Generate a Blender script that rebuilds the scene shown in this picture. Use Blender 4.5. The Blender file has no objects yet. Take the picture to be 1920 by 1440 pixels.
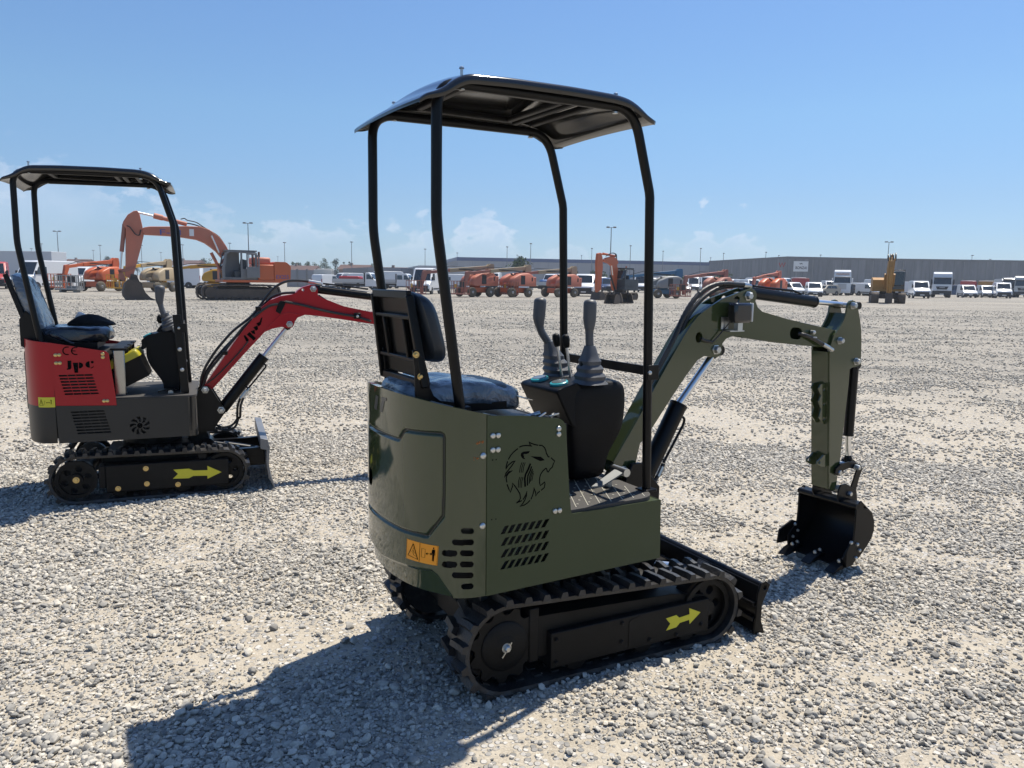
import bpy, bmesh, math, random
import numpy as np
from mathutils import Vector, Matrix
from mathutils.geometry import tessellate_polygon
from bpy_extras.object_utils import world_to_camera_view
PI = math.pi
scene = bpy.context.scene
COL = scene.collection
rnd = random.Random(7)

# ------------------------------------------------------------------ camera model (measured from the photograph)
FPX, CX, CY, CAMH = 1440.0, 960.0, 720.0, 1.5
PITCH, ROLL = math.atan2(194, FPX), math.radians(0.9)
_f = Vector((0, math.cos(PITCH), -math.sin(PITCH))); _u = Vector((0, math.sin(PITCH), math.cos(PITCH))); _r = Vector((1, 0, 0))
CR = _r*math.cos(ROLL) + _u*math.sin(ROLL); CU = _u*math.cos(ROLL) - _r*math.sin(ROLL); CF = _f
CAM = Vector((0, 0, CAMH))
def ray(x, y): return CF + CR*((x-CX)/FPX) + CU*((CY-y)/FPX)
def onz(x, y, z=0.0):
    d = ray(x, y); return CAM + d*((z-CAMH)/d.z)
def ondepth(x, y, dep):                       # point at a given distance along +Y
    d = ray(x, y); return CAM + d*(dep/d.y)
def pix(p):
    v = Vector(p)-CAM; k = v.dot(CF); return (CX+FPX*v.dot(CR)/k, CY-FPX*v.dot(CU)/k)
class Frame:
    """A local frame (forward u, left v, up z) standing on the ground."""
    def __init__(s, o, heading):
        a = math.radians(heading); s.o = Vector(o); s.f = Vector((math.sin(a), math.cos(a), 0)); s.l = Vector((-s.f.y, s.f.x, 0))
        s.M = Matrix(((s.f.x, s.l.x, 0, s.o.x), (s.f.y, s.l.y, 0, s.o.y), (0, 0, 1, s.o.z), (0, 0, 0, 1)))
        s.rz = math.atan2(s.f.y, s.f.x)
    def loc(s, P): d = Vector(P)-s.o; return Vector((d.dot(s.f), d.dot(s.l), d.z))
    def v(s, x, y, v):                        # pixel on the plane v = const -> (u, z)
        P0 = s.o+s.l*v; d = ray(x, y); t = (P0-CAM).dot(s.l)/d.dot(s.l); q = s.loc(CAM+d*t); return (q.x, q.z)
    def u(s, x, y, u):
        P0 = s.o+s.f*u; d = ray(x, y); t = (P0-CAM).dot(s.f)/d.dot(s.f); q = s.loc(CAM+d*t); return (q.y, q.z)
    def z(s, x, y, z): q = s.loc(onz(x, y, z+s.o.z)); return (q.x, q.y)
    def vs(s, pts, v): return [s.v(x, y, v) for x, y in pts]
WORLD = Frame((0, 0, 0), 90)

# ------------------------------------------------------------------ materials
MATS = {}
def _nodes(name):
    m = bpy.data.materials.new(name); m.use_nodes = True
    nt = m.node_tree; return m, nt, nt.nodes['Principled BSDF'], nt.nodes, nt.links
def mat(name, col, rough=0.5, metal=0.0, coat=0.0, var=0.12, vscale=6.0, dust=0.0, bump=0.0, bscale=60.0, spec=0.5, alpha=1.0, dustcol=(.36,.32,.26), trans=0.0):
    if name in MATS: return MATS[name]
    m, nt, b, N, L = _nodes(name)
    b.inputs['Roughness'].default_value = rough; b.inputs['Metallic'].default_value = metal
    b.inputs['Coat Weight'].default_value = coat; b.inputs['Coat Roughness'].default_value = 0.08
    b.inputs['Specular IOR Level'].default_value = spec
    b.inputs['Transmission Weight'].default_value = trans
    tc = N.new('ShaderNodeTexCoord')
    no = N.new('ShaderNodeTexNoise'); no.inputs['Scale'].default_value = vscale; no.inputs['Detail'].default_value = 6; no.inputs['Roughness'].default_value = .65
    L.new(tc.outputs['Object'], no.inputs['Vector'])
    mx = N.new('ShaderNodeMix'); mx.data_type = 'RGBA'; c = Vector(col)
    mx.inputs['A'].default_value = (*(c*(1-var)), 1); mx.inputs['B'].default_value = (*[min(1, q) for q in c*(1+var)], 1)
    L.new(no.outputs['Fac'], mx.inputs['Factor']); out = mx.outputs['Result']
    if dust > 0:
        n2 = N.new('ShaderNodeTexNoise'); n2.inputs['Scale'].default_value = vscale*.55; n2.inputs['Detail'].default_value = 9; n2.inputs['Roughness'].default_value = .75
        L.new(tc.outputs['Object'], n2.inputs['Vector'])
        mr = N.new('ShaderNodeMapRange'); mr.inputs['From Min'].default_value = .48; mr.inputs['From Max'].default_value = .74; mr.inputs['To Max'].default_value = dust
        L.new(n2.outputs['Fac'], mr.inputs['Value'])
        m2 = N.new('ShaderNodeMix'); m2.data_type = 'RGBA'; m2.inputs['B'].default_value = (*dustcol, 1)
        L.new(mr.outputs['Result'], m2.inputs['Factor']); L.new(out, m2.inputs['A']); out = m2.outputs['Result']
        ra = N.new('ShaderNodeMath'); ra.operation = 'MULTIPLY_ADD'; ra.inputs[1].default_value = .5; ra.inputs[2].default_value = rough; ra.use_clamp = True
        L.new(mr.outputs['Result'], ra.inputs[0]); L.new(ra.outputs[0], b.inputs['Roughness'])
    L.new(out, b.inputs['Base Color'])
    if bump > 0:
        n3 = N.new('ShaderNodeTexNoise'); n3.inputs['Scale'].default_value = bscale; n3.inputs['Detail'].default_value = 5
        L.new(tc.outputs['Object'], n3.inputs['Vector'])
        bp = N.new('ShaderNodeBump'); bp.inputs['Strength'].default_value = bump; bp.inputs['Distance'].default_value = .01
        L.new(n3.outputs['Fac'], bp.inputs['Height']); L.new(bp.outputs['Normal'], b.inputs['Normal'])
    if alpha < 1: b.inputs['Alpha'].default_value = alpha
    MATS[name] = m; return m

# ------------------------------------------------------------------ mesh builder
def fillet(pts, r, n=6):
    """Round the corners of an open polyline (any dimension)."""
    pts = [Vector(p) for p in pts]; out = [pts[0]]
    for i in range(1, len(pts)-1):
        a, b, c = pts[i-1], pts[i], pts[i+1]
        d1, d2 = (a-b), (c-b); l1, l2 = d1.length, d2.length
        rr = min(r, l1*.48, l2*.48)
        p, q = b+d1*(rr/l1), b+d2*(rr/l2)
        for k in range(n+1):
            t = k/n; out.append(p*(1-t)**2 + b*(2*t*(1-t)) + q*t*t)
    out.append(pts[-1]); return out
def roundpoly(pts, r, n=5):
    """Round all the corners of a closed 2-D polygon; r is a number or a list."""
    pts = [Vector(p) for p in pts]; out = []; N = len(pts)
    for i in range(N):
        a, b, c = pts[i-1], pts[i], pts[(i+1) % N]; ri = r[i] if isinstance(r, (list, tuple)) else r
        if ri <= 0: out.append(b); continue
        d1, d2 = (a-b), (c-b); l1, l2 = d1.length, d2.length; rr = min(ri, l1*.45, l2*.45)
        p, q = b+d1*(rr/l1), b+d2*(rr/l2)
        for k in range(n+1):
            t = k/n; out.append(p*(1-t)**2 + b*(2*t*(1-t)) + q*t*t)
    return [tuple(p) for p in out]
def circle2(c, r, n=20, rz=None):
    rz = rz or r
    return [(c[0]+r*math.cos(2*PI*k/n), c[1]+rz*math.sin(2*PI*k/n)) for k in range(n)]
def stadium(c, hl, hr, n=6, ang=0):
    o = []
    for k in range(n+1): a = -PI/2+PI*k/n; o.append((hl-hr+hr*math.cos(a), hr*math.sin(a)))
    for k in range(n+1): a = PI/2+PI*k/n; o.append((-(hl-hr)+hr*math.cos(a), hr*math.sin(a)))
    ca, sa = math.cos(ang), math.sin(ang)
    return [(c[0]+x*ca-y*sa, c[1]+x*sa+y*ca) for x, y in o]

class MB:
    def __init__(s): s.V = []; s.F = []; s.mi = []; s.cur = 0; s.cuts = []
    def _add(s, vs, fs):
        o = len(s.V); s.V += [tuple(v) for v in vs]; s.F += [tuple(i+o for i in f) for f in fs]; s.mi += [s.cur]*len(fs); return s
    def m(s, i): s.cur = i; return s
    def cut(s): s.cuts.append((len(s.V), len(s.F))); return s          # the next shapes belong to another piece
    def box(s, a, b, rot=None, piv=None):
        x0, y0, z0 = a; x1, y1, z1 = b
        vs = [Vector(p) for p in ((x0,y0,z0),(x1,y0,z0),(x1,y1,z0),(x0,y1,z0),(x0,y0,z1),(x1,y0,z1),(x1,y1,z1),(x0,y1,z1))]
        if rot is not None:
            pv = Vector(piv) if piv else (Vector(a)+Vector(b))/2; vs = [rot @ (v-pv)+pv for v in vs]
        return s._add(vs, [(0,3,2,1),(4,5,6,7),(0,1,5,4),(1,2,6,5),(2,3,7,6),(3,0,4,7)])
    def bar(s, p0, p1, w, h, up=(0,0,1)):
        p0, p1 = Vector(p0), Vector(p1); d = (p1-p0).normalized(); up = Vector(up)
        if abs(d.dot(up)) > .98: up = Vector((0,1,0))
        sx = d.cross(up).normalized()*(w/2); sz = sx.cross(d).normalized()*(h/2)
        vs = [p+i*sx+j*sz for p in (p0, p1) for i, j in ((-1,-1),(1,-1),(1,1),(-1,1))]
        return s._add(vs, [(3,2,1,0),(4,5,6,7),(0,1,5,4),(1,2,6,5),(2,3,7,6),(3,0,4,7)])
    def prism(s, prof, v0, v1, holes=(), axis='v'):
        """Extrude a polygon in the (u,z) plane from v0 to v1 (axis 'v'), (v,z) along u (axis 'u') or (u,v) along z (axis 'z'); holes are cut through."""
        def P(a, b, c): return (a, c, b) if axis == 'v' else ((c, a, b) if axis == 'u' else (a, b, c))
        loops = [list(prof)]+[list(h) for h in holes]
        flat = [p for l in loops for p in l]; n = len(flat)
        tris = tessellate_polygon([[Vector((p[0], p[1], 0)) for p in l] for l in loops])
        vs = [P(p[0], p[1], v0) for p in flat]+[P(p[0], p[1], v1) for p in flat]
        fs = [tuple(t) for t in tris]+[tuple(i+n for i in reversed(t)) for t in tris]
        o = 0
        for l in loops:
            k = len(l)
            for i in range(k): a, b = o+i, o+(i+1) % k; fs.append((a, b, b+n, a+n))
            o += k
        return s._add(vs, fs)
    def tube(s, pts, r, n=10, closed=False, cap=True, rs=None):
        pts = [Vector(p) for p in pts]; K = len(pts); rings = []
        t0 = (pts[1]-pts[0]).normalized(); up = Vector((0,0,1)) if abs(t0.z) < .9 else Vector((0,1,0))
        nrm = t0.cross(up).normalized()
        for i, p in enumerate(pts):
            if closed: t = (pts[(i+1) % K]-pts[i-1]).normalized()
            else: t = ((pts[min(i+1, K-1)]-pts[max(i-1, 0)])).normalized()
            nrm = (nrm-t*nrm.dot(t)).normalized(); bn = t.cross(nrm); rr = rs[i] if rs else r
            rings.append([p+(nrm*math.cos(2*PI*k/n)+bn*math.sin(2*PI*k/n))*rr for k in range(n)])
        vs = [v for R in rings for v in R]; fs = []
        for i in range(K if closed else K-1):
            a, b = i*n, ((i+1) % K)*n
            for k in range(n): k2 = (k+1) % n; fs.append((a+k, a+k2, b+k2, b+k))
        if cap and not closed: fs += [tuple(range(n-1, -1, -1)), tuple((K-1)*n+k for k in range(n))]
        return s._add(vs, fs)
    def cyl(s, p0, p1, r, r1=None, n=20): return s.tube([p0, p1], r, n, rs=[r, r if r1 is None else r1])
    def lathe(s, o, d, prof, n=20):
        """prof: list of (distance along d, radius)."""
        o, d = Vector(o), Vector(d).normalized(); return s.tube([o+d*a for a, _ in prof], 0, n, rs=[max(r, 1e-4) for _, r in prof]) if all(prof[i+1][0] > prof[i][0] for i in range(len(prof)-1)) else s._lathe(o, d, prof, n)
    def _lathe(s, o, d, prof, n):
        up = Vector((0,0,1)) if abs(d.z) < .9 else Vector((0,1,0)); a = d.cross(up).normalized(); b = d.cross(a)
        vs = [o+d*h+(a*math.cos(2*PI*k/n)+b*math.sin(2*PI*k/n))*max(r, 1e-4) for h, r in prof for k in range(n)]; fs = []
        for i in range(len(prof)-1):
            for k in range(n): k2 = (k+1) % n; fs.append((i*n+k, i*n+k2, (i+1)*n+k2, (i+1)*n+k))
        fs += [tuple(range(n-1, -1, -1)), tuple((len(prof)-1)*n+k for k in range(n))]
        return s._add(vs, fs)
    def sphere(s, c, r, n=14, sc=(1,1,1)):
        c = Vector(c); prof = [(-math.cos(PI*k/(n//2))*r, math.sin(PI*k/(n//2))*r) for k in range(n//2+1)]
        vs = [(c.x+q*math.cos(2*PI*k/n)*sc[0], c.y+q*math.sin(2*PI*k/n)*sc[1], c.z+h*sc[2]) for h, q in prof for k in range(n)]; fs = []
        for i in range(n//2):
            for k in range(n): k2 = (k+1) % n; fs.append((i*n+k, i*n+k2, (i+1)*n+k2, (i+1)*n+k))
        return s._add(vs, fs)
    def loft(s, rings, cap=True, closed=False):
        n = len(rings[0]); vs = [v for R in rings for v in R]; fs = []; K = len(rings)
        for i in range(K if closed else K-1):
            a, b = i*n, ((i+1) % K)*n
            for k in range(n): k2 = (k+1) % n; fs.append((a+k, a+k2, b+k2, b+k))
        if cap and not closed: fs += [tuple(range(n-1, -1, -1)), tuple((K-1)*n+k for k in range(n))]
        return s._add(vs, fs)
    def bolt(s, p, d, r=.009, h=.007):
        p, d = Vector(p), Vector(d).normalized()
        s.cyl(p-d*.002, p+d*.0025, r*1.45, n=14); s.lathe(p+d*.0015, d, [(0, r), (h*.75, r), (h, r*.72)], 6); return s
    def build(s, name, mats, parent=None, fr=None, smooth=35, bevel=0, bseg=2, sub=0):
        if s.cuts:                                                        # every piece becomes an object of its own
            out = None; ed = [(0, 0)]+s.cuts+[(len(s.V), len(s.F))]
            for (v0, f0), (v1, f1) in zip(ed[:-1], ed[1:]):
                if f1 == f0: continue
                q = MB(); q.V = s.V[v0:v1]; q.F = [tuple(i-v0 for i in f) for f in s.F[f0:f1]]; q.mi = s.mi[f0:f1]
                o = q.build(name, mats, parent, fr, smooth, bevel, bseg, sub); out = out or o
            return out
        me = bpy.data.meshes.new(name)
        fr = fr or CUR['fr']
        A = np.array(s.V, dtype=float)
        M = np.array(fr.M) if fr is not None else np.eye(4)
        root = parent
        while root is not None and root.parent is not None: root = root.parent
        if root is not None and getattr(fr, 'own', False): M = np.eye(4)      # already in the thing's own axes
        elif root is not None:
            R = Matrix.LocRotScale(root.location, root.rotation_euler, None); M = np.array(R.inverted()) @ M
        A = A @ M[:3, :3].T + M[:3, 3]
        me.from_pydata(A.tolist(), [], s.F)
        if not isinstance(mats, (list, tuple)): mats = [mats]
        for q in mats: me.materials.append(q)
        if len(mats) > 1: me.polygons.foreach_set('material_index', s.mi)
        bm = bmesh.new(); bm.from_mesh(me); bmesh.ops.recalc_face_normals(bm, faces=bm.faces); bm.to_mesh(me); bm.free()
        me.shade_smooth()
        if smooth: me.set_sharp_from_angle(angle=math.radians(smooth))
        o = bpy.data.objects.new(name, me); COL.objects.link(o)
        if parent is not None: o.parent = parent
        if bevel:
            b = o.modifiers.new('edge', 'BEVEL'); b.width = bevel; b.segments = bseg; b.limit_method = 'ANGLE'; b.angle_limit = math.radians(40)
        if sub:
            b = o.modifiers.new('sub', 'SUBSURF'); b.levels = sub; b.render_levels = sub
        return o
CUR = {'fr': None}

def tag(o, label=None, cat=None, group=None, kind=None):
    if label: o['label'] = label
    if cat: o['category'] = cat
    if group: o['group'] = group
    if kind: o['kind'] = kind
    return o
def thing(name, label, cat, fr, group=None):
    o = bpy.data.objects.new(name, None); COL.objects.link(o); o.empty_display_size = .2
    o.location = fr.o; o.rotation_euler = (0, 0, fr.rz); CUR['fr'] = fr
    return tag(o, label, cat, group)
def selli(c, a, b, n=4, k=28, axis='z'):
    """superellipse ring about c in the plane normal to axis"""
    o = []
    for i in range(k):
        t = 2*PI*i/k; x = a*abs(math.cos(t))**(2/n)*(1 if math.cos(t) >= 0 else -1); y = b*abs(math.sin(t))**(2/n)*(1 if math.sin(t) >= 0 else -1)
        o.append((c[0]+x, c[1]+y, c[2]) if axis == 'z' else ((c[0], c[1]+x, c[2]+y) if axis == 'x' else (c[0]+x, c[1], c[2]+y)))
    return o
FONT_STROKES = None
# ------------------------------------------------------------------ camera
cd = bpy.data.cameras.new('camera'); cam = bpy.data.objects.new('camera', cd); COL.objects.link(cam)
cam.matrix_world = Matrix(((CR.x, CU.x, -CF.x, CAM.x), (CR.y, CU.y, -CF.y, CAM.y), (CR.z, CU.z, -CF.z, CAM.z), (0, 0, 0, 1)))
cd.sensor_fit = 'HORIZONTAL'; cd.sensor_width = 36.0; cd.lens = 36.0*FPX/1920.0; cd.clip_start = .05; cd.clip_end = 6000
scene.camera = cam
scene.render.resolution_x, scene.render.resolution_y = 1024, 768
# ------------------------------------------------------------------ sun and sky
SUN_AZ, SUN_EL = 41.3, 65.0               # degrees clockwise from +Y, degrees above the horizon
sd = Vector((math.sin(math.radians(SUN_AZ))*math.cos(math.radians(SUN_EL)), math.cos(math.radians(SUN_AZ))*math.cos(math.radians(SUN_EL)), math.sin(math.radians(SUN_EL))))
sl = bpy.data.lights.new('sun', 'SUN'); sl.energy = 5.0; sl.angle = math.radians(.53); sl.color = (1.0, .935, .82)
so = bpy.data.objects.new('sun', sl); COL.objects.link(so); so.rotation_euler = sd.to_track_quat('Z', 'Y').to_euler(); so.location = (0, 0, 30)
w = bpy.data.worlds.new('World'); scene.world = w; w.use_nodes = True
nt = w.node_tree; N, L = nt.nodes, nt.links; bg = N['Background']
sky = N.new('ShaderNodeTexSky'); sky.sky_type = 'NISHITA'; sky.sun_disc = False
sky.sun_elevation = math.radians(SUN_EL); sky.sun_rotation = math.radians(SUN_AZ); sky.altitude = 0; sky.air_density = 1.0; sky.dust_density = 0.3; sky.ozone_density = 3.0
tc = N.new('ShaderNodeTexCoord')
# cumulus banks low over the horizon, as part of the sky
sep = N.new('ShaderNodeSeparateXYZ'); L.new(tc.outputs['Generated'], sep.inputs[0])
def wmath(op, a, b=None, clamp=False):
    m = N.new('ShaderNodeMath'); m.operation = op; m.use_clamp = clamp
    for i, q in enumerate((a, b)):
        if q is None: continue
        if isinstance(q, (int, float)): m.inputs[i].default_value = q
        else: L.new(q, m.inputs[i])
    return m.outputs[0]
def wrange(v, a, b, c=0, d=1, smooth=True):
    m = N.new('ShaderNodeMapRange'); m.interpolation_type = 'SMOOTHSTEP' if smooth else 'LINEAR'
    for k, q in zip(('From Min', 'From Max', 'To Min', 'To Max'), (a, b, c, d)): m.inputs[k].default_value = q
    L.new(v, m.inputs['Value']); return m.outputs['Result']
az = wmath('ARCTAN2', sep.outputs['X'], sep.outputs['Y']); el = wmath('ARCSINE', sep.outputs['Z'])
cmb = N.new('ShaderNodeCombineXYZ'); L.new(az, cmb.inputs[0]); L.new(wmath('MULTIPLY', el, 1.7), cmb.inputs[1]); cmb.inputs[2].default_value = 3.3
cn = N.new('ShaderNodeTexNoise'); cn.inputs['Scale'].default_value = 20; cn.inputs['Detail'].default_value = 9; cn.inputs['Roughness'].default_value = .56; L.new(cmb.outputs[0], cn.inputs['Vector'])
# the air of a hot day: paler and bluer towards the horizon than the clean model
rp = N.new('ShaderNodeValToRGB'); L.new(wmath('MULTIPLY', el, 2.0, True), rp.inputs[0]); e = rp.color_ramp
e.elements[0].color = (.41, .55, .84, 1); e.elements[1].color = (.67, .80, .96, 1)
for p_, c_ in ((.10, (.45, .55, .74)), (.2, (.50, .58, .71)), (.4, (.60, .71, .78))): q = e.elements.new(p_); q.color = (*c_, 1)
sm = N.new('ShaderNodeMix'); sm.data_type = 'RGBA'; sm.blend_type = 'MULTIPLY'; sm.inputs['Factor'].default_value = 1; L.new(sky.outputs[0], sm.inputs['A']); L.new(rp.outputs[0], sm.inputs['B']); skyc = sm.outputs['Result']
# (azimuth centre, half width, height of the top, opacity) of each bank, radians
banks = [(-.545, .16, .125, .80), (-.40, .10, .085, .55), (-.285, .09, .075, .62), (-.125, .05, .080, .70), (-.035, .060, .085, .80), (.055, .05, .055, .45), (.20, .035, .050, .55), (.235, .030, .080, .72), (.285, .035, .072, .6), (-.20, .07, .060, .5), (-.62, .08, .10, .7)]
body = None; bill = None
for c_, h_, t_, o_ in banks:
    q_ = wmath('DIVIDE', wmath('SUBTRACT', az, c_), h_); dome = wmath('SUBTRACT', 1.0, wmath('MULTIPLY', q_, q_))
    hg = wmath('SUBTRACT', wmath('MULTIPLY', dome, t_*.62), wmath('SUBTRACT', el, t_*.38))
    bb = wmath('ADD', hg, wmath('MULTIPLY', wmath('SUBTRACT', cn.outputs['Fac'], .52), .20))
    one = wmath('MULTIPLY', wrange(bb, -.002, .020), wrange(el, t_*.15, t_*.85, .18, 1)); one = wmath('MULTIPLY', one, o_)
    body = one if body is None else wmath('MAXIMUM', body, one); bill = bb if bill is None else wmath('MAXIMUM', bill, bb)
cn2 = N.new('ShaderNodeTexNoise'); cn2.inputs['Scale'].default_value = 9; cn2.inputs['Detail'].default_value = 7; L.new(cmb.outputs[0], cn2.inputs['Vector'])
body = wmath('MULTIPLY', body, wrange(cn2.outputs['Fac'], .30, .66, .15, .80))
edge = wrange(bill, .0, .035, 1, 0)
ccol = N.new('ShaderNodeMix'); ccol.data_type = 'RGBA'; ccol.inputs['A'].default_value = (3.7, 4.5, 5.6, 1); ccol.inputs['B'].default_value = (5.4, 5.7, 6.3, 1); L.new(edge, ccol.inputs['Factor'])
cm = N.new('ShaderNodeMix'); cm.data_type = 'RGBA'; L.new(body, cm.inputs['Factor']); L.new(skyc, cm.inputs['A']); L.new(ccol.outputs['Result'], cm.inputs['B'])
L.new(cm.outputs['Result'], bg.inputs['Color']); bg.inputs['Strength'].default_value = .122
scene.view_settings.view_transform = 'Standard'; scene.view_settings.look = 'None'; scene.view_settings.gamma = 1; scene.view_settings.exposure = 0.43

# ------------------------------------------------------------------ ground: one sheet to the horizon, sand with grit and stones
m, nt, b, N, L = _nodes('gravel_ground')
def nz(scale, detail=5, rough=.6, vec=None, dist=0):
    q = N.new('ShaderNodeTexNoise'); q.inputs['Scale'].default_value = scale; q.inputs['Detail'].default_value = detail; q.inputs['Roughness'].default_value = rough; q.inputs['Distortion'].default_value = dist
    L.new(vec or tcg.outputs['Object'], q.inputs['Vector']); return q.outputs['Fac']
def rng(v, a, b_, c=0, d=1):
    q = N.new('ShaderNodeMapRange'); q.interpolation_type = 'SMOOTHSTEP'
    for k, z in zip(('From Min', 'From Max', 'To Min', 'To Max'), (a, b_, c, d)): q.inputs[k].default_value = z
    L.new(v, q.inputs['Value']); return q.outputs['Result']
def mixc(f, a, c):
    q = N.new('ShaderNodeMix'); q.data_type = 'RGBA'
    for k, z in (('A', a), ('B', c)):
        if isinstance(z, tuple): q.inputs[k].default_value = (*z, 1)
        else: L.new(z, q.inputs[k])
    if isinstance(f, (int, float)): q.inputs['Factor'].default_value = f
    else: L.new(f, q.inputs['Factor'])
    return q.outputs['Result']
def mth(op, a, c):
    q = N.new('ShaderNodeMath'); q.operation = op
    for i, z in enumerate((a, c)):
        if isinstance(z, (int, float)): q.inputs[i].default_value = z
        else: L.new(z, q.inputs[i])
    return q.outputs[0]
tcg = N.new('ShaderNodeTexCoord')
mp = N.new('ShaderNodeMapping'); mp.inputs['Scale'].default_value = (.22, 1, 1); mp.inputs['Rotation'].default_value = (0, 0, math.radians(-7)); L.new(tcg.outputs['Object'], mp.inputs['Vector'])
streak = nz(.33, 6, .62, mp.outputs[0], .6); patch = nz(.55, 6, .6, None, .4)
sand = mixc(rng(nz(9, 8, .7), .3, .7), (.29, .25, .195), (.44, .39, .31))
sand = mixc(rng(nz(140, 3, .6), .35, .75), sand, (.49, .44, .355))
def stones(scale):
    q = N.new('ShaderNodeTexVoronoi'); q.inputs['Scale'].default_value = scale; q.inputs['Randomness'].default_value = 1; L.new(tcg.outputs['Object'], q.inputs['Vector'])
    s2 = N.new('ShaderNodeSeparateColor'); L.new(q.outputs['Color'], s2.inputs[0])
    return q.outputs['Distance'], s2.outputs[0], s2.outputs[1]
d1, r1, g1 = stones(46); d2, r2, g2 = stones(24)
cov = mth('ADD', mth('MULTIPLY', patch, .75), mth('MULTIPLY', streak, .75))
# within the first dozen metres real stones lie on the sheet; farther out the sheet carries them
ln = N.new('ShaderNodeVectorMath'); ln.operation = 'LENGTH'; L.new(tcg.outputs['Object'], ln.inputs[0])
far = rng(ln.outputs['Value'], 9.0, 17.0)
k1 = mth('MULTIPLY', rng(d1, .42, .60, 1, 0), rng(mth('SUBTRACT', mth('ADD', cov, mth('MULTIPLY', far, .10)), g1), .10, .2))
k2 = mth('MULTIPLY', mth('MULTIPLY', rng(d2, .40, .55, 1, 0), rng(mth('SUBTRACT', cov, g2), .2, .3)), far)
col = mixc(k1, sand, mixc(r1, (.21, .203, .19), (.58, .55, .5)))
col = mixc(k2, col, mixc(r2, (.17, .167, .16), (.56, .53, .48)))
grey = rng(streak, .40, .62); col = mixc(mth('MULTIPLY', mth('MULTIPLY', grey, far), .6), col, (.245, .228, .196))
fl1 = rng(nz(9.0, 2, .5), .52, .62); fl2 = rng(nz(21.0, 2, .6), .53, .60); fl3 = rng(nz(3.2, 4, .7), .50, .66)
col = mixc(mth('MULTIPLY', mth('MULTIPLY', fl2, far), .62), col, (.10, .098, .094)); col = mixc(mth('MULTIPLY', mth('MULTIPLY', fl1, far), .42), col, (.12, .116, .108)); col = mixc(mth('MULTIPLY', mth('MULTIPLY', fl3, far), .30), col, (.16, .15, .135))  # far flecks: dark stones, plus the stones' shaded sides painted into the colour
lite = rng(nz(.16, 6, .65, mp.outputs[0], 1.0), .50, .66); col = mixc(mth('MULTIPLY', mth('MULTIPLY', lite, far), .42), col, (.47, .42, .33))
dark = rng(nz(.05, 4, .55, mp.outputs[0]), .5, .72); col = mixc(mth('MULTIPLY', dark, .40), col, (.20, .19, .17))
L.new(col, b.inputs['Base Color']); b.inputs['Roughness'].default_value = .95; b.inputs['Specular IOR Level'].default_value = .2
hb = mth('ADD', mth('MULTIPLY', k1, .5), mth('ADD', mth('MULTIPLY', k2, 1.0), mth('MULTIPLY', nz(70, 4, .7), .5)))
bp = N.new('ShaderNodeBump'); bp.inputs['Strength'].default_value = .9; bp.inputs['Distance'].default_value = .014; L.new(hb, bp.inputs['Height']); L.new(bp.outputs['Normal'], b.inputs['Normal'])
GM = m
nprng = np.random.default_rng(11)
def vnoise(x, y, seed=0):
    """cheap smooth value noise on arrays"""
    xi, yi = np.floor(x).astype(int), np.floor(y).astype(int); fx, fy = x-xi, y-yi
    fx, fy = fx*fx*(3-2*fx), fy*fy*(3-2*fy)
    def h(i, j): q = np.sin(i*127.1+j*311.7+seed*74.7)*43758.5453; return q-np.floor(q)
    return (h(xi, yi)*(1-fx)+h(xi+1, yi)*fx)*(1-fy)+(h(xi, yi+1)*(1-fx)+h(xi+1, yi+1)*fx)*fy
def fbm(x, y, o=4, seed=0):
    t = 0; a = .5; q = 0
    for k in range(o): t = t+a*vnoise(x*2**k, y*2**k, seed+k); q += a; a *= .5
    return t/q
def gz(x, y):
    """gentle lumps of the yard, flat under and round the machines and fading with distance"""
    return 0.0
gb = MB()
# fine near sheet (slightly lumpy) inside a big outer sheet
xs = np.concatenate([[-3000, -600, -150, -60, -25], np.linspace(-14, 14, 141), [25, 60, 150, 600, 3000]]); ys = np.concatenate([[-400, -60, -12], np.linspace(-2, 26, 141), [40, 70, 120, 300, 900, 3200]])
X, Y = np.meshgrid(xs, ys); Zg = (fbm(X*1.4, Y*1.4, 4, 3)-.5)*.03*np.clip((16-np.hypot(X, Y))/6, 0, 1)-.006
V = np.stack([X.ravel(), Y.ravel(), Zg.ravel()], 1); nx, ny = len(xs), len(ys)
Fq = [(j*nx+i, j*nx+i+1, (j+1)*nx+i+1, (j+1)*nx+i) for j in range(ny-1) for i in range(nx-1)]
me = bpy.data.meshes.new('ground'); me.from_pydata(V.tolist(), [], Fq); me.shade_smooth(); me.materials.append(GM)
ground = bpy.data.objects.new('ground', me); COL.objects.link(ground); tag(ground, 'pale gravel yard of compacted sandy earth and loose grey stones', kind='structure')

# ------------------------------------------------------------------ loose gravel: real stones on the near ground
SM, nt, b, N, L = _nodes('stone')
oi = N.new('ShaderNodeObjectInfo'); cr = N.new('ShaderNodeValToRGB'); e = cr.color_ramp
e.elements[0].color = (.17, .165, .155, 1); e.elements[1].color = (.60, .56, .485, 1)
q = e.elements.new(.35); q.color = (.37, .355, .32, 1); q = e.elements.new(.7); q.color = (.47, .44, .385, 1)
L.new(oi.outputs['Random'], cr.inputs[0])
tcs = N.new('ShaderNodeTexCoord'); n1 = N.new('ShaderNodeTexNoise'); n1.inputs['Scale'].default_value = 2.2; n1.inputs['Detail'].default_value = 5; L.new(tcs.outputs['Object'], n1.inputs['Vector'])
mm = N.new('ShaderNodeMix'); mm.data_type = 'RGBA'; mm.blend_type = 'MULTIPLY'; mm.inputs['Factor'].default_value = .55
r2_ = N.new('ShaderNodeValToRGB'); r2_.color_ramp.elements[0].position = .3; r2_.color_ramp.elements[0].color = (.55, .52, .47, 1); r2_.color_ramp.elements[1].position = .62; r2_.color_ramp.elements[1].color = (1.15, 1.12, 1.06, 1)
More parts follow.
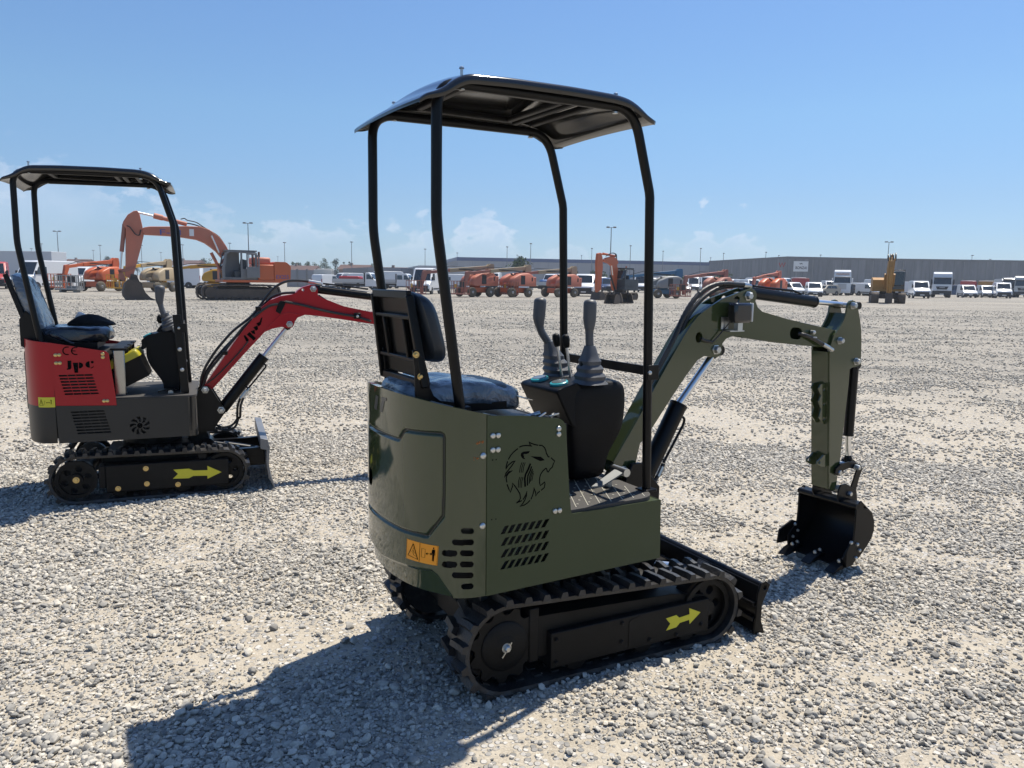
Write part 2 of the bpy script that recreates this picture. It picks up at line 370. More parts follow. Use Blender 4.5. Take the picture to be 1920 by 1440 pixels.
L.new(n1.outputs['Fac'], r2_.inputs[0]); L.new(cr.outputs[0], mm.inputs['A']); L.new(r2_.outputs[0], mm.inputs['B']); L.new(mm.outputs['Result'], b.inputs['Base Color']); b.inputs['Roughness'].default_value = .82
scol = bpy.data.collections.new('stone_shapes')
for k in range(12):
    bm = bmesh.new(); r_ = random.Random(k+3)
    for i in range(15+3*(k % 4)):
        d_ = Vector((r_.gauss(0, 1), r_.gauss(0, 1), r_.gauss(0, 1))).normalized()*.5*r_.uniform(.86, 1.04)
        bm.verts.new((d_.x*(1.08+.13*(k % 3)), d_.y, d_.z*(.60+.08*(k % 5))))
    bmesh.ops.convex_hull(bm, input=bm.verts); bmesh.ops.delete(bm, geom=[v for v in bm.verts if not v.link_faces], context='VERTS')
    bmesh.ops.bevel(bm, geom=list(bm.edges), offset=.035, segments=1, affect='EDGES', profile=.5)
    me = bpy.data.meshes.new('stone'); bm.to_mesh(me); bm.free(); me.shade_smooth(); me.set_sharp_from_angle(angle=math.radians(28)); me.materials.append(SM)
    so_ = bpy.data.objects.new('stone', me); scol.objects.link(so_)
def scatter(n, rmin, rmax, smin, smax, keep, pw=1.0):
    u = nprng.random(n); r = (rmin**pw+(rmax**pw-rmin**pw)*u)**(1/pw); a = (nprng.random(n)-.5)*math.radians(84)
    x, y = r*np.sin(a), r*np.cos(a)
    cov = .5*fbm(x*.55, y*1.1, 4, 5)+.5*fbm(x*1.7+9, y*2.3, 3, 9)
    s = smin*(smax/smin)**(nprng.random(n)**1.7)
    k = nprng.random(n) < np.clip((cov-.5)*4.2+keep, .07, 1)
    return x[k], y[k], s[k]
parts = [scatter(150000, 1.55, 7.5, .011, .027, .60, 1.5), scatter(15000, 1.6, 7.5, .024, .044, .36, 1.5), scatter(90000, 6.5, 16, .018, .040, .5, 1.2), scatter(60000, 12, 28, .028, .055, .42, 1.1), scatter(60000, 24, 60, .04, .085, .36, 1.0), scatter(90000, 1.55, 4.8, .006, .012, .75, 1.6)]
px = np.concatenate([p[0] for p in parts]); py = np.concatenate([p[1] for p in parts]); ps = np.concatenate([p[2] for p in parts])
pzv = (fbm(px*1.4, py*1.4, 4, 3)-.5)*.03*np.clip((16-np.hypot(px, py))/6, 0, 1)-.006+ps*.22
me = bpy.data.meshes.new('gravel'); me.from_pydata(np.stack([px, py, pzv], 1).tolist(), [], [])
at = me.attributes.new('sz', 'FLOAT', 'POINT'); at.data.foreach_set('value', ps.astype(np.float32))
rot = np.stack([nprng.normal(0, .35, len(px)), nprng.normal(0, .35, len(px)), nprng.random(len(px))*6.283], 1).astype(np.float32)
at = me.attributes.new('rot', 'FLOAT_VECTOR', 'POINT'); at.data.foreach_set('vector', rot.ravel())
gravel = bpy.data.objects.new('gravel', me); COL.objects.link(gravel); tag(gravel, 'loose grey gravel stones lying over the yard', kind='stuff')
ng = bpy.data.node_groups.new('gravel', 'GeometryNodeTree'); ng.interface.new_socket('Geometry', in_out='INPUT', socket_type='NodeSocketGeometry'); ng.interface.new_socket('Geometry', in_out='OUTPUT', socket_type='NodeSocketGeometry')
gi = ng.nodes.new('NodeGroupInput'); go = ng.nodes.new('NodeGroupOutput'); ci = ng.nodes.new('GeometryNodeCollectionInfo'); ci.inputs['Collection'].default_value = scol; ci.inputs['Separate Children'].default_value = True; ci.inputs['Reset Children'].default_value = True
ip = ng.nodes.new('GeometryNodeInstanceOnPoints'); ip.inputs['Pick Instance'].default_value = True
na = ng.nodes.new('GeometryNodeInputNamedAttribute'); na.data_type = 'FLOAT'; na.inputs['Name'].default_value = 'sz'
nb = ng.nodes.new('GeometryNodeInputNamedAttribute'); nb.data_type = 'FLOAT_VECTOR'; nb.inputs['Name'].default_value = 'rot'
mp_ = ng.nodes.new('GeometryNodeMeshToPoints')
e2r = ng.nodes.new('FunctionNodeEulerToRotation')
ng.links.new(gi.outputs[0], mp_.inputs[0]); ng.links.new(mp_.outputs[0], ip.inputs['Points']); ng.links.new(ci.outputs[0], ip.inputs['Instance'])
ng.links.new(na.outputs['Attribute'], ip.inputs['Scale']); ng.links.new(nb.outputs['Attribute'], e2r.inputs[0]); ng.links.new(e2r.outputs[0], ip.inputs['Rotation']); ng.links.new(ip.outputs[0], go.inputs[0])
gm_ = gravel.modifiers.new('scatter', 'NODES'); gm_.node_group = ng
# ------------------------------------------------------------------ materials of the machines
M_OLIVE = mat('olive_paint', (.038, .052, .020), .06, coat=.5, spec=.45, var=.08, vscale=3)
M_OLIVE2 = mat('olive_panel', (.044, .058, .024), .38, coat=.06, spec=.3, var=.10, vscale=2.5, dust=.10, dustcol=(.17,.16,.115))
M_BLACK = mat('black_paint', (.0035, .0035, .004), .30, coat=.0, spec=.22, var=.25, vscale=4, dust=.05, dustcol=(.05,.045,.038))
M_BLKM = mat('black_steel', (.006, .0055, .005), .5, spec=.2, var=.3, vscale=5, dust=.22, dustcol=(.06,.052,.042), bump=.08, bscale=200)
M_PLAST = mat('black_plastic', (.005, .005, .0055), .42, spec=.16, var=.2, vscale=5, dust=.04, dustcol=(.05,.048,.045), bump=.25, bscale=320)
M_RUB = mat('track_rubber', (.013, .013, .014), .40, spec=.5, var=.35, vscale=14, dust=.55, dustcol=(.11,.10,.085), bump=.25, bscale=90)
M_DARK = mat('dark_inside', (.006, .006, .006), .7, var=.3)
M_ZINC = mat('zinc_plate', (.50, .51, .50), .36, metal=1.0, var=.15, vscale=30)
M_CHROME = mat('chrome_rod', (.70, .70, .70), .28, metal=1.0, var=.04)
M_BRASS = mat('brass_plate', (.62, .46, .20), .30, metal=1.0, var=.2, vscale=30)
M_GREY = mat('grey_grip', (.070, .074, .082), .48, var=.12, bump=.1, bscale=200)
M_MAT = mat('tread_mat', (.038, .035, .032), .7, var=.25, vscale=12, dust=.3, dustcol=(.11,.10,.085), bump=.3, bscale=120)
M_MATL = mat('tread_line', (.55, .52, .42), .7, var=.3, vscale=40)
M_HOSE = mat('black_hose', (.014, .014, .014), .42, var=.2, bump=.2, bscale=250)
M_YEL = mat('yellow_decal', (.62, .56, .03), .45, var=.08)
M_ORA = mat('orange_decal', (.92, .33, .010), .45, var=.05)
M_INK = mat('decal_ink', (.002, .002, .002), .7, spec=.05, var=.1)
M_VINYL = mat('seat_vinyl', (.020, .026, .034), .42, var=.2, vscale=6, bump=.1, bscale=60)
M_TEAL = mat('teal_rim', (.03, .30, .33), .35, var=.1)
M_DIAL = mat('dial_glass', (.10, .12, .13), .12, var=.1)
M_RUST = mat('rust_spot', (.28, .095, .018), .8, var=.5, vscale=120)
M_GROOVE = mat('deep_groove', (.010, .014, .010), .35, var=.2)
def film_mat():
    m, nt, b, N, L = _nodes('plastic_film')
    b.inputs['Base Color'].default_value = (.10, .155, .215, 1); b.inputs['Roughness'].default_value = .26; b.inputs['Coat Weight'].default_value = .5
    t = N.new('ShaderNodeTexCoord'); n = N.new('ShaderNodeTexNoise'); n.inputs['Scale'].default_value = 9; n.inputs['Detail'].default_value = 6; n.inputs['Distortion'].default_value = 1.5; L.new(t.outputs['Object'], n.inputs['Vector'])
    r = N.new('ShaderNodeValToRGB'); r.color_ramp.elements[0].color = (.055, .074, .095, 1); r.color_ramp.elements[0].position = .30; r.color_ramp.elements[1].color = (.23, .27, .305, 1); r.color_ramp.elements[1].position = .72; L.new(n.outputs['Fac'], r.inputs[0]); L.new(r.outputs[0], b.inputs['Base Color'])
    n2 = N.new('ShaderNodeTexNoise'); n2.inputs['Scale'].default_value = 14; n2.inputs['Detail'].default_value = 3; n2.inputs['Distortion'].default_value = 2.5; L.new(t.outputs['Object'], n2.inputs['Vector'])
    bp = N.new('ShaderNodeBump'); bp.inputs['Strength'].default_value = .6; bp.inputs['Distance'].default_value = .02; L.new(n2.outputs['Fac'], bp.inputs['Height']); L.new(bp.outputs['Normal'], b.inputs['Normal'])
    return m
M_FILM = film_mat()

def text2d(s, size=1.0, bold=0):
    """built-in font turned into flat polygons: list of 2-D verts and faces (unit = metre)"""
    cu = bpy.data.curves.new('lettering', 'FONT'); cu.body = s; cu.size = size; cu.offset = bold; cu.resolution_u = 3
    ob = bpy.data.objects.new('lettering', cu); COL.objects.link(ob)
    dg = bpy.context.evaluated_depsgraph_get(); me = ob.evaluated_get(dg).to_mesh()
    V = [(v.co.x, v.co.y) for v in me.vertices]; F = [tuple(p.vertices) for p in me.polygons]
    ob.evaluated_get(dg).to_mesh_clear(); bpy.data.objects.remove(ob); bpy.data.curves.remove(cu)
    return V, F
def stroke(pts, w):
    """a polyline as flat quads of width w (2-D)"""
    V, F = [], []
    pts = [Vector((p[0], p[1])) for p in pts]
    for i, p in enumerate(pts):
        a, b = pts[max(i-1, 0)], pts[min(i+1, len(pts)-1)]; d = (b-a).normalized(); n = Vector((-d.y, d.x))
        ww = w if not callable(w) else w(i/(len(pts)-1)); V += [tuple(p+n*ww/2), tuple(p-n*ww/2)]
    for i in range(len(pts)-1): F.append((2*i, 2*i+1, 2*i+3, 2*i+2))
    return V, F

# ================================================================== the undercarriage both small machines share
def belt_path(rear, front, n=26):
    """closed outline in (u,z) around two wheels (u, z, r)"""
    (u0, z0, r0), (u1, z1, r1) = rear, front; L = math.hypot(u1-u0, z1-z0); base = math.atan2(z1-z0, u1-u0); off = math.acos((r0-r1)/L)
    o = []
    a0, a1 = base+off, base+2*PI-off
    for k in range(n+1): a = a0+(a1-a0)*k/n; o.append((u0+r0*math.cos(a), z0+r0*math.sin(a)))
    b0, b1 = base-off, base+off
    for k in range(n+1): a = b0+(b1-b0)*k/n; o.append((u1+r1*math.cos(a), z1+r1*math.sin(a)))
    return o
def resample(o, n):
    P = np.array(o+[o[0]]); d = np.hypot(*np.diff(P, axis=0).T); s = np.concatenate([[0], np.cumsum(d)]); t = np.linspace(0, s[-1], n, endpoint=False)
    return np.stack([np.interp(t, s, P[:, 0]), np.interp(t, s, P[:, 1])], 1), s[-1]
def make_track(root, fr, v0, v1, rear, front, plate, rollers, style, nlug=38):
    """v0 = outer face, v1 = inner face"""
    sgn = 1 if v1 > v0 else -1; W = abs(v1-v0)
    P, Ltot = resample(belt_path(rear, front), 228)
    T = np.roll(P, -1, 0)-np.roll(P, 1, 0); T /= np.hypot(*T.T)[:, None]; Nn = np.stack([T[:, 1], -T[:, 0]], 1)
    # path runs counter-clockwise seen from the right, so flip the normal outwards
    cen = P.mean(0)
    if ((P-cen)*Nn).sum() < 0: Nn = -Nn
    mb = MB(); th = .016; K = len(P)
    per = K/nlug
    rings = []
    for i in range(K):
        ph = (i/per) % 1.0; e = .004*(1 if ph < .5 else 0)           # scalloped edge
        po = P[i]+Nn[i]*0; pi = P[i]-Nn[i]*th
        rings.append([(po[0], v0+sgn*(.006-e), po[1]), (po[0], v1-sgn*(.006-e), po[1]), (pi[0], v1-sgn*.008, pi[1]), (pi[0], v0+sgn*.008, pi[1])])
    mb.loft(rings, closed=True)
    for k in range(nlug):                                            # staggered tread bars with sloping flanks
        i = int((k+.25)*per) % K; c, t, nn = P[i], T[i], Nn[i]
        for half in (0, 1):
            a, b = ((v0-sgn*.003, v0+sgn*W*.56) if half == 0 else (v1+sgn*.003, v1-sgn*W*.42))
            sh = .0 if half == 0 else Ltot/nlug*.5
            j = int((k+.25)*per+(0 if half == 0 else per*.5)) % K; c, t, nn = P[j], T[j], Nn[j]
            hb, ht, H = .018, .0105, .024; sk = .012
            vs = []
            for vv, s_, hh in ((a, 0, H*.92), (a+(b-a)*.25, 0, H), (b, sk, H*.95)):
                for d_, h_ in ((-hb, -.002), (hb, -.002), (ht, hh), (-ht, hh)):
                    q = c+t*(d_+s_)+nn*h_; vs.append((q[0], vv, q[1]))
            mb._add(vs, [(0,1,2,3),(11,10,9,8)]+[(o+k_, o+(k_+1) % 4, o+4+(k_+1) % 4, o+4+k_) for o in (0, 4) for k_ in range(4)])
        for m_ in (0, 1):                                            # guide lugs inside
            j = int((k+.25)*per) % K; q = P[j]-Nn[j]*th; vv = v0+sgn*W*(.36+.28*m_)
            mb.bar((q[0], vv-.012, q[1]), (q[0], vv+.012, q[1]), .03, .012, (Nn[j][0], 0, Nn[j][1]))
    mb.prism(circle2((rear[0], rear[1]), rear[2]-(.022 if style == 'green' else .05), 32), v1-sgn*.07, v1-sgn*.03)
    belt = mb.build('rubber_track', M_RUB, root, fr, smooth=30)
    vc, vo = (v0+v1)/2, v0+sgn*.022
    # sprocket and idler
    mb = MB(); u, z, r = rear; r -= .03; nt_ = 11; pr = []
    for k in range(nt_*4):
        a = 2*PI*k/(nt_*4); rr = r*(1.0 if k % 4 in (0, 1) else .84); pr.append((u+rr*math.cos(a), z+rr*math.sin(a)))
    holes = [circle2((u+r*.56*math.cos(2*PI*k/6+.3), z+r*.56*math.sin(2*PI*k/6+.3)), r*.17, 14) for k in range(6)] if style == 'red' else []
    mb.prism(pr, vo+sgn*.022, vo+sgn*.034, holes)
    if style == 'red':
        mb.prism(circle2((u, z), r*.98, 36), vo+sgn*.004, vo+sgn*.018, [circle2((u, z), r*.80, 36)])
        mb.prism(circle2((u, z), r*.30, 24), vo-sgn*.002, vo+sgn*.03)
    else:
        mb.lathe((u, vo+sgn*.03, z), (0, -sgn, 0), [(0, r*.66), (.012, r*.66), (.018, r*.60), (.020, r*.34), (.021, r*.30), (.026, r*.22)], 32)
    mb.build('drive_sprocket', M_BLKM, belt, fr)
    mb = MB(); 
    if style == 'red': mb.bolt((u, vo-sgn*.002, z), (0, -sgn, 0), .014, .012)
    else: mb.bolt((u, vo+sgn*.006, z), (0, -sgn, 0), .013, .016).bar((u-.022, vo-sgn*.004, z-.030), (u+.016, vo-sgn*.004, z+.022), .004, .004)
    mb.build('hub_bolt', M_BRASS if style == 'red' else M_ZINC, belt, fr)
    mb = MB(); u, z, r = front; r -= .026
    mb.prism(circle2((u, z), r, 36), vc-.03, vc+.03, [circle2((u+r*.58*math.cos(2*PI*k/6), z+r*.58*math.sin(2*PI*k/6)), r*.16, 12) for k in range(6)])
    mb.prism(circle2((u, z), r, 36), vo+sgn*.01, vo+sgn*.022, [circle2((u, z), r*.82, 36)]); mb.cyl((u, vo, z), (u, v1-sgn*.02, z), r*.26)
    mb.build('idler_wheel', M_BLKM, belt, fr)
    for (ru, rz, rr) in rollers:
        MB().lathe((ru, vo+sgn*.006, rz), (0, sgn, 0), [(0, rr*.5), (.004, rr*.92), (.03, rr), (.032, rr*.6), (W-.075, rr*.6), (W-.073, rr), (W-.045, rr*.92)], 24).build('track_roller', M_BLKM, belt, fr)
    return belt
def arrow2d(u0, u1, z0, z1, skew=0):
    """yellow fletched arrow pointing to u1 (polygon)"""
    w = u1-u0; zc = (z0+z1)/2; h = (z1-z0)
    A = [(0, .5), (.10, 0), (0, -.5), (.28, -.42), (.40, -.21), (.70, -.21), (.70, -.52), (1, 0), (.70, .52), (.70, .21), (.40, .21), (.28, .42)]
    A = [(.0, .44), (.13, .0), (.0, -.44), (.26, -.44), (.42, -.2), (.71, -.2), (.71, -.52), (1., 0), (.71, .52), (.71, .2), (.42, .2), (.26, .44)]
    return [(u0+w*a, zc+h*b+skew*(a-.5)) for a, b in A]

# ================================================================== GREEN MACHINE
_L0 = onz(927, 1314); LOWH, UPH = 62.8, 59.7
_lf = Frame(_L0, LOWH); GC = _L0+_lf.f*.5+_lf.l*.44
GL = Frame(GC, LOWH); GU = Frame(GC, UPH)
g = thing('mini_excavator', 'olive green mini excavator with black canopy, lion head cut into its side panel', 'mini excavator', GU)
# ---- tracks
plate_u = (-.258, .505); plate_z = (.054, .198)
gr = (-.445, .150, .150); gf = (.520, .149, .149)
gr = (-.440, .176, .172); gf = (.505, .151, .147)
for sg in (1, -1):
    belt = make_track(g, GL, -.44*sg, -.26*sg, gr, gf, None, [(-.136, .067, .05), (.18, .067, .05), (.40, .07, .045)], 'green')
    mb = MB(); v = -.422*sg
    mb.box((-.258, min(v, v+sg*.10), .056), (.505, max(v, v+sg*.10), .197))
    mb.prism([(-.30, .10), (-.258, .10), (-.258, .197), (.505, .197), (.505, .205), (.33, .235), (-.30, .262)], v+sg*.03, v+sg*.13)
    mb.box((-.34, min(v+sg*.02, v+sg*.12), .09), (-.30, max(v+sg*.02, v+sg*.12), .30))
    fpl = mb.build('track_frame', M_BLKM, belt, GL, bevel=.004)
    mb = MB()
    for px_, pz_ in ((-.235, .168), (-.235, .078), (.063, .175), (.062, .098), (.20, .078), (.335, .072), (.465, .092)): mb.cut().bolt((px_, v-sg*.0, pz_), (0, -sg, 0), .008, .007)
    mb.build('frame_bolt', M_BLKM, belt, GL)
    mb = MB(); mb.prism(roundpoly([(.095, .064), (.175, .072), (.175, .172), (.15, .192), (.095, .178)], .012), v-sg*.002, v+sg*.004); mb.build('grease_cover', M_BLKM, belt, GL, bevel=.001)
    if sg == 1:
        A = GL.vs([(840+x/3.097, 1040+y/3.097) for x, y in [(1265,370),(1290,400),(1265,440),(1325,420),(1345,395),(1400,377),(1402,402),(1465,333),(1400,310),(1402,345),(1342,365),(1325,350)]], v)
        MB().prism(A, v-.0016, v-.0004).build('arrow_decal', M_YEL, belt, GL)
# ---- centre frame, slew ring, blade
mb = MB(); mb.box((-.30, -.29, .13), (.34, .29, .27)); mb.box((-.20, -.22, .27), (.25, .22, .315)); mb.cyl((0, 0, .30), (0, 0, .375), .19, n=36)
mb.cyl((-.44, -.27, .176), (-.44, .27, .176), .055); mb.box((-.5, -.12, .14), (-.28, .12, .24))
mb.bar((.28, -.2, .25), (.34, -.2, .35), .09, .06); mb.prism([(.20, .26), (.36, .26), (.33, .365), (.25, .365)], -.245, -.165); mb.prism([(.20, .26), (.36, .26), (.33, .365), (.25, .365)], .165, .245)
mb.build('undercarriage', M_BLKM, g, GL, bevel=.006)
mb = MB()
bp_ = [(.735, .015), (.80, .0), (.792, .02), (.772, .07), (.768, .12), (.785, .175), (.815, .205), (.80, .215), (.765, .21), (.752, .17), (.75, .10), (.757, .05)]
mb.prism(bp_, -.445, .445)
for vv in (-.452, .445): mb.prism([(.735, .0), (.80, -.004), (.776, .06), (.776, .13), (.806, .19), (.818, .215), (.79, .235), (.762, .228), (.748, .18), (.745, .08)], vv, vv+.010, [circle2((.786, .206), .010, 12)])
mb.cyl((.785, -.445, .207), (.785, .445, .207), .016)
mb.box((.735, -.44, .055), (.755, .44, .075)); mb.box((.733, -.44, .125), (.755, .44, .143))
bl = mb.build('dozer_blade', M_BLACK, g, GL, bevel=.003)
mb = MB()
for vv in (-.17, .17): mb.bar((.18, vv, .19), (.745, vv, .10), .05, .07)
mb.cyl((.26, 0, .26), (.52, 0, .20), .032); mb.cyl((.26, .0, .26), (.24, 0, .265), .04); mb.build('blade_arm', M_BLKM, bl, GL, bevel=.004)
MB().cyl((.52, 0, .20), (.735, 0, .15), .016).build('blade_rod', M_CHROME, bl, GL)

# ---- right and left side panels of the house
PV = -.40
def gp(pts): return GU.vs(pts, PV)
def z3(pts): return [(880+x/6.545, 770+y/6.545) for x, y in pts]
top_f = GU.v(1060, 785, PV)
outl = [GU.v(911, 1117, PV), GU.v(1236, 1045, PV), GU.v(1238, 936, PV), GU.v(1070, 963, PV), GU.v(1066, 915, PV), GU.v(1060, 797, PV), GU.v(1052, 785, PV), GU.v(985, 779, PV), GU.v(913, 779, PV)]
outl = roundpoly(outl, [0, .004, .004, .01, 0, .0, .02, 0, 0])
G4 = [(880+x/5.0526, 960+y/5.0526) for x, y in [(290,210),(335,127),(780,57),(735,138)]]
holes = []
rowpx = [((290,208),(372,124),(340,204)), ]
def prl(p, q, r, s): return [GU.v(880+a/5.0526, 960+b/5.0526, PV) for a, b in (p, q, r, s)]
rows_ = [((290,210),(330,130),(778,57),(735,137)), ((290,322),(336,240),(776,165),(735,243)), ((288,432),(336,350),(776,270),(733,352)), ((287,545),(334,462),(774,380),(731,460))]
for bl_, tl_, tr_, br_ in rows_:
    n_ = 7
    for k in range(n_):
        f0, f1 = k/n_*1.0, (k+.64)/n_
        def lerp(a, b, t): return (a[0]+(b[0]-a[0])*t, a[1]+(b[1]-a[1])*t)
        holes.append([GU.v(880+a/5.0526, 960+b/5.0526, PV) for a, b in (lerp(bl_, br_, f0), lerp(bl_, br_, f1), lerp(tl_, tr_, f1), lerp(tl_, tr_, f0))])
PANMB = MB().prism(outl, PV-.004, PV, holes).m(1)
lp = MB().prism(outl, -PV, -PV+.004).build('side_panel', M_OLIVE2, g, GU)
# lion head lines
LION = [
 [(605,445),(640,430),(690,424),(730,428),(760,437),(735,412),(724,375),(745,395),(790,412),(835,422)],
 [(845,422),(885,425),(915,450),(930,485),(937,520),(952,545),(955,557),(975,567)],
 [(993,574),(1040,617),(1022,650),(1010,690),(985,712),(960,750),(948,745),(945,728),(935,700)],
 [(935,700),(895,735),(868,775),(855,820),(853,880),(863,917),(890,895),(918,870),(920,895),(912,940),(872,975)],
 [(858,984),(830,1005),(806,1045),(806,1000),(782,940),(782,985),(770,1030),(748,1085)],
 [(738,1095),(705,1130),(665,1155),(612,1170),(645,1140),(675,1090),(693,1040),(696,985),(685,1030),(650,1090)],
 [(638,1100),(570,1128),(605,1100),(620,1070),(612,1015),(585,970),(550,920),(522,885),(520,930),(495,1000),(478,960),(455,900)],
 [(453,877),(445,830),(450,800),(475,765),(522,730),(480,745),(455,775),(422,815),(440,765),(480,715),(515,670),(555,610),(520,625),(470,665),(440,715),(445,680),(462,617)],
 [(470,597),(500,545),(535,505),(588,462)]]
mb = PANMB; pv2 = PV-.0046
def lion_stroke(pts, w):
    P2 = [GU.v(880+x/6.545, 770+y/6.545, PV) for x, y in pts]; V_, F_ = stroke(P2, w); mb._add([(a, pv2, b) for a, b in V_], F_)
for s_ in LION: lion_stroke(s_, .0044)
for i_, x0 in enumerate((635, 656, 676)): lion_stroke([(x0+2, 632), (x0-18, 690), (x0-28, 757)], .0030)
for i_, x0 in enumerate((607, 628, 648)): lion_stroke([(x0+2, 810), (x0-12, 870), (x0-14, 942)], .0030)
lion_stroke([(742,645),(715,715),(682,780),(672,830),(678,930)], .0072)
lion_stroke([(757,680),(738,735),(712,790),(705,850),(706,915)], .0052)
lion_stroke([(768,712),(750,760),(735,800),(730,850),(727,890)], .004); lion_stroke([(776,735),(762,775),(750,810),(742,868)], .0032); lion_stroke([(782,760),(770,800),(760,855)], .0026)
for poly in ([(742,556),(800,560),(870,562),(918,605),(860,616),(805,590)], [(622,545),(630,515),(660,500),(735,492),(722,518),(690,530),(662,528),(655,545),(668,550),(660,565),(680,592),(650,588),(632,568)]):
    P2 = [GU.v(880+x/6.545, 770+y/6.545, PV) for x, y in poly]; mb.prism(P2, pv2, pv2+.0004)
for x, y in ((278,603),(322,598),(268,1333),(318,1327)):
    u_, z_ = GU.v(880+x/6.545, 770+y/6.545, PV); mb.prism(circle2((u_, z_), .0025, 8), pv2, pv2+.0004)
pan = PANMB.build('side_panel', [M_OLIVE2, M_INK], g, GU)
pan['label'] = 'right panel with slanted cooling slots and lion head cut-out'
mb = MB()
for x, y in [(278,305),(343,300),(277,480),(341,474),(1087,218),(1086,285),(1040,1228),(1096,1220)]:
    u_, z_ = GU.v(880+x/6.545, 770+y/6.545, PV); mb.cut().lathe((u_, PV-.004, z_), (0, -1, 0), [(0, .0105), (.003, .0105), (.006, .0085), (.0075, .004)], 18)
mb.build('panel_bolt', M_ZINC, pan, GU)

# ---- dark insides and front box
u_front = outl[2][0]; 
mb = MB(); mb.box((-.50, -.36, .40), (.20, .36, .60)); mb.box((-.68, -.33, .42), (-.45, .33, .70)); mb.box((-.52, -.375, .60), (-.27, .375, .93)); mb.cyl((-.45, -.38, .80), (-.45, -.30, .80), .03)
mb.build('engine_block', M_DARK, g, GU, bevel=.01)
zb, zt = outl[0][1], GU.v(1238, 936, PV)[1]
bz = GU.v(1236, 1045, PV)
mb = MB(); uf = bz[0]-.004
mb.box((uf-.004, -.40, bz[1]), (uf, .40, zt-.002)); mb.box((-.23, PV+.001, zt-.012), (uf-.004, -PV-.001, zt-.004))
mb.box((-.53, -.385, bz[1]-.003), (uf-.01, .385, bz[1]+.006)); 
mb.build('floor_box', M_OLIVE2, g, GU, bevel=.002)
# bulkhead in front of the engine under the seat
MB().box((-.235, -.39, zt), (-.222, .39, .985)).build('bulkhead', M_BLKM, g, GU)
# floor mat with rounded front corners and a light diamond pattern
zm = zt+.008
prm = roundpoly([(-.222, -.395), (.232, -.395), (.245, .395), (-.222, .395)], [0, .11, .11, 0], 10)
mb = MB().prism(prm, zt-.003, zm+.006, axis='z').m(1)
for k in range(-12, 20):
    for sgn_ in (1, -1):
        p = [(-.22+k*.055, -.385), (-.22+k*.055+sgn_*.30, -.385+.60)]
        for q in range(46):
            a = (p[0][0]+(p[1][0]-p[0][0])*q/46, p[0][1]+(p[1][1]-p[0][1])*q/46); c = (p[0][0]+(p[1][0]-p[0][0])*(q+.55)/46, p[0][1]+(p[1][1]-p[0][1])*(q+.55)/46)
            if -.215 < a[0] < .19 and -.38 < a[1] < .38 and (sgn_ == 1 or q % 3 == 0): mb.bar((a[0], a[1], zm+.0062), (c[0], c[1], zm+.0062), .0034, .0022)
mb.build('floor_mat', [M_MAT, M_MATL], g, GU)

# ---- counterweight: curved steel shell with pressed door outline
CU0, CA, CN, CB = -.545, .25, 2.3, .40
def cw_plan(s, inset=0.0):
    """s 0..1 from the right seam round the back to the left seam -> (u, v, normal)"""
    i = s*(len(CWP)-1); k = min(int(i), len(CWP)-2); t = i-k
    p = CWP[k]*(1-t)+CWP[k+1]*t; return p
tt = np.linspace(0, PI, 721); cu_ = CU0-CA*np.abs(np.sin(tt))**(2/CN); cv_ = -CB*np.sign(np.cos(tt))*np.abs(np.cos(tt))**(2/CN)
arc = np.concatenate([[0], np.cumsum(np.hypot(np.diff(cu_), np.diff(cv_)))]); CWL = arc[-1]
ss = np.linspace(0, CWL, 420); CWP = np.stack([np.interp(ss, arc, cu_), np.interp(ss, arc, cv_)], 1)
tn = np.gradient(CWP, axis=0); tn /= np.hypot(*tn.T)[:, None]; CWN = np.stack([tn[:, 1], -tn[:, 0]], 1)
if (CWN*(CWP-np.array([-.5, 0]))).sum() < 0: CWN = -CWN
ZB = outl[0][1]; 
def ztop(u): return 1.044+(CU0-u)*.235
NZ = 250
S_, Z_ = np.meshgrid(np.arange(420), np.linspace(0, 1, NZ), indexing='ij')
ZT = ztop(CWP[:, 0])[:, None]; Zabs = ZB+(ZT-ZB)*Z_
# picture position of every grid point of the plain shell, to carry measured outlines onto it
Ms = np.array(GU.M); Wp = np.stack([CWP[:, 0][:, None]+0*Zabs, CWP[:, 1][:, None]+0*Zabs, Zabs, np.ones_like(Zabs)], -1) @ Ms.T
dv = Wp[..., :3]-np.array(CAM); kk = dv @ np.array(CF); PXg = CX+FPX*(dv @ np.array(CR))/kk; PYg = CY-FPX*(dv @ np.array(CU))/kk
Nw = np.stack([CWN[:, 0], CWN[:, 1], 0*CWN[:, 0]], 1) @ Ms[:3, :3].T; facing = (Nw[:, None, :]*dv).sum(-1) < 0
def on_shell(x, y):
    d = (PXg-x)**2+(PYg-y)**2; d = np.where(facing, d, 1e9); i = np.unravel_index(np.argmin(d), d.shape); return ss[i[0]], Zabs[i]
Sabs = np.broadcast_to(ss[:, None], Zabs.shape)
def seg_dist(poly):
    D = np.full(Zabs.shape, 9.0)
    for (a, b) in zip(poly[:-1], poly[1:]):
        ax, az = a; bx, bz_ = b; dx, dz = bx-ax, bz_-az; L2 = dx*dx+dz*dz+1e-12
        t = np.clip(((Sabs-ax)*dx+(Zabs-az)*dz)/L2, 0, 1); D = np.minimum(D, np.hypot(Sabs-ax-t*dx, Zabs-az-t*dz))
    return D
zs1 = lambda pts: [on_shell(670+x/7.385, 700+y/7.385) for x, y in pts]
zs2 = lambda pts: [on_shell(670+x/5.538, 880+y/5.538) for x, y in pts]
door = zs1([(560,910),(580,905),(640,805),(665,785),(1150,840),(1190,860),(1200,900)])+zs2([(895,200),(890,490),(730,690),(690,690),(640,675),(480,635)])
sl, zl = door[-1]; s0, z0 = door[0]
left_top = [(CWL*.5+(CWL*.5-s0), z0), ]; 
door = [(CWL-p[0], p[1]) for p in reversed(door)][0:0]+[(CWL-s0, z0)]+door+[(CWL-sl, zl+.0)]
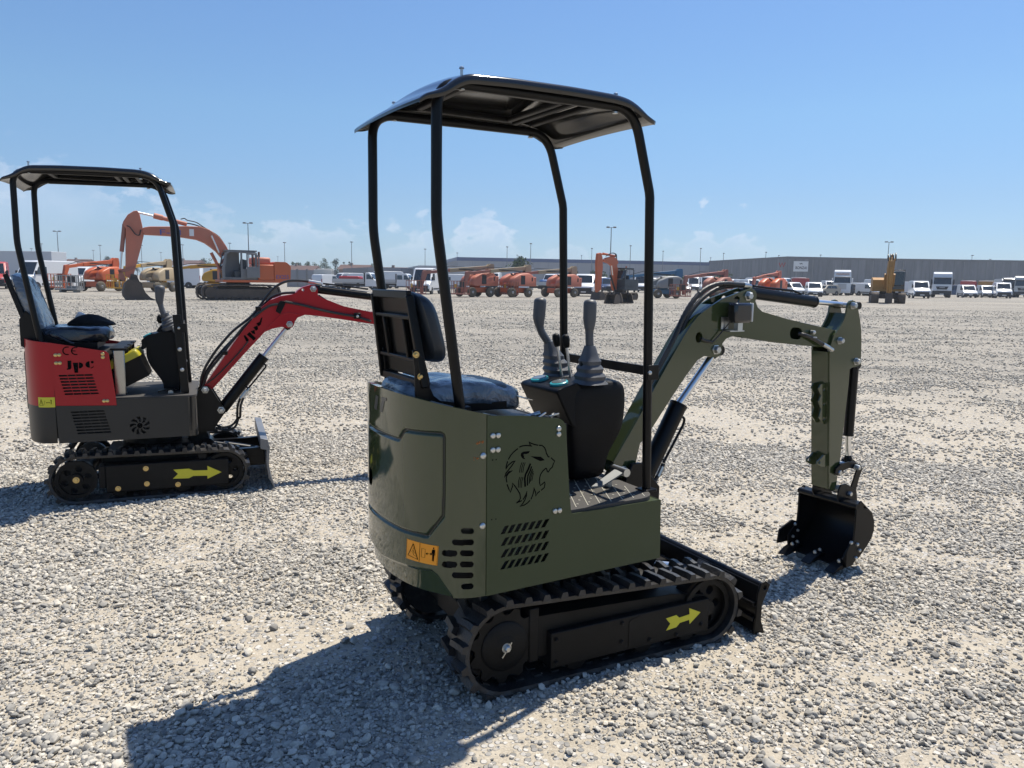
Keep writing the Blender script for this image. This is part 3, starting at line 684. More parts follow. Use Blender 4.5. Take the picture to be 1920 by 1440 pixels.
Dd = seg_dist(door)
disp = -.008*np.exp(-(Dd/.0062)**4)
crease = zs2([(120,770),(250,880),(450,968),(770,1040),(830,1090),(985,1312)])
cs, cz = np.array([p[0] for p in crease]), np.array([p[1] for p in crease]); o_ = np.argsort(cs)
zline = np.interp(Sabs, cs[o_], cz[o_]); zline = np.where(Sabs < cs.min(), ZB-.05, zline)
zline = np.where(Sabs > CWL*.5, np.take_along_axis(zline, (419-np.arange(420))[:, None].repeat(NZ, 1), 0), zline)
below = np.clip((zline-Zabs)/.012, 0, 1); disp = disp-.011*below*below*(3-2*below)-np.clip(zline-Zabs, 0, 1)*.16
slots_px = [(1143,640,67,30),(1098,758,113,30),(955,870,80,32),(1137,870,72,30),(955,988,80,32),(1137,988,72,30),(1097,1103,112,30),(1142,1217,66,30)]
hole = np.zeros_like(Zabs, bool); FOLD = np.zeros_like(hole)
for x, y, hw, hh in slots_px:
    a = on_shell(670+(x-hw+hh)/5.538, 880+(y+ (0.0))/5.538); c = on_shell(670+(x+hw-hh)/5.538, 880+y/5.538)
    hole |= seg_dist([a, c]) < hh/5.538*.00225*1.0
lock = on_shell(695, 893); hole |= (np.hypot((Sabs-lock[0]), Zabs-lock[1]) < .036)
gv = (np.stack([CWP[:, 0][:, None]+CWN[:, 0][:, None]*disp, CWP[:, 1][:, None]+CWN[:, 1][:, None]*disp, Zabs], -1)).reshape(-1, 3)
mb = MB(); idx = lambda i, j: i*NZ+j
Fo, mi = [], []
for i in range(419):
    for j in range(NZ-1):
        if hole[i, j] and hole[i+1, j] and hole[i, j+1] and hole[i+1, j+1]: continue
        Fo.append((idx(i, j), idx(i+1, j), idx(i+1, j+1), idx(i, j+1))); mi.append(1 if Dd[i, j] < .0042 else 0)
mb.V = [tuple(v) for v in gv.tolist()]; mb.F = Fo; mb.mi = mi
# rim: rolled top edge and inner wall
o0 = len(mb.V); inn = CWP-CWN*.026
ring_t = [(a[0], a[1], ztop(a[0])) for a in CWP]; 
for a, q in zip(inn, CWP): mb.V.append((a[0], a[1], ztop(q[0])-.002))
for a, q in zip(inn, CWP): mb.V.append((a[0], a[1], .60))
for i in range(419):
    mb.F.append((idx(i, NZ-1), idx(i+1, NZ-1), o0+i+1, o0+i)); mb.mi.append(0); mb.F.append((o0+i, o0+i+1, o0+420+i+1, o0+420+i)); mb.mi.append(1)
cw = mb.build('counterweight', [M_OLIVE, M_GROOVE], g, GU, smooth=50)
cw['label'] = 'glossy rounded rear shell with pressed door outline and oval slots'
def conform(pts2, quad, off, parent, name, m, n=1):
    """lay flat polygons given in the unit square of 'quad' (four (s,z) corners bl,br,tr,tl) onto the shell"""
    pass
def shell_pt(s, z, off):
    i = np.clip(s/CWL*419, 0, 418.999); k = int(i); t = i-k; p = CWP[k]*(1-t)+CWP[k+1]*t; n = CWN[k]*(1-t)+CWN[k+1]*t
    return (p[0]+n[0]*off, p[1]+n[1]*off, z)
q = zs2([(510,920),(835,998),(843,795),(518,722)])
def inquad(a, b): 
    s_ = (q[0][0]*(1-a)+q[1][0]*a)*(1-b)+(q[3][0]*(1-a)+q[2][0]*a)*b; z_ = (q[0][1]*(1-a)+q[1][1]*a)*(1-b)+(q[3][1]*(1-a)+q[2][1]*a)*b; return s_, z_
def patch_(mb, poly, off, nseg=1):
    """poly in unit coords, subdivided along its edges"""
    P = []
    for i, p in enumerate(poly):
        c = poly[(i+1) % len(poly)]
        for k in range(nseg): P.append((p[0]+(c[0]-p[0])*k/nseg, p[1]+(c[1]-p[1])*k/nseg))
    tr = tessellate_polygon([[Vector((a, b, 0)) for a, b in P]]); mb._add([shell_pt(*inquad(a, b), off) for a, b in P], [tuple(t) for t in tr])
mb = MB()
for k in range(12): patch_(mb, [(k/12, 0), ((k+1)/12, 0), ((k+1)/12, 1), (k/12, 1)], .0012)
mb.m(1)
def line_(pts, w):
    V_, F_ = stroke(pts, w)
    mb._add([shell_pt(*inquad(a, b), .0022) for a, b in V_], F_)
line_([(.47, .0), (.47, 1)], .012)
T3 = [(.08, .2), (.42, .12), (.25, .86)]
for i in range(3): line_([T3[i], T3[(i+1) % 3]], .022)
line_([(.17, .45), (.26, .42), (.24, .55)], .012); line_([(.25, .42), (.28, .3), (.36, .25)], .012); line_([(.25, .66), (.26, .58)], .012); line_([(.24,.55),(.33,.38)], .01)
for i in range(4): pp = [(.53, .3), (.64, .3), (.64, .74), (.53, .74)]; line_([pp[i], pp[(i+1) % 4]], .009)
line_([(.67, .52), (.82, .55)], .016); patch_(mb, [(.66, .52), (.71, .45), (.71, .59)], .0022); patch_(mb, [(.84, .55), (.79, .48), (.79, .62)], .0022)
patch_(mb, [(.875+.018*math.cos(2*PI*k/10), .86+.05*math.sin(2*PI*k/10)) for k in range(10)], .0022)
patch_(mb, [(.835, .78), (.915, .80), (.93, .5), (.915, .5), (.905, .68), (.9, .2), (.88, .2), (.875, .45), (.87, .2), (.85, .2), (.85, .66), (.84, .5), (.825, .5)], .0022)
for i in range(4): pp = [(.015, .03), (.985, .03), (.985, .97), (.015, .97)]; line_([pp[i], pp[(i+1) % 4]], .006)
mb.build('warning_decal', [M_ORA, M_INK], cw, GU)
mb = MB()                                                            # lettering at the rear upper edge
for poly in ([(335,328),(408,345),(404,388),(380,382),(350,540),(312,530),(340,372),(330,368)], [(258,300),(300,318),(275,480),(282,505),(250,500),(240,470)]):
    P = [shell_pt(*s_, .0012) for s_ in zs1(poly)]; tr = tessellate_polygon([[Vector((a, b, 0)) for a, b in poly]]); mb._add(P, [tuple(t) for t in tr])
mb.build('rear_lettering', mat('letter_dark', (.012, .022, .028), .3, coat=.3), cw, GU)
mb = MB()
for x, y in ((166, 551), (160, 1417)):
    s_, z_ = on_shell(880+x/6.545, 770+y/6.545); p = shell_pt(s_, z_, 0); mb.cut().lathe(p, (0, -1, 0), [(-.002, .0115), (.003, .0115), (.006, .009), (.0075, .004)], 18)
mb.build('rear_bolt', M_ZINC, cw, GU)
mb = MB()
for x, y in ((110, 405), (85, 590), (150,385)):
    for k in range(7):
        mb.cut(); s_, z_ = on_shell(880+(x+rnd.uniform(-32, 32))/6.545, 770+(y+rnd.uniform(-16, 16))/6.545); p = shell_pt(s_, z_, .0009); mb.sphere(p, rnd.uniform(.0015, .0038), 8, (1, .2, .8))
mb.build('rust_spots', M_RUST, cw, GU)

# ---- seat
mb = MB()
def cushion(mb, c, su, sv, h, n=4.5, seg=36, rot=None):
    prof = [(-.5, .80), (-.46, .93), (-.3, 1.0), (.2, 1.0), (.38, .96), (.46, .88), (.5, .74)]
    R = [[Vector(p) for p in selli((0, 0, a*h), su*b, sv*b, n, seg)] for a, b in prof]
    if rot is not None: R = [[rot @ p for p in r] for r in R]
    mb.loft([[tuple(Vector(c)+p) for p in r] for r in R])
cushion(mb, (-.52, 0, 1.075), .21, .185, .085)
seat = mb.build('seat', M_VINYL, g, GU, sub=1)
mb = MB()
N_ = 44; prof = [(1.03, .985), (1.05, 1.05), (1.085, 1.07), (1.115, 1.03), (1.130, .90), (1.134, .6), (1.132, .2)]
R = []
for zz, b in prof:
    r_ = []
    for k in range(N_):
        t = 2*PI*k/N_; w_ = 1+.028*math.sin(7*t+zz*60)+.022*math.sin(13*t-zz*90); x = .235*abs(math.cos(t))**.5*(1 if math.cos(t) > 0 else -1)*b*w_; y = .180*abs(math.sin(t))**.5*(1 if math.sin(t) > 0 else -1)*b*w_
        r_.append((-.505+x, y, zz-.03*max(0, x)/.2+.006*math.sin(9*t+b*9)))
    R.append(r_)
mb.loft(R, cap=True)
mb._add([(-.31, -.12, 1.07), (-.23, -.19, 1.045), (-.225, -.14, 1.035), (-.31, -.2, 1.06), (-.25, -.1, 1.04), (-.32, -.03, 1.08)], [(0, 1, 2), (0, 3, 1), (0, 2, 4), (0, 4, 5)])
cov = mb.build('seat_cover', M_FILM, seat, GU, sub=1); cov['label'] = 'clear plastic wrap over the seat cushion'
tilt = math.radians(19)
# backrest: plate frame behind, cushion in front
def bk(a, v, d=0):                                                    # a along the back from its foot, d forward of it
    return (-.742-math.sin(tilt)*(a-.30)*.45+d*math.cos(tilt)*.98, v, 1.10+a*.985+d*-.2)
mb = MB(); 
for vv in (-.20, .20):
    mb.bar(bk(.02, vv), bk(.35, vv*.86), .018, .03, (1, 0, 0))
mb.bar(bk(.35, -.172), bk(.35, .172), .03, .02, (1, 0, 0)); mb.bar(bk(.03, -.2), bk(.03, .2), .03, .02, (1, 0, 0)); mb.bar(bk(.27, -.17), bk(.27, .17), .016, .02, (1, 0, 0)); mb.bar(bk(.115, -.19), bk(.115, .19), .016, .02, (1, 0, 0))
for vv in (-.095, .095): mb.bar(bk(.115, vv), bk(.27, vv), .014, .02, (1, 0, 0))
vs = [bk(.05, -.19, .012), bk(.05, .19, .012), bk(.345, .165, .012), bk(.345, -.165, .012)]; vs += [tuple(Vector(p)+Vector((.012, 0, 0))) for p in vs]
mb._add(vs, [(0,1,2,3),(7,6,5,4),(0,4,5,1),(1,5,6,2),(2,6,7,3),(3,7,4,0)])
mb.build('backrest_frame', M_BLACK, seat, GU, bevel=.004)
mb = MB(); rotb = Matrix.Rotation(-tilt*.62-PI/2*0, 3, 'Y')
R = []
for d, b in ((.02, .90), (.03, 1.0), (.075, 1.0), (.095, .93), (.10, .80)):
    r_ = []
    for k in range(40):
        t = 2*PI*k/40; y = .205*b*abs(math.cos(t))**.5*(1 if math.cos(t) > 0 else -1); zz = .128*b*abs(math.sin(t))**.5*(1 if math.sin(t) > 0 else -1)
        r_.append(bk(.245+zz*1.0, y, d+.035*(.5-zz/.26)))
    R.append(r_)
mb.loft(R); mb.build('backrest', M_VINYL, seat, GU, sub=1)
prb = GU.vs([(773.7,657.5),(783,655),(789,665),(799,683),(806,712),(807,727),(813.5,742),(825.7,751.5),(848.7,754),(866,758),(866,775),(781,775),(779,735),(778,690)], -.20)
mb = MB(); mb.prism(prb, -.20, -.19); mb.cut().prism([(a_+.03, b_-.02) for a_, b_ in prb], .172, .182); mb.cut().box((-.735, -.188, 1.02), (-.36, .188, 1.05))
brk = mb.build('seat_bracket', M_BLACK, seat, GU, bevel=.002)
mb = MB()
for x, y in ((788, 706), (780, 665)):
    u_, z_ = GU.v(x, y, -.201); mb.cut().bolt((u_, -.201, z_), (0, -1, 0), .008, .008)
mb.build('bracket_bolt', M_BRASS, seat, GU)

# ---- clutter behind the panel edge: latch, fuel cap, wiring
mb = MB(); mb.box((-.52, -.30, .96), (-.24, .30, .985))
for k in range(6): mb.cut().tube(fillet([(-.50+k*.045, -.36, .985), (-.48+k*.045, -.34, 1.01+.01*(k % 2)), (-.44+k*.045, -.33, 1.0), (-.43+k*.045, -.2, .98)], .02), .006, 8)
mb.build('wiring', M_HOSE, g, GU)
mb = MB(); mb.bar((-.56, -.37, 1.045), (-.50, -.375, 1.03), .01, .006); mb.cut().bar((-.33, -.36, 1.01), (-.29, -.35, 1.025), .006, .004); mb.cut().bar((-.28, -.36, 1.012), (-.245, -.37, 1.022), .006, .004); mb.cut().cyl((-.36, -.3, 1.0), (-.30, -.33, 1.02), .010); mb.build('latch', M_ZINC, g, GU)

# ---- console
mb = MB()
R = []
for zz, u0, u1, hv, n_ in ((.655, .02, .19, .11, 6), (.72, .015, .19, .115, 7), (.79, .0, .205, .12, 8), (.86, -.02, .245, .145, 9), (.93, -.03, .262, .15, 9), (1.04, -.03, .26, .152, 9), (1.068, -.022, .255, .148, 8), (1.086, -.005, .24, .138, 7), (1.092, .02, .21, .12, 6)):
    R.append(selli(((u0+u1)/2, .01, zz), (u1-u0)/2, hv, n_, 48))
mb.loft(R); con = mb.build('control_console', M_PLAST, g, GU, sub=1)
mb = MB()                                                             # raised dash hump and the gauge pod leaning to the seat
pod = [(-.135, 1.075), (-.02, 1.10), (.0, 1.04), (-.01, .93), (-.06, .94)]
pod = [(-.100, 1.058), (-.092, 1.070), (.005, 1.092), (.03, 1.06), (.02, .89), (-.025, .92)]
mb.prism(pod, -.135, .155); mb.build('gauge_pod', M_PLAST, con, GU, bevel=.010, bseg=3)
nrm = Vector((-.2, 0, 1)).normalized()
for vv in (-.075, .075):
    p = Vector((-.043, vv+.01, 1.0815)); mb = MB(); mb.lathe(p, nrm, [(0, .038), (.008, .038), (.011, .034), (.0115, .030)], 28); gg = mb.build('gauge', M_TEAL, con, GU)
    MB().lathe(p+nrm*.0115, nrm, [(0, .031), (.0015, .030)], 28).build('gauge_dial', M_DIAL, con, GU)
def joystick(v, u, base, bend):
    mb = MB(); R = []
    zb_, zt_ = base, base+.165
    for k in range(11):                                              # ribbed bellows
        f = k/10; a = .040*(1-f)**.9+.020; a *= (1.07 if k % 2 == 0 else .92) if f < .62 else .95; R.append(selli((u+bend[0]*f*.5, v+bend[1]*f*.5, zb_+.155*f), a*1.0, a*1.12, 3.2, 28))
    mb.loft(R); bel = mb.build('bellows', M_GREY, con, GU, smooth=30)
    p0 = Vector((u+bend[0]*.55, v+bend[1]*.55, zb_+.15)); path = fillet([p0, p0+Vector((bend[0]*.35, bend[1]*.35, .05)), p0+Vector((bend[0]*.45, bend[1]*.45, .095)), p0+Vector((bend[0]*.4, bend[1]*.4, .172))], .05, 6)
    n_ = len(path); rs = []
    for i in range(n_):
        f = i/(n_-1); q_ = max(0, (f-.30)/.70); rs.append(.0168+.0105*q_*q_*(3-2*q_))
    mb = MB(); top = path[-1]; extra = [top+Vector((0, 0, d)) for d in (.008, .015, .020, .0225)]; mb.tube(path+extra, 0, 16, rs=rs+[.0270, .0240, .016, .006]); mb.build('joystick', M_GREY, con, GU, smooth=60)
    MB().cyl(p0-Vector((0, 0, .02)), p0+Vector((0, 0, .006)), .012).build('collar', M_ZINC, con, GU)
joystick(-.115, .075, 1.085, (-.01, .0)); joystick(.135, .09, 1.085, (-.10, .02))
def lever(p0, p1, r=.006):
    p0, p1 = Vector(p0), Vector(p1); d = (p1-p0).normalized()
    k = MB(); k.lathe(p1-d*.05, d, [(0, .011), (.006, .014), (.035, .0175), (.048, .016), (.055, .010), (.057, .004)], 16); kb = k.build('lever_knob', M_PLAST, con, GU)
    MB().cyl(p0, p1-d*.04, r).build('lever_rod', M_CHROME, con, GU)
a = GU.v(1042, 628, .07); c = GU.v(1054, 705, .07); lever((c[0], .07, c[1]-.01), (a[0], .07, a[1]))
a = GU.v(1060, 630, .03); c = GU.v(1070, 706, .03); lever((c[0], .03, c[1]-.01), (a[0], .03, a[1]))
a = GU.v(1103, 676, -.11); c = GU.v(1100, 717, -.11); lever((c[0]-.02, -.11, c[1]-.02), (a[0]-.02, -.11, a[1]), .0045)
# ---- foot pedal
mb = MB(); a = Vector((.02, -.23, zt+.075)); 
pp = [GU.z(x, y, z_) for x, y, z_ in ((1109, 912, .695), (1129, 911, .69), (1172, 884, .735), (1152, 880, .735))]
vs = [(*pp[0], .695), (*pp[1], .69), (*pp[2], .735), (*pp[3], .735)]; vs += [(x, y, z_-.006) for x, y, z_ in vs]
mb._add(vs, [(0,1,2,3),(7,6,5,4),(0,4,5,1),(1,5,6,2),(2,6,7,3),(3,7,4,0)]); ped = mb.build('foot_pedal', mat('pedal_steel', (.12,.125,.125), .6, metal=.3, var=.2), g, GU)
mb = MB(); c = Vector((*GU.z(1170, 885, .73), .73)); mb.cyl(c+Vector((0, -.02, 0)), c+Vector((0, .07, 0)), .017); mb.cut(); c2 = Vector((*GU.z(1144, 908, .675), .675)); mb.cyl(c2, c2+Vector((0, .04, -.0)), .013); mb.build('pedal_pivot', M_ZINC, ped, GU)

def make_canopy(root, fr, sleeves=False):
    VP = .30
    def post(v, pts): return [(u_, v, z_) for u_, z_ in pts]
    prf = [(-.610, 1.04), (-.705, 1.685), (-.705, 2.06), (-.62, 2.135), (.055, 2.150), (.135, 2.10), (.20, 1.838), (.242, .655)]
    for sg in (-1, 1):
        pts = [Vector((u_, sg*VP, z_)) for u_, z_ in prf]
        path = [pts[0]]+fillet([pts[0], pts[1], pts[2]], .05, 4)[1:-1]+fillet([pts[1]*.3+pts[2]*.7, Vector((-.705, sg*VP, 2.136)), Vector((-.3, sg*VP, 2.143))], .10, 8)+fillet([Vector((-.25, sg*VP, 2.143)), Vector((.108, sg*VP, 2.147)), pts[6]], .10, 9)[:-1]+[pts[6]+Vector((-.003, 0, .012)), pts[6]+Vector((0.001, 0, -.012)), pts[7]]
        if sg == -1: can = MB().tube(path, .0185, 14).build('canopy', M_BLACK, root, fr, smooth=50)
        else: MB().tube(path, .0185, 14).build('canopy_post', M_BLACK, can, fr, smooth=50)
    can['label'] = 'black tube canopy frame with moulded roof'
    mb = MB()
    for sg in (-1, 1): mb.cut().box((.205, sg*VP-.028, .652), (.275, sg*VP+.028, .664)); mb.cut().bar((-.60, sg*VP, 1.06), (-.585, sg*VP, .96), .045, .03)
    mb.build('post_foot', M_BLACK, can, fr, bevel=.003)
    if sleeves:
        for sg in (-1, 1):
            mb = MB(); mb.bar((.235, sg*VP, .70), (.200, sg*VP, 1.235), .052, .045, (0, 1, 0)); mb.build('post_sleeve', M_BLACK, can, fr, bevel=.004)
            mb = MB()
            for zz in (.86, 1.0): mb.cut().lathe((.222-(zz-.86)*.07, sg*VP-.027, zz), (0, -1, 0), [(0, .014), (.006, .013), (.011, .006)], 14)
            mb.build('sleeve_bolt', M_ZINC, can, fr)
    mb = MB(); mb.box((.222, -.40+.085, 1.13), (.230, .32, 1.168)); mb.box((.205, -.325, 1.115), (.262, -.318, 1.175)); mb.build('cross_bar', M_BLACK, can, fr, bevel=.002); mb = MB()
    mb = MB(); mb.lathe((.212, -.327, 1.145), (0, -1, 0), [(0, .009), (.005, .008), (.008, .003)], 14).build('bar_bolt', M_ZINC, can, fr)
    rprof = [(-.772, 2.072), (-.757, 2.086), (-.725, 2.096), (-.69, 2.114), (-.655, 2.142), (-.61, 2.163), (-.45, 2.172), (-.2, 2.177), (.0, 2.175), (.06, 2.166), (.105, 2.146), (.14, 2.122), (.17, 2.110), (.20, 2.109)]
    TV = [-1, -.998, -.993, -.985, -.975, -.965, -.955]+[-.9+.1*i for i in range(19)]+[.955, .965, .975, .985, .993, .998, 1]
    pr_ = fillet([(a, b, 0) for a, b in rprof], .05, 3)
    R = []
    for p in pr_:
        ring = []
        endk = max(0, 1-min(p.x+.772, .20-p.x)/.10)                      # rounded corners in plan
        hw = .350-.03*endk**5
        for t in TV:
            y = hw*t; cz = .030*(1-t*t)*(1-.75*endk)-(.020*(1-math.sqrt(max(0, 1-(max(0, abs(t)-.955)/.045)**2))))*(1-.8*endk)
            ring.append((p.x, y, p.y+cz))
        R.append((ring, p))
    outer = [r for r, p in R]; inner = [[(a, b*.985, c-.011) for a, b, c in r] for r in outer]
    mb = MB(); rings = [o+list(reversed(i)) for o, i in zip(outer, inner)]; mb.loft(rings)
    roof = mb.build('roof', mat('roof_plastic', (.010, .010, .010), .11, coat=.3, var=.2), can, fr, smooth=40)
    mb = MB()
    for (a, c) in (((-.55, -.20), (-.15, -.20)), ((-.55, .20), (-.15, .20)), ((-.10, -.24), (-.10, .24)), ((-.02, -.22), (-.02, .22)), ((-.55, -.2), (-.55, .2)), ((-.15, -.2), (-.15, .2))):
        mb.cut().bar((a[0], a[1], 2.160), (c[0], c[1], 2.160), .028, .022)
    mb.build('roof_rib', M_PLAST, roof, fr, bevel=.006)
    mb = MB()
    for u_ in (-.615, .02):
        for v_ in (-VP, VP): mb.cut().lathe((u_, v_, 2.160), (0, 0, 1), [(0, .005), (.026, .005), (.027, .009), (.032, .008), (.034, .004)], 10); mb.cut().cyl((u_, v_, 2.126), (u_, v_, 2.120), .011)
    mb.build('roof_bolt', M_ZINC, can, fr)
    return can
make_canopy(g, GU)
# ---- boom, arm, bucket
BV = -.095; VC = -.05
def Z5(pts): return [(1140+x/3.5556, 500+y/3.5556) for x, y in pts]
bo = GU.vs([(1150, 866), (1187, 802), (1238, 708), (1281, 632), (1297, 607)]+Z5([(600,330),(640,295),(700,255),(760,215),(930,150),(960,142),(985,160),(995,190),(985,230),(1000,270),(1030,300),(1200,350),(1440,405),(1540,430),(1585,455),(1600,495),(1585,530),(1560,545),(1400,535),(1200,515),(900,470),(830,463),(790,480),(765,512),(762,545),(760,575),(740,600),(715,606),(690,603),(640,597),(600,622),(520,730),(420,880),(300,1070),(215,1180)])+[(1190, 880), (1180, 897), (1165, 897), (1152, 885)], BV)
pinA = GU.v(1171, 884, BV)
hA = [circle2(GU.v(1140+860/3.5556, 500+220/3.5556, BV), .017, 14), circle2(GU.v(1140+607/3.5556, 500+472/3.5556, BV), .02, 14, .024), stadium(GU.v(1140+1255/3.5556, 500+445/3.5556, BV), .045, .028, ang=-.1)]
mb = MB(); mb.prism(bo, BV, BV+.010, hA); mb.prism(bo, -.015, -.005, hA)
def edge_plate(mb, pts, v0, v1, th):
    """closing plate along a polyline in the (u,z) plane"""
    P = [Vector(p) for p in pts]; rings = []
    for i, p in enumerate(P):
        d = (P[min(i+1, len(P)-1)]-P[max(i-1, 0)]).normalized(); n = Vector((-d.y, d.x))*th
        a, b = p, p-n; rings.append([(a.x, v0, a.y), (a.x, v1, a.y), (b.x, v1, b.y), (b.x, v0, b.y)])
    mb.loft(rings)
up_ = [Vector(p) for p in bo[:8]]
edge_plate(mb, [p+Vector((.006, -.004)) for p in up_], BV+.009, -.014, -.008)
lowp = [Vector(p) for p in GU.vs(Z5([(1560,525),(1400,515),(1200,495),(900,452),(830,445),(775,470),(745,510)]), BV)]; edge_plate(mb, lowp, BV+.009, -.014, .008)
lowp = [Vector(p) for p in GU.vs(Z5([(600,600),(520,700),(420,850),(300,1040),(215,1150)]), BV)]; edge_plate(mb, lowp, BV+.009, -.014, .008)
upt = [Vector(p) for p in GU.vs(Z5([(1000,290),(1030,318),(1200,368),(1440,422),(1540,447)]), BV)]; edge_plate(mb, upt, BV+.009, -.014, -.008)
boom = mb.build('boom', M_OLIVE, g, GU, bevel=.0015, bseg=1)
mb = MB(); mb.prism([(.27, .40), (.36, .40), (.47, .52), (.47, .60), (.36, .72), (.31, .72), (.27, .64)], -.125, -.105); mb.prism([(.27, .40), (.36, .40), (.47, .52), (.47, .60), (.36, .72), (.31, .72), (.27, .64)], .005, .025); mb.box((.20, -.18, .42), (.28, .08, .62)); mb.build('boom_bracket', M_BLACK, g, GU, bevel=.004)
def pins(mb, pts, v=BV, r=.019, h=.022):
    for x, y in pts:
        u_, z_ = GU.v(x, y, v-h*.6); mb.cut().cyl((u_, -.0, z_), (u_, v-.002, z_), r*.9); mb.lathe((u_, v, z_), (0, -1, 0), [(0, r*1.25), (.004, r*1.25), (.005, r), (h*.7, r), (h, r*.72)], 6)
mb = MB(); pins(mb, [(1406.5, 555), (1346, 656), (1172, 884)]); mb.build('boom_pin', M_ZINC, boom, GU)
# boom cylinder under the boom
def cyl_part(name, p0, pm, p1, rb, rr, parent):
    p0, pm, p1 = Vector(p0), Vector(pm), Vector(p1); d = (pm-p0).normalized()
    mb = MB(); mb.lathe(p0, d, [(0, rb*.55), (.01, rb), ((pm-p0).length-.012, rb), ((pm-p0).length-.010, rb*1.06), ((pm-p0).length-.001, rb*1.06), ((pm-p0).length, rr*1.2)], 24); mb.cyl(p0+Vector((0, -.03, 0)), p0+Vector((0, .03, 0)), rb*.75)
    b = mb.build(name, M_BLACK, parent, GU); d2 = (p1-pm).normalized()
    MB().cyl(pm-d2*.01, p1-d2*.03, rr).build('piston_rod', M_CHROME, b, GU); MB().cyl(p1+Vector((0, -.03, 0)), p1+Vector((0, .03, 0)), rr*1.5).lathe(p1-d2*.045, d2, [(0, rr*1.02), (.02, rr*1.5), (.04, rr*1.4)], 16).build('rod_eye', M_BLACK, b, GU)
    return b
a = GU.v(1194, 925, VC); m_ = GU.v(1273, 757, VC); t_ = GU.v(1343, 656, VC)
bc = cyl_part('boom_cylinder', (a[0], VC, a[1]), (m_[0], VC, m_[1]), (t_[0], VC, t_[1]), .040, .0165, g)
mb = MB(); h5 = lambda x, y: GU.v(1000+x/6.4, 760+y/6.4, -.07)
pt = [h5(x, y) for x, y in ((1730, 130), (1790, 135), (1815, 165), (1800, 230), (1560, 690))]; mb.tube(fillet([(a_, -.07, b_) for a_, b_ in pt], .03, 5), .0062, 8)
pt = [h5(x, y) for x, y in ((1505, 625), (1575, 660))]; mb.tube([(a_, -.07, b_) for a_, b_ in pt], .005, 8)
mb.build('oil_pipe', M_BLACK, bc, GU)
pt = [h5(x, y) for x, y in ((1560, 700), (1500, 840), (1420, 960), (1370, 1010), (1330, 1090))]; MB().tube(fillet([(a_, -.07, b_) for a_, b_ in pt], .03, 4), .0095, 10).build('oil_hose', M_HOSE, bc, GU)
MB().tube([(*h5(1548, 735)[:1], -.07, h5(1548, 735)[1]), (h5(1495, 850)[0], -.07, h5(1495, 850)[1])], .0115, 8).build('hose_fitting', M_ZINC, bc, GU)
a = GU.v(1400, 548, VC); m_ = GU.v(1527, 566, VC); t_ = GU.v(1602, 573, VC)
ac = cyl_part('arm_cylinder', (a[0], VC, a[1]), (m_[0], VC, m_[1]), (t_[0], VC, t_[1]), .0285, .013, g)
mb = MB(); pt = [GU.v(x, y, -.06) for x, y in ((1412, 536), (1440, 540), (1488, 545), (1500, 550), (1503, 556))]; mb.tube(fillet([(a_, -.06, b_) for a_, b_ in pt], .012, 4), .0055, 8); mb.build('oil_pipe', M_BLACK, ac, GU)
# arm
Z6 = lambda pts: [(1460+x/8, 540+y/8) for x, y in pts]; Z7 = lambda pts: [(1500+x/6.26, 720+y/6.26) for x, y in pts]
AVR = -.108
arm_o = GU.vs(Z6([(868,662),(930,580),(985,470),(1015,390),(1030,300),(1045,230),(1075,192),(1110,182),(1150,200),(1172,235),(1190,300),(1222,480),(1240,640),(1242,860),(1234,1080),(1236,1140),(1200,1165),(1150,1185),(1100,1195),(1066,1220),(1050,1440)])+Z7([(500,610),(470,900),(440,1080),(420,1240),(372,1252),(346,1235),(344,900),(352,0)])+Z6([(770,1440),(770,960),(770,900),(800,800),(830,700)]), AVR)
mb = MB(); mb.prism(arm_o, AVR, AVR+.010); mb.prism(arm_o, -.004, .006)
rear = GU.vs(Z6([(770,960),(770,1440)])+Z7([(346,900),(346,1235)]), AVR); edge_plate(mb, [Vector(p)+Vector((.004, 0)) for p in rear], AVR+.009, -.003, .008)
ear = GU.vs(Z6([(1015,390),(985,470),(930,580),(868,662)]), AVR); edge_plate(mb, [Vector(p)+Vector((.03, .0)) for p in ear], AVR+.009, -.003, .008)
frt = GU.vs(Z6([(1220,480),(1238,640),(1238,860),(1215,1100),(1055,1240)])+Z7([(495,610),(465,900),(430,1100),(415,1235)]), AVR); edge_plate(mb, [Vector(p)-Vector((.012, 0)) for p in frt], AVR+.009, -.003, -.008)
arm = mb.build('arm', M_OLIVE, g, GU, bevel=.0015, bseg=1)
mb = MB(); pins(mb, [(1578.5, 639), (1603, 573), (1609, 678), (1574, 886), (1575, 916.5)], AVR, .0165, .024); mb.build('arm_pin', M_ZINC, arm, GU)
u_, z_ = GU.v(1541, 735, -.06)                                          # wavy hose rail on the back of the arm
mb = MB(); us = arm_o[-6][0]
ra = GU.vs([(1536, 720), (1532, 728), (1537, 740), (1532, 752), (1537, 766), (1533, 782), (1541, 794), (1553, 797), (1553, 716)], -.075); mb.prism(ra, -.085, -.078, [circle2(GU.v(1543, y, -.08), .009, 10) for y in (730, 757, 785)]); mb.cut().prism(ra, -.04, -.033)
mb.cut(); e_ = GU.vs([(1527, 857), (1521, 862), (1520, 868), (1526, 872), (1535, 873), (1542, 868), (1550, 850), (1533, 850)], -.055); mb.prism(e_, -.095, -.086, [circle2(GU.v(1526, 864, -.06), .009, 10)]); mb.cut().prism(e_, -.03, -.02, [circle2(GU.v(1526, 864, -.06), .009, 10)])
mb.build('arm_lug', M_OLIVE, arm, GU, bevel=.001, bseg=1)
a = GU.v(1606, 680, VC); m_ = GU.v(1589, 817, VC); t_ = GU.v(1605, 880, VC)
a = GU.v(1601, 684, VC); m_ = GU.v(1590.5, 817, VC); t_ = GU.v(1590, 868, VC)
kc = cyl_part('bucket_cylinder', (a[0], VC, a[1]), (m_[0], VC, m_[1]), (t_[0], VC, t_[1]), .0265, .0155, g)
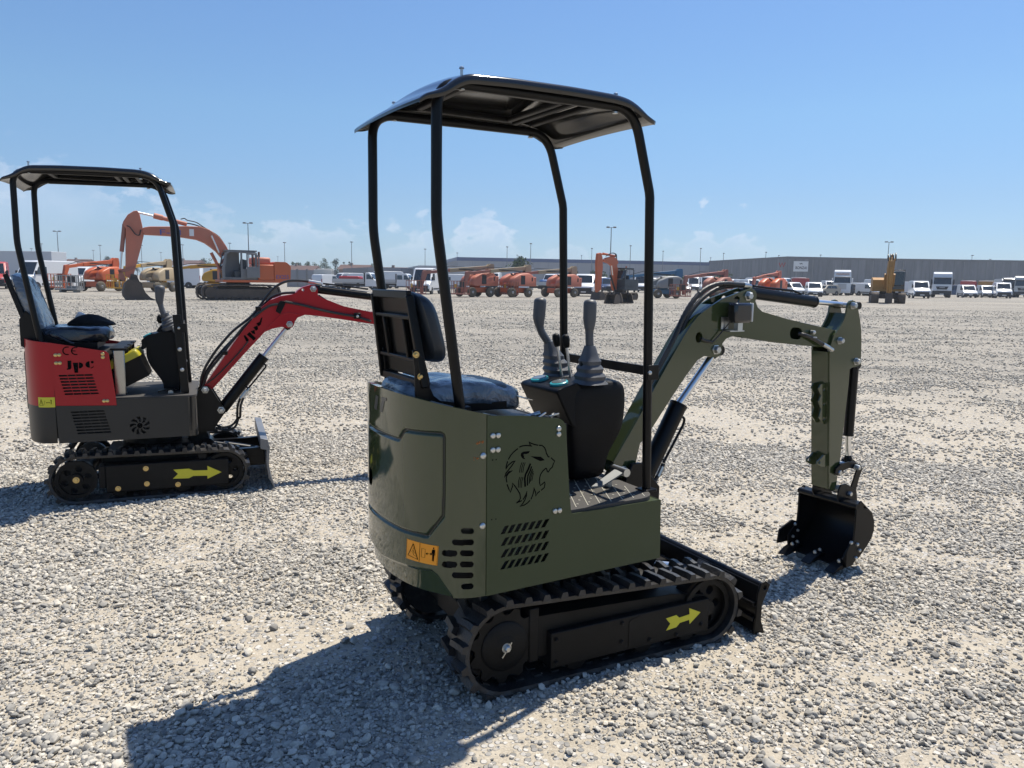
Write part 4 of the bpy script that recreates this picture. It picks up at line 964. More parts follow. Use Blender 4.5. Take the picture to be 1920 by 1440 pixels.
# links
p1, p2, p3, p4 = GU.v(1574, 886, AVR-.01), GU.v(1608, 877, AVR-.01), GU.v(1593, 926, AVR-.01), GU.v(1575, 916.5, AVR-.01)
mb = MB()
for v_ in (AVR-.018, .010):
    arcp = GU.vs(Z7([(400,1050),(410,990),(470,935),(560,910),(640,915),(700,945),(715,985),(690,1010),(640,990),(560,985),(500,1010),(480,1060),(440,1075)]), AVR-.01); mb.prism(arcp, v_, v_+.009)
    lk = GU.vs(Z7([(640,985),(700,985),(660,1100),(610,1290),(560,1310),(545,1270),(590,1140),(620,1050)]), AVR-.01); mb.prism(lk, v_-.010, v_-.001)
lk_ = mb.build('bucket_link', M_BLACK, g, GU, bevel=.0015, bseg=1)
mb = MB(); pins(mb, [(1609, 877), (1593.5, 926)], AVR-.02, .015, .026); mb.build('link_pin', M_ZINC, lk_, GU)
# bucket
SV, LV = -.235, .135
Zb = lambda pts: [(1360+x/4.5, 800+y/4.5) for x, y in pts]
side = GU.vs(Zb([(1110,690),(1118,668),(1152,628),(1168,650),(1170,688),(1205,698),(1238,730),(1258,790),(1256,870),(1235,940),(1200,1000),(1125,1110),(1060,1160),(1008,1186),(1000,1110),(1018,1060),(1085,965),(1098,850)]), SV)
mb = MB(); mb.prism(side, SV, SV+.010); mb.prism(side, LV-.010, LV)
back = GU.vs(Zb([(1120,672),(1165,655),(1205,700),(1240,735),(1256,795),(1254,870),(1232,940),(1197,1000),(1120,1112),(1060,1158),(1000,1196)]), SV); edge_plate(mb, [Vector(p)-Vector((.004, -.002)) for p in back], SV+.004, LV-.004, -.009)
lip = GU.v(1360+1113/4.5, 800+680/4.5, SV); mb.cyl((lip[0]+.004, SV, lip[1]), (lip[0]+.004, LV, lip[1]), .016)
earp = [GU.v(1575, 905, SV*.4), GU.v(1566, 925, SV*.4)]
for v_ in (AVR-.030, .020):
    ep = [(p4[0]-.035, p4[1]-.0), (p4[0]-.02, p4[1]+.028), (p4[0]+.02, p4[1]+.03), (p3[0]+.03, p3[1]+.02), (p3[0]+.045, p3[1]-.05), (lip[0]+.05, lip[1]+.01), (lip[0]-.01, lip[1]), (p4[0]-.04, p4[1]-.04)]
    mb.prism(ep, v_, v_+.009)
bk_ = mb.build('bucket', M_BLACK, g, GU, bevel=.0015, bseg=1)
edge = Vector(side[13]); e2 = GU.v(1360+1000/4.5, 800+1200/4.5, SV)
for vv in (SV+.035, (SV+LV)/2, LV-.035):
    mb = MB(); bx, bz_ = e2[0]+.012, e2[1]+.012
    prt = [(bx+.05, bz_+.012), (bx+.02, bz_+.022), (bx-.045, bz_-.0), (bx-.085, bz_-.026), (bx-.083, bz_-.03), (bx+.05, bz_-.006)]
    prt = [(a_, max(b_, .004)) for a_, b_ in prt]
    mb.prism(prt, vv-.028, vv+.028); th_ = mb.build('bucket_tooth', M_BLACK, bk_, GU, bevel=.002)
    mb = MB(); mb.lathe((bx-.005, vv, bz_+.012), (-.35, 0, 1), [(0, .011), (.012, .010), (.018, .005)], 10); mb.cut().lathe((bx+.035, vv, bz_+.018), (-.35, 0, 1), [(0, .011), (.012, .010), (.018, .005)], 10); mb.build('tooth_bolt', M_ZINC, bk_, GU)
for v_, s_ in ((SV-.010, 1), (LV, -1)):
    cutp = GU.vs(Zb([(1085,962),(1040,985),(1012,1055),(1003,1185),(1060,1165),(1128,1045),(1120,985)]), SV) if s_ == 1 else [(a_-.0, b_) for a_, b_ in GU.vs(Zb([(565,785),(460,868),(440,982),(520,965),(600,1000),(640,900),(620,800)]), LV)]
    ct = MB().prism(cutp, v_, v_+.010).build('side_cutter', M_BLACK, bk_, GU, bevel=.0015, bseg=1)
mb = MB()
for x, y in ((1060, 978), (1112, 993), (1130, 1043), (1098, 1107)): mb.cut(); u_, z_ = GU.v(1360+x/4.5, 800+y/4.5, SV-.012); mb.lathe((u_, SV-.010, z_), (0, -1, 0), [(0, .010), (.008, .009), (.012, .004)], 12)
for x, y in ((588, 822), (610, 874), (570, 925), (622, 970), (575, 1003)): mb.cut(); u_, z_ = GU.v(1360+x/4.5, 800+y/4.5, LV-.012); mb.lathe((u_, LV-.010, z_), (0, -1, 0), [(0, .009), (.008, .008), (.012, .004)], 12)
mb.build('cutter_bolt', M_ZINC, bk_, GU)
# hoses over the boom knee
for off, v_ in ((0, -.075), (7, -.058)):
    pts = Z5([(455, 445), (480, 380), (520, 300), (575, 215), (640, 150), (720, 115), (800, 112), (905, 122)]) if off == 0 else Z5([(490, 440), (510, 375), (545, 310), (600, 240), (665, 180), (740, 140), (800, 128), (900, 126)])
    P = [Vector((a_, v_, b_)) for a_, b_ in GU.vs(pts, v_)]; P = fillet([Vector((P[0].x-.14, v_, P[0].z-.22)), Vector((P[0].x-.03, v_, P[0].z-.05))]+P, .06, 5)
    rs = [.0105+(.0018 if (i % 2 and off == 0) else 0) for i in range(len(P))]
    hs = MB().tube(P, 0, 12, rs=rs).build('hydraulic_hose', M_HOSE, boom, GU)
    e_ = P[-1]; MB().tube([e_+Vector((-.004, 0, 0)), e_+Vector((.028, 0, -.003))], .014, 8).tube([e_+Vector((.028, 0, -.003)), e_+Vector((.046, 0, -.005))], .011, 6).build('hose_fitting', M_ZINC, boom, GU)
P = [Vector((a_, v2, b_)) for (x, y, v2) in ((1268, 445, -.085), (1310, 455, -.11), (1360, 475, -.115), (1405, 500, -.118), (1440, 522, -.118)) for a_, b_ in [GU.v(1140+x/3.5556, 500+y/3.5556, v2)]]
MB().tube(fillet(P, .03, 4), .0095, 12).build('hydraulic_hose', M_HOSE, boom, GU)
P2 = [Vector((a_, -.12, b_)) for (x, y) in ((1432, 517), (1470, 538), (1498, 556)) for a_, b_ in [GU.v(1140+x/3.5556, 500+y/3.5556, -.12)]]
MB().tube(P2[:2], .0115, 8).tube(P2[1:], .0095, 6).tube([P2[2]+Vector((-.004, 0, 0)), P2[2]+Vector((.008, .03, -.002))], .009, 8).build('hose_fitting', M_ZINC, boom, GU)
u_, z_ = GU.v(1140+1376/3.5556, 500+455/3.5556, -.12); mb = MB(); mb.lathe((u_, -.10, z_+.012), (0, -1, 0), [(0, .011), (.02, .010), (.026, .004)], 12); mb.tube(circle := [(u_+.012*math.cos(a_), -.118+.013*math.sin(a_), z_-.012) for a_ in np.linspace(0, 2*PI, 12, endpoint=False)], .003, 6, closed=True); mb.build('hose_clamp', M_ZINC, boom, GU)
# work light on the knee
lu, lz = GU.v(1140+868/3.5556, 500+308/3.5556, -.135)
mb = MB(); mb.box((lu-.055, -.175, lz-.045), (lu+.052, -.118, lz+.047)); wl = mb.build('work_light', mat('gloss_black', (.008, .008, .010), .18, coat=.5, var=.1), boom, GU, bevel=.012, bseg=3)
MB().box((lu+.052, -.170, lz-.04), (lu+.062, -.122, lz+.046)).build('light_lens', mat('lens_glass', (.55, .56, .56), .1, var=.05), boom, GU, bevel=.003)
mb = MB(); mb.box((lu-.06, -.15, lz-.085), (lu+.03, -.10, lz-.080)); mb.bar((lu+.0, -.14, lz-.046), (lu+.0, -.14, lz-.082), .03, .025); mb.box((lu-.075, -.108, lz-.075), (lu-.03, -.104, lz-.02)); mb.build('light_bracket', M_ZINC, boom, GU)
P = [Vector((a_, v2, b_)) for (x, y, v2) in ((820, 360, -.13), (780, 410, -.11), (735, 465, -.108), (700, 500, -.106)) for a_, b_ in [GU.v(1140+x/3.5556, 500+y/3.5556, v2)]]
mb = MB().tube(fillet(P, .02, 3), .0032, 6); P = [Vector((a_, -.108, b_)) for (x, y) in ((620, 480), (650, 495), (695, 503)) for a_, b_ in [GU.v(1140+x/3.5556, 500+y/3.5556, -.108)]]; mb.tube(P, .007, 8); mb.build('light_cable', M_HOSE, boom, GU)
# ================================================================== RED MACHINE
M_RED = mat('red_paint', (.36, .004, .010), .34, coat=.12, spec=.3, var=.08, vscale=3)
M_CHAR = mat('charcoal_panel', (.022, .021, .019), .40, spec=.4, var=.15, vscale=3, dust=.12, dustcol=(.06,.055,.045))
M_STEEL = mat('brushed_steel', (.34, .34, .33), .20, metal=.95, var=.1, vscale=10)
M_ALU = mat('grey_shield', (.30, .30, .29), .5, metal=.2, var=.15)
M_YELM = mat('yellow_plastic', (.42, .36, .015), .4, var=.08)
M_PAPER = mat('white_paper', (.70, .68, .66), .6, var=.06)
M_CLOTH = mat('black_cloth', (.008, .008, .009), .75, spec=.2, var=.3, vscale=20, bump=.4, bscale=40)
_R0 = onz(125, 948); REDH = 69.0; _rf = Frame(_R0, REDH); RC_ = _R0+_rf.f*.5+_rf.l*.44; RR = Frame(RC_, REDH)
r_root = thing('mini_excavator', 'red and black mini excavator with black canopy, black letters on its bent boom', 'mini excavator', RR)
root = r_root
Q4 = lambda pts: [(20+x/6.545, 620+y/6.545) for x, y in pts]; Q5 = lambda pts: [(200+x/5.76, 520+y/5.76) for x, y in pts]; Q6 = lambda pts: [(360+x/5.3333, 520+y/5.3333) for x, y in pts]; Q7 = lambda pts: [(340+x/6.545, 720+y/6.545) for x, y in pts]
rr_, rf_ = (-.440, .160, .158), (.470, .158, .150)
for sg in (1, -1):
    belt = make_track(root, RR, -.44*sg, -.26*sg, rr_, rf_, None, [(-.19, .067, .05), (.20, .067, .05)], 'red', 37)
    v = -.425*sg; mb = MB(); pl = RR.vs([(198, 876), (428.6, 857), (428.6, 905.4), (198, 923.4)], -.425)
    mb.box((-.268, min(v, v+sg*.10), .060), (.498, max(v, v+sg*.10), .243)); mb.box((-.31, min(v+sg*.012, v+sg*.11), .09), (-.268, max(v+sg*.012, v+sg*.11), .24)); mb.box((.30, min(v+sg*.03, v+sg*.09), .24), (.36, max(v+sg*.03, v+sg*.09), .285))
    mb.build('track_frame', M_BLKM, belt, RR, bevel=.006)
    mb = MB()
    for x, y in ((938, 338), (945, 436), (760, 467), (1145, 440)): mb.cut(); u_, z_ = RR.v(x/3.43, 780+y/3.43, -.425); mb.bolt((u_, v, z_), (0, -sg, 0), .012, .01)
    mb.build('frame_bolt', M_BRASS, belt, RR)
    if sg == 1:
        A = RR.vs([(x/3.43, 780+y/3.43) for x, y in [(1115,345),(1145,372),(1112,403),(1215,400),(1243,385),(1333,383),(1335,403),(1425,360),(1333,320),(1335,348),(1245,350),(1215,338)]], v)
        MB().prism(A, v-.0016, v-.0004).build('arrow_decal', M_YEL, belt, RR)
mb = MB(); mb.box((-.30, -.29, .13), (.34, .29, .27)); mb.box((-.20, -.22, .27), (.25, .22, .33)); mb.cyl((0, 0, .30), (0, 0, .395), .19, n=36); mb.cyl((-.44, -.27, .16), (-.44, .27, .16), .055)
mb.prism([(.20, .26), (.40, .26), (.36, .38), (.25, .38)], -.09, .09); mb.build('undercarriage', M_BLKM, root, RR, bevel=.006)
mb = MB(); bp2 = [(.712, .375), (.762, .365), (.775, .30), (.765, .20), (.775, .10), (.806, .0), (.80, -.004), (.760, .09), (.748, .20), (.752, .29), (.712, .30)]
mb.prism([(p[0], max(.002, p[1])) for p in bp2], -.445, .445); bl = mb.build('dozer_blade', mat('worn_blade', (.16, .165, .175), .42, metal=.4, var=.25, vscale=5, dust=.2), root, RR, bevel=.003)
mb = MB()
for vv in (-.20, .20): mb.bar((.18, vv, .19), (.75, vv, .20), .05, .13)
mb.cyl((.38, -.02, .275), (.50, -.02, .25), .022); mb.cyl((.36, -.10, .28), (.36, .06, .28), .05); mb.build('blade_arm', M_BLACK, bl, RR, bevel=.004)
MB().cyl((.47, -.02, .257), (.71, -.02, .205), .030).build('blade_ram', M_BLACK, bl, RR)
MB().cyl((.40, -.02, .272), (.47, -.02, .257), .018).build('blade_rod', M_CHROME, bl, RR)
MB().bolt((.70, -.06, .225), (0, -.3, 1), .014, .014).build('ram_bolt', M_ZINC, bl, RR)
# ---- house
PV = -.40; zs_ = .655
seam_t, seam_b = RR.v(95.5, 643, PV), RR.v(111, 831.5, PV); bx0 = (.30, .412); ztb = .687
red_o = [(-.532, zs_), (-.181, .643), (-.186, .72), (-.200, .86), (-.212, .985), (-.228, 1.002), (-.536, 1.060)]
holes = []
for i in range(7):
    for k in range(4):
        x0, y0 = 604+i*12.3+k*103, 552+i*37.6-k*3; c = RR.v(20+(x0+41)/6.545, 620+y0/6.545, PV); holes.append(stadium(c, .0262, .0058, 5, -.0))
def qpoly(pts): return RR.vs(Q4(pts), PV)
mb = MB().prism(red_o, PV-.004, PV, holes).m(1)
def ink(poly): mb.prism(qpoly(poly), PV-.0052, PV-.0042)
for cx_, e_bar in ((672, 0), (778, 1)):
    th = [math.radians(a) for a in range(70, 291, 20)]
    if cx_ == 672: arc_o = [(cx_+24+62*math.cos(a), 246-54*math.sin(a)) for a in th]; arc_i = [(cx_+24+46*math.cos(a), 246-40*math.sin(a)) for a in th]
    else: arc_o = [(cx_+24+62*math.cos(a), 248-52*math.sin(a)) for a in th]; arc_i = [(cx_+24+46*math.cos(a), 248-38*math.sin(a)) for a in th]
    ink(arc_o+arc_i[::-1])
ink([(752, 241), (798, 243), (798, 254), (752, 252)])
ink([(697, 368), (745, 366), (748, 455), (735, 474), (690, 478), (690, 468), (703, 458)]); ink([(763, 392), (828, 392), (832, 515), (788, 518)]); ink([(838, 390)]+[(838+54*math.cos(a), 425-38*math.sin(a)) for a in np.linspace(1.45, -1.45, 9)]+[(840, 464)])
ink([(968, 374), (974, 452)]+[(968+50*math.cos(a), 414-40*math.sin(a)) for a in np.linspace(4.6, 1.75, 9)]); ink([(1003+19*math.cos(a), 385-16*math.sin(a)) for a in np.linspace(0, 2*PI, 12, endpoint=False)]); ink([(980, 458), (1010, 440), (1022, 425), (1016, 450), (990, 464)])
pan = mb.build('side_panel', [M_RED, M_INK], root, RR); pan['label'] = 'red upper side panel with black letters and cooling slots'
MB().prism(red_o, -PV, -PV+.004).build('side_panel', M_RED, root, RR)
holes = []
for i in range(8):
    for k in range(4):
        x0, y0 = 752+i*12.3+k*102.5, 1000+i*36.8-k*5; c = RR.v(20+(x0+39)/6.545, 620+y0/6.545, PV); holes.append(stadium(c, .0255, .0058, 5, -.0))
# round fan cut-out
fc = RR.v(720/2.743, 600+542/2.743, PV); R_ = .062
for k in range(9):
    a = 2*PI*k/9; pts = []
    for rr2, da in ((.30, .0), (.34, .16), (.62, .30), (1.0, .52), (1.0, .15), (.62, -.08)): pts.append((fc[0]+R_*rr2*math.cos(a+da), fc[1]+R_*rr2*math.sin(a+da)))
    holes.append(pts)
blk_o = [(-.526, .407), (.255, .412), (.255, ztb-.004), (-.181, .687-.003), (-.181, .641), (-.532, zs_-.002)]
lowp = MB().prism(blk_o, PV-.0042, PV-.0002, holes).m(1)
lowp.prism(circle2(fc, .017, 16), PV-.005, PV-.0043)
lp_ = lowp.build('lower_panel', [M_CHAR, M_INK], root, RR); MB().prism(blk_o, -PV, -PV+.004).build('lower_panel', M_CHAR, root, RR)
mb = MB()
for x, y in [(552,300),(596,298),(560,398),(604,397),(1130,285),(1132,325),(1147,862),(1187,860)]:
    mb.cut(); u_, z_ = RR.v(20+x/6.545, 620+y/6.545, PV); mb.lathe((u_, PV-.004, z_), (0, -1, 0), [(0, .0115), (.003, .0115), (.006, .009), (.0075, .004)], 16)
mb.build('panel_bolt', M_BRASS, pan, RR)
# front corner of the box, deck
rc_ = .055; fr_o = []
mb = MB(); n_ = 10; path = [(.255, PV-.004)]+[(.255+rc_*math.sin(PI/2*k/n_), PV-.004+rc_*(1-math.cos(PI/2*k/n_))) for k in range(1, n_+1)]+[(.31, .344)]+[(.255+rc_*math.cos(PI/2*k/n_), .349+rc_*math.sin(PI/2*k/n_)) for k in range(1, n_+1)]+[(.255, .404)]
mb.loft([[(a, b, .412), (a, b, ztb-.004), (a-.004, b, ztb-.004), (a-.004, b, .412)] for a, b in path], cap=False)
mb.box((-.50, -.38, .408), (.30, .38, .416)); mb.build('floor_box', mat('gloss_charcoal', (.012, .012, .012), .18, coat=.6, var=.1), root, RR, smooth=50)
dk = [(a-.002, b) for a, b in path]+[(-.20, .395), (-.20, -.395)]
MB().prism(dk, ztb-.005, ztb+.006, axis='z').build('floor_mat', M_MAT, root, RR, bevel=.002)
mb = MB(); mb.box((-.50, -.36, .42), (.18, .36, .66)); mb.box((-.52, -.37, .66), (-.24, .37, .99)); mb.box((-.62, -.3, .42), (-.50, .3, .62)); mb.build('engine_block', M_DARK, root, RR)
# rear shell: red above, charcoal below
pl_t = np.linspace(0, PI, 97); su = -.535-.21*np.abs(np.sin(pl_t))**(2/2.3); sv_ = -.40*np.sign(np.cos(pl_t))*np.abs(np.cos(pl_t))**(2/2.3)
def rzt(u): return 1.06+(-.535-u)*.10
rows = [.407, .42, .50, .58, zs_-.002, zs_, .75, .85, .95, 1.0]
mb = MB(); K_ = len(pl_t)
for i in range(K_):
    a, b = su[i], sv_[i]; sc = lambda z: 1-.03*max(0, (.44-z)/.04)**1.5
    col_ = [(-.535+(a+.535)*sc(z), b*sc(z), z) for z in rows]+[(a, b, rzt(a)), (-.535+(a+.535)*.91, b*.955, rzt(a)-.001), (-.535+(a+.535)*.91, b*.955, .75)]
    mb.V += col_
M__ = len(rows)+3
for i in range(K_-1):
    for j in range(M__-1): mb.F.append((i*M__+j, (i+1)*M__+j, (i+1)*M__+j+1, i*M__+j+1)); mb.mi.append(1 if j < 4 else 0)
cw2 = mb.build('counterweight', [M_RED, M_CHAR], root, RR, smooth=45)
arc2 = np.concatenate([[0], np.cumsum(np.hypot(np.diff(su), np.diff(sv_)))]); 
def shell2(s, z, off):
    u_ = np.interp(s, arc2, su); v_ = np.interp(s, arc2, sv_); du = np.interp(s+.004, arc2, su)-np.interp(s-.004, arc2, su); dv_ = np.interp(s+.004, arc2, sv_)-np.interp(s-.004, arc2, sv_); l = math.hypot(du, dv_); nx_, ny_ = dv_/l, -du/l
    if nx_*(u_+.45)+ny_*v_ < 0: nx_, ny_ = -nx_, -ny_
    return (u_+nx_*off, v_+ny_*off, z)
SG = [(s, z) for s in np.linspace(0, .6, 121) for z in np.linspace(.41, 1.06, 131)]; SP = np.array([pix(RR.M @ Vector(shell2(s, z, 0))) for s, z in SG])
def on2(x, y): i = ((SP-np.array((x, y)))**2).sum(1).argmin(); return SG[i]
q2 = [on2(*p) for p in Q4([(345, 935), (545, 942), (538, 820), (332, 815)])]
def quad2(mbx, a0, b0, a1, b1, off, n=8):
    for k in range(n):
        P = []
        for aa, bb in ((a0+(a1-a0)*k/n, b0), (a0+(a1-a0)*(k+1)/n, b0), (a0+(a1-a0)*(k+1)/n, b1), (a0+(a1-a0)*k/n, b1)):
            s_ = (q2[0][0]*(1-aa)+q2[1][0]*aa); z_ = q2[0][1]*(1-bb)+q2[3][1]*bb; P.append(shell2(s_, z_, off))
        mbx._add(P, [(0, 1, 2, 3)])
mb = MB(); quad2(mb, 0, 0, 1, 1, .0015); mb.m(1)
def tri2(pts):
    P = [shell2(q2[0][0]*(1-a)+q2[1][0]*a, q2[0][1]*(1-b)+q2[3][1]*b, .0025) for a, b in pts]; mb._add(P, [tuple(t) for t in tessellate_polygon([[Vector((a, b, 0)) for a, b in pts]])])
def seg2(p, q, w): V_, F_ = stroke([p, q], w); mb._add([shell2(q2[0][0]*(1-a)+q2[1][0]*a, q2[0][1]*(1-b)+q2[3][1]*b, .0025) for a, b in V_], F_)
for p, q in (((.08, .2), (.34, .2)), ((.34, .2), (.21, .8)), ((.21, .8), (.08, .2)), ((.17, .4), (.25, .4)), ((.21, .62), (.21, .45))): seg2(p, q, .025)
seg2((.42, .3), (.42, .65), .015); seg2((.42, .65), (.5, .65), .02); seg2((.55, .48), (.70, .48), .03); tri2([(.52, .48), (.57, .40), (.57, .56)]); tri2([(.72, .48), (.67, .40), (.67, .56)]); tri2([(.76, .25), (.78, .6), (.76, .65), (.79, .82), (.83, .65), (.81, .6), (.82, .25), (.79, .45)])
mb.build('warning_decal', [M_YEL, M_INK], cw2, RR)
# perforated rear plate
s_a = arc2[-1]*.34; mb = MB()
for k in range(10):
    mb._add([shell2(s_a+.03*k, .60, .004), shell2(s_a+.03*(k+1), .60, .004), shell2(s_a+.03*(k+1), .985, .004), shell2(s_a+.03*k, .985, .004)], [(0, 1, 2, 3)])
mb.m(1)
for i in range(24):
    for k in range(12):
        s0_ = s_a+.012+.0235*k; z0_ = .615+.0150*i; mb._add([shell2(s0_, z0_, .0055), shell2(s0_+.014, z0_, .0055), shell2(s0_+.014, z0_+.009, .0055), shell2(s0_, z0_+.009, .0055)], [(0, 1, 2, 3)])
mb.build('rear_grille', [mat('grille_grey', (.16, .16, .15), .5, metal=.3), M_INK], cw2, RR)
# ---- seat, bulkhead
mb = MB(); mb.box((-.20, -.30, ztb), (-.13, .37, 1.0)); mb.build('bulkhead', M_STEEL, root, RR, bevel=.006)
mb = MB(); mb.box((-.215, -.31, 1.0), (-.115, .372, 1.012)); 
for vv in (-.24, -.05, .18): mb.box((-.135, vv-.01, .95), (-.112, vv+.01, 1.018))
mb.build('bulkhead_lid', M_BLKM, root, RR, bevel=.002); MB().box((-.1295, .20, .86), (-.1285, .34, .985)).build('yellow_sticker', M_YEL, root, RR)
mb = MB(); cushion(mb, (-.49, 0, 1.085), .205, .20, .085); seat = mb.build('seat', M_VINYL, root, RR, sub=1)
mb = MB(); R = []
for zz, b in [(1.04, .985), (1.06, 1.05), (1.10, 1.08), (1.130, 1.03), (1.148, .9), (1.152, .6), (1.148, .2)]:
    ring = []
    for k in range(40):
        t = 2*PI*k/40; w_ = 1+.03*math.sin(6*t+zz*70)+.025*math.sin(11*t-zz*95); ring.append((-.46+.225*abs(math.cos(t))**.5*(1 if math.cos(t) > 0 else -1)*b*w_, .205*abs(math.sin(t))**.5*(1 if math.sin(t) > 0 else -1)*b*w_, zz+.007*math.sin(8*t+b*9)))
    R.append(ring)
mb.loft(R); cv = mb.build('seat_cover', mat('dark_film', (.012, .016, .022), .22, coat=.6, var=.4, vscale=14, bump=.9, bscale=22), seat, RR, sub=1)
def bk2(a, v, d=0): return (-.66-math.sin(math.radians(17))*a+d*.95, v, 1.10+a*.96-d*.28)
mb = MB(); R = []
for d, b in ((-.02, .92), (.0, 1.02), (.05, 1.03), (.075, .95), (.085, .82)):
    ring = []
    for k in range(44):
        t = 2*PI*k/44; w_ = 1+.03*math.sin(5*t+d*60)+.015*math.sin(13*t); y = .200*b*abs(math.cos(t))**.45*(1 if math.cos(t) > 0 else -1)*w_; zz = .20*b*abs(math.sin(t))**.45*(1 if math.sin(t) > 0 else -1)*(1+.02*math.sin(9*t)); ring.append(bk2(.215+zz, y, d+.012*math.sin(14*y*10)))
    R.append(ring)
mb.loft(R); bkr = mb.build('backrest', M_FILM, seat, RR, sub=1); bkr['label'] = 'backrest wrapped in clear wrinkled plastic'
mb = MB(); mb.bar(bk2(-.05, -.2, -.03), bk2(.40, -.19, -.03), .02, .03, (1, 0, 0)); mb.bar(bk2(-.05, .2, -.03), bk2(.36, .2, -.03), .02, .03, (1, 0, 0)); mb.box((-.70, -.2, 1.0), (-.3, .2, 1.045)); mb.prism([(-.74, 1.03), (-.74, 1.2), (-.70, 1.26), (-.65, 1.2), (-.60, 1.1), (-.5, 1.05), (-.5, 1.0), (-.7, 1.0)], -.225, -.215); mb.build('seat_frame', M_BLACK, seat, RR, bevel=.003)
mb = MB(); p = Vector(bk2(.02, .05, .15)); 
for k, (dx, dz, s_) in enumerate(((0, .0, .034), (-.01, .045, .028), (.0, .075, .026), (.014, .03, .022))): mb.sphere(p+Vector((dx, .02*k-.03, dz)), s_, 10, (.7, .9, 1))
pb = MB()
mb2 = MB(); p = Vector((-.43, .06, 1.165)); mb2.box(p+Vector((-.03, -.02, -.0)), p+Vector((.035, .04, .065)), Matrix.Rotation(math.radians(28), 3, 'Y')); mb2.build('paper_tag', M_PAPER, seat, RR, bevel=.012)
mb2 = MB(); mb2.tube(fillet([(-.53, -.24, 1.10), (-.50, -.245, 1.08), (-.45, -.25, 1.05), (-.43, -.25, 1.045)], .02), .006, 8); mb2.build('seat_lever', M_GREY, seat, RR)
# ---- console: drum-shaped side, shield plate behind
cp = RR.vs(Q5([(735,590),(640,585),(560,592),(500,625),(455,680),(430,740),(425,810),(440,890),(470,950),(530,1030),(590,1105),(615,1160),(620,1220),(780,1240),(782,900),(760,700)]), -.15)
con = MB().prism(roundpoly(cp, .02), -.15, .15).build('control_console', M_PLAST, root, RR, bevel=.014, bseg=3)
mb = MB(); sp = [(.205, ztb), (.213, ztb), (.200, 1.06), (.175, 1.15), (.168, 1.148), (.192, 1.06)]; mb.prism(sp, -.27, .27); mb.build('shield_plate', M_ALU, con, RR)
mb = MB()
for zz in (.75, .86, .97, 1.05):
    for vv in (-.2, .2): mb.cut().lathe((.206, vv, zz), (1, 0, 0), [(0, .011), (.006, .010), (.010, .004)], 12)
mb.build('shield_bolt', M_ZINC, con, RR)
pg = RR.vs(Q5([(560,600),(490,610),(440,625),(400,655),(372,680),(385,715),(372,755),(395,778),(430,760),(470,700)]), -.1); mb = MB(); mb.prism(roundpoly(pg, .01), -.13, .12); mb.build('gauge_pod', M_PLAST, con, RR, bevel=.006)
MB().lathe((-.0, -.06, 1.075), (-.5, 0, 1), [(0, .034), (.01, .034), (.013, .030)], 20).build('gauge', M_TEAL, con, RR)
for vv in (-.10, .12):
    pts = RR.vs(Q5([(690,520),(640,430),(605,380),(585,310),(570,255),(572,180),(575,120)]), vv if vv < 0 else vv); P = [Vector((a, vv, b)) for a, b in pts]
    mb = MB(); R = []
    bb = [Vector((a, vv, b)) for a, b in RR.vs(Q5([(700,560),(675,500),(650,450),(620,395)]), vv)]; bp3 = fillet(bb, .02, 3); n3 = len(bp3); mb.tube(bp3, 0, 14, rs=[.062-.035*(i/(n3-1))+(.005 if i % 2 else -.003) for i in range(n3)]); mb.build('bellows', M_GREY, con, RR, smooth=30)
    P = fillet(P[1:], .04, 4); n3 = len(P); top = P[-1]; rs = [.022-.004*math.sin(min(1, i/(n3*.6))*PI)+.012*max(0, (i/(n3-1)-.5)*2) for i in range(n3)]
    mb = MB(); mb.tube(P+[top+Vector((0, 0, d)) for d in (.010, .018, .023)], 0, 14, rs=rs+[.031, .024, .008]); mb.build('joystick', M_GREY, con, RR, smooth=60)
mb = MB(); pk = RR.vs(Q5([(540,580),(580,520),(620,495),(660,520),(710,570),(700,590)]), -.05); mb.prism(pk, -.12, .0); mb.build('lever_base', M_PLAST, con, RR, bevel=.012); MB().sphere((*RR.v(200+575/5.76, 520+450/5.76, -.05)[:1], -.05, RR.v(200+575/5.76, 520+450/5.76, -.05)[1]), .022, 10, (1, 1, 1.5)).build('lever_knob', M_PLAST, con, RR)
mb = MB(); c = RR.v(200+710/5.76, 520+1250/5.76, -.26); mb.cyl((c[0]-.01, -.28, c[1]+.006), (c[0]-.01, -.2, c[1]+.006), .017); mb.build('pedal_pivot', M_ZINC, root, RR); MB().prism([(c[0]-.09, c[1]+.012), (c[0]-.04, c[1]+.022), (c[0]+.02, c[1]+.03), (c[0]+.02, c[1]+.036), (c[0]-.045, c[1]+.03), (c[0]-.09, c[1]+.02)], -.29, -.22).build('foot_pedal', M_BLKM, root, RR)
make_canopy(root, RR, True)
# ---- boom
BV = -.095
bo = RR.vs(Q6([(118,1090),(250,900),(400,680),(520,520),(640,375),(700,295),(780,232),(880,190),(1000,172),(1030,165),(1060,130),(1110,98),(1190,74),(1230,80),(1255,110),(1260,180),(1300,205),(1520,290),(1780,345)])+[(770, 590), (800, 600), (808, 612), (800, 622), (770, 613)]+Q6([(1790,465),(1500,420),(1250,385),(1130,375),(1060,400),(1028,440),(1018,480),(995,505),(960,510),(900,495),(800,515),(730,545),(640,640),(500,790),(330,980),(205,1118),(160,1140),(125,1125)]), BV)
mb = MB(); mb.prism(bo, BV, .0, [circle2(RR.v(*Q6([(1110, 125)])[0], BV), .010, 12)]).m(1)
def bi(poly): mb.prism(RR.vs(Q6(poly), BV), BV-.0016, BV-.0004)
for poly in ([(515,585),(530,575),(570,625),(560,645),(540,640)], [(548,572),(575,545),(640,610),(620,635)], [(585,540),(625,525),(632,570),(605,562)], [(612,500),(655,480),(662,520),(640,535)], [(640,462),(690,440),(690,470),(665,490),(650,470)], [(675,450),(690,405),(705,400),(695,450)]): bi(poly)
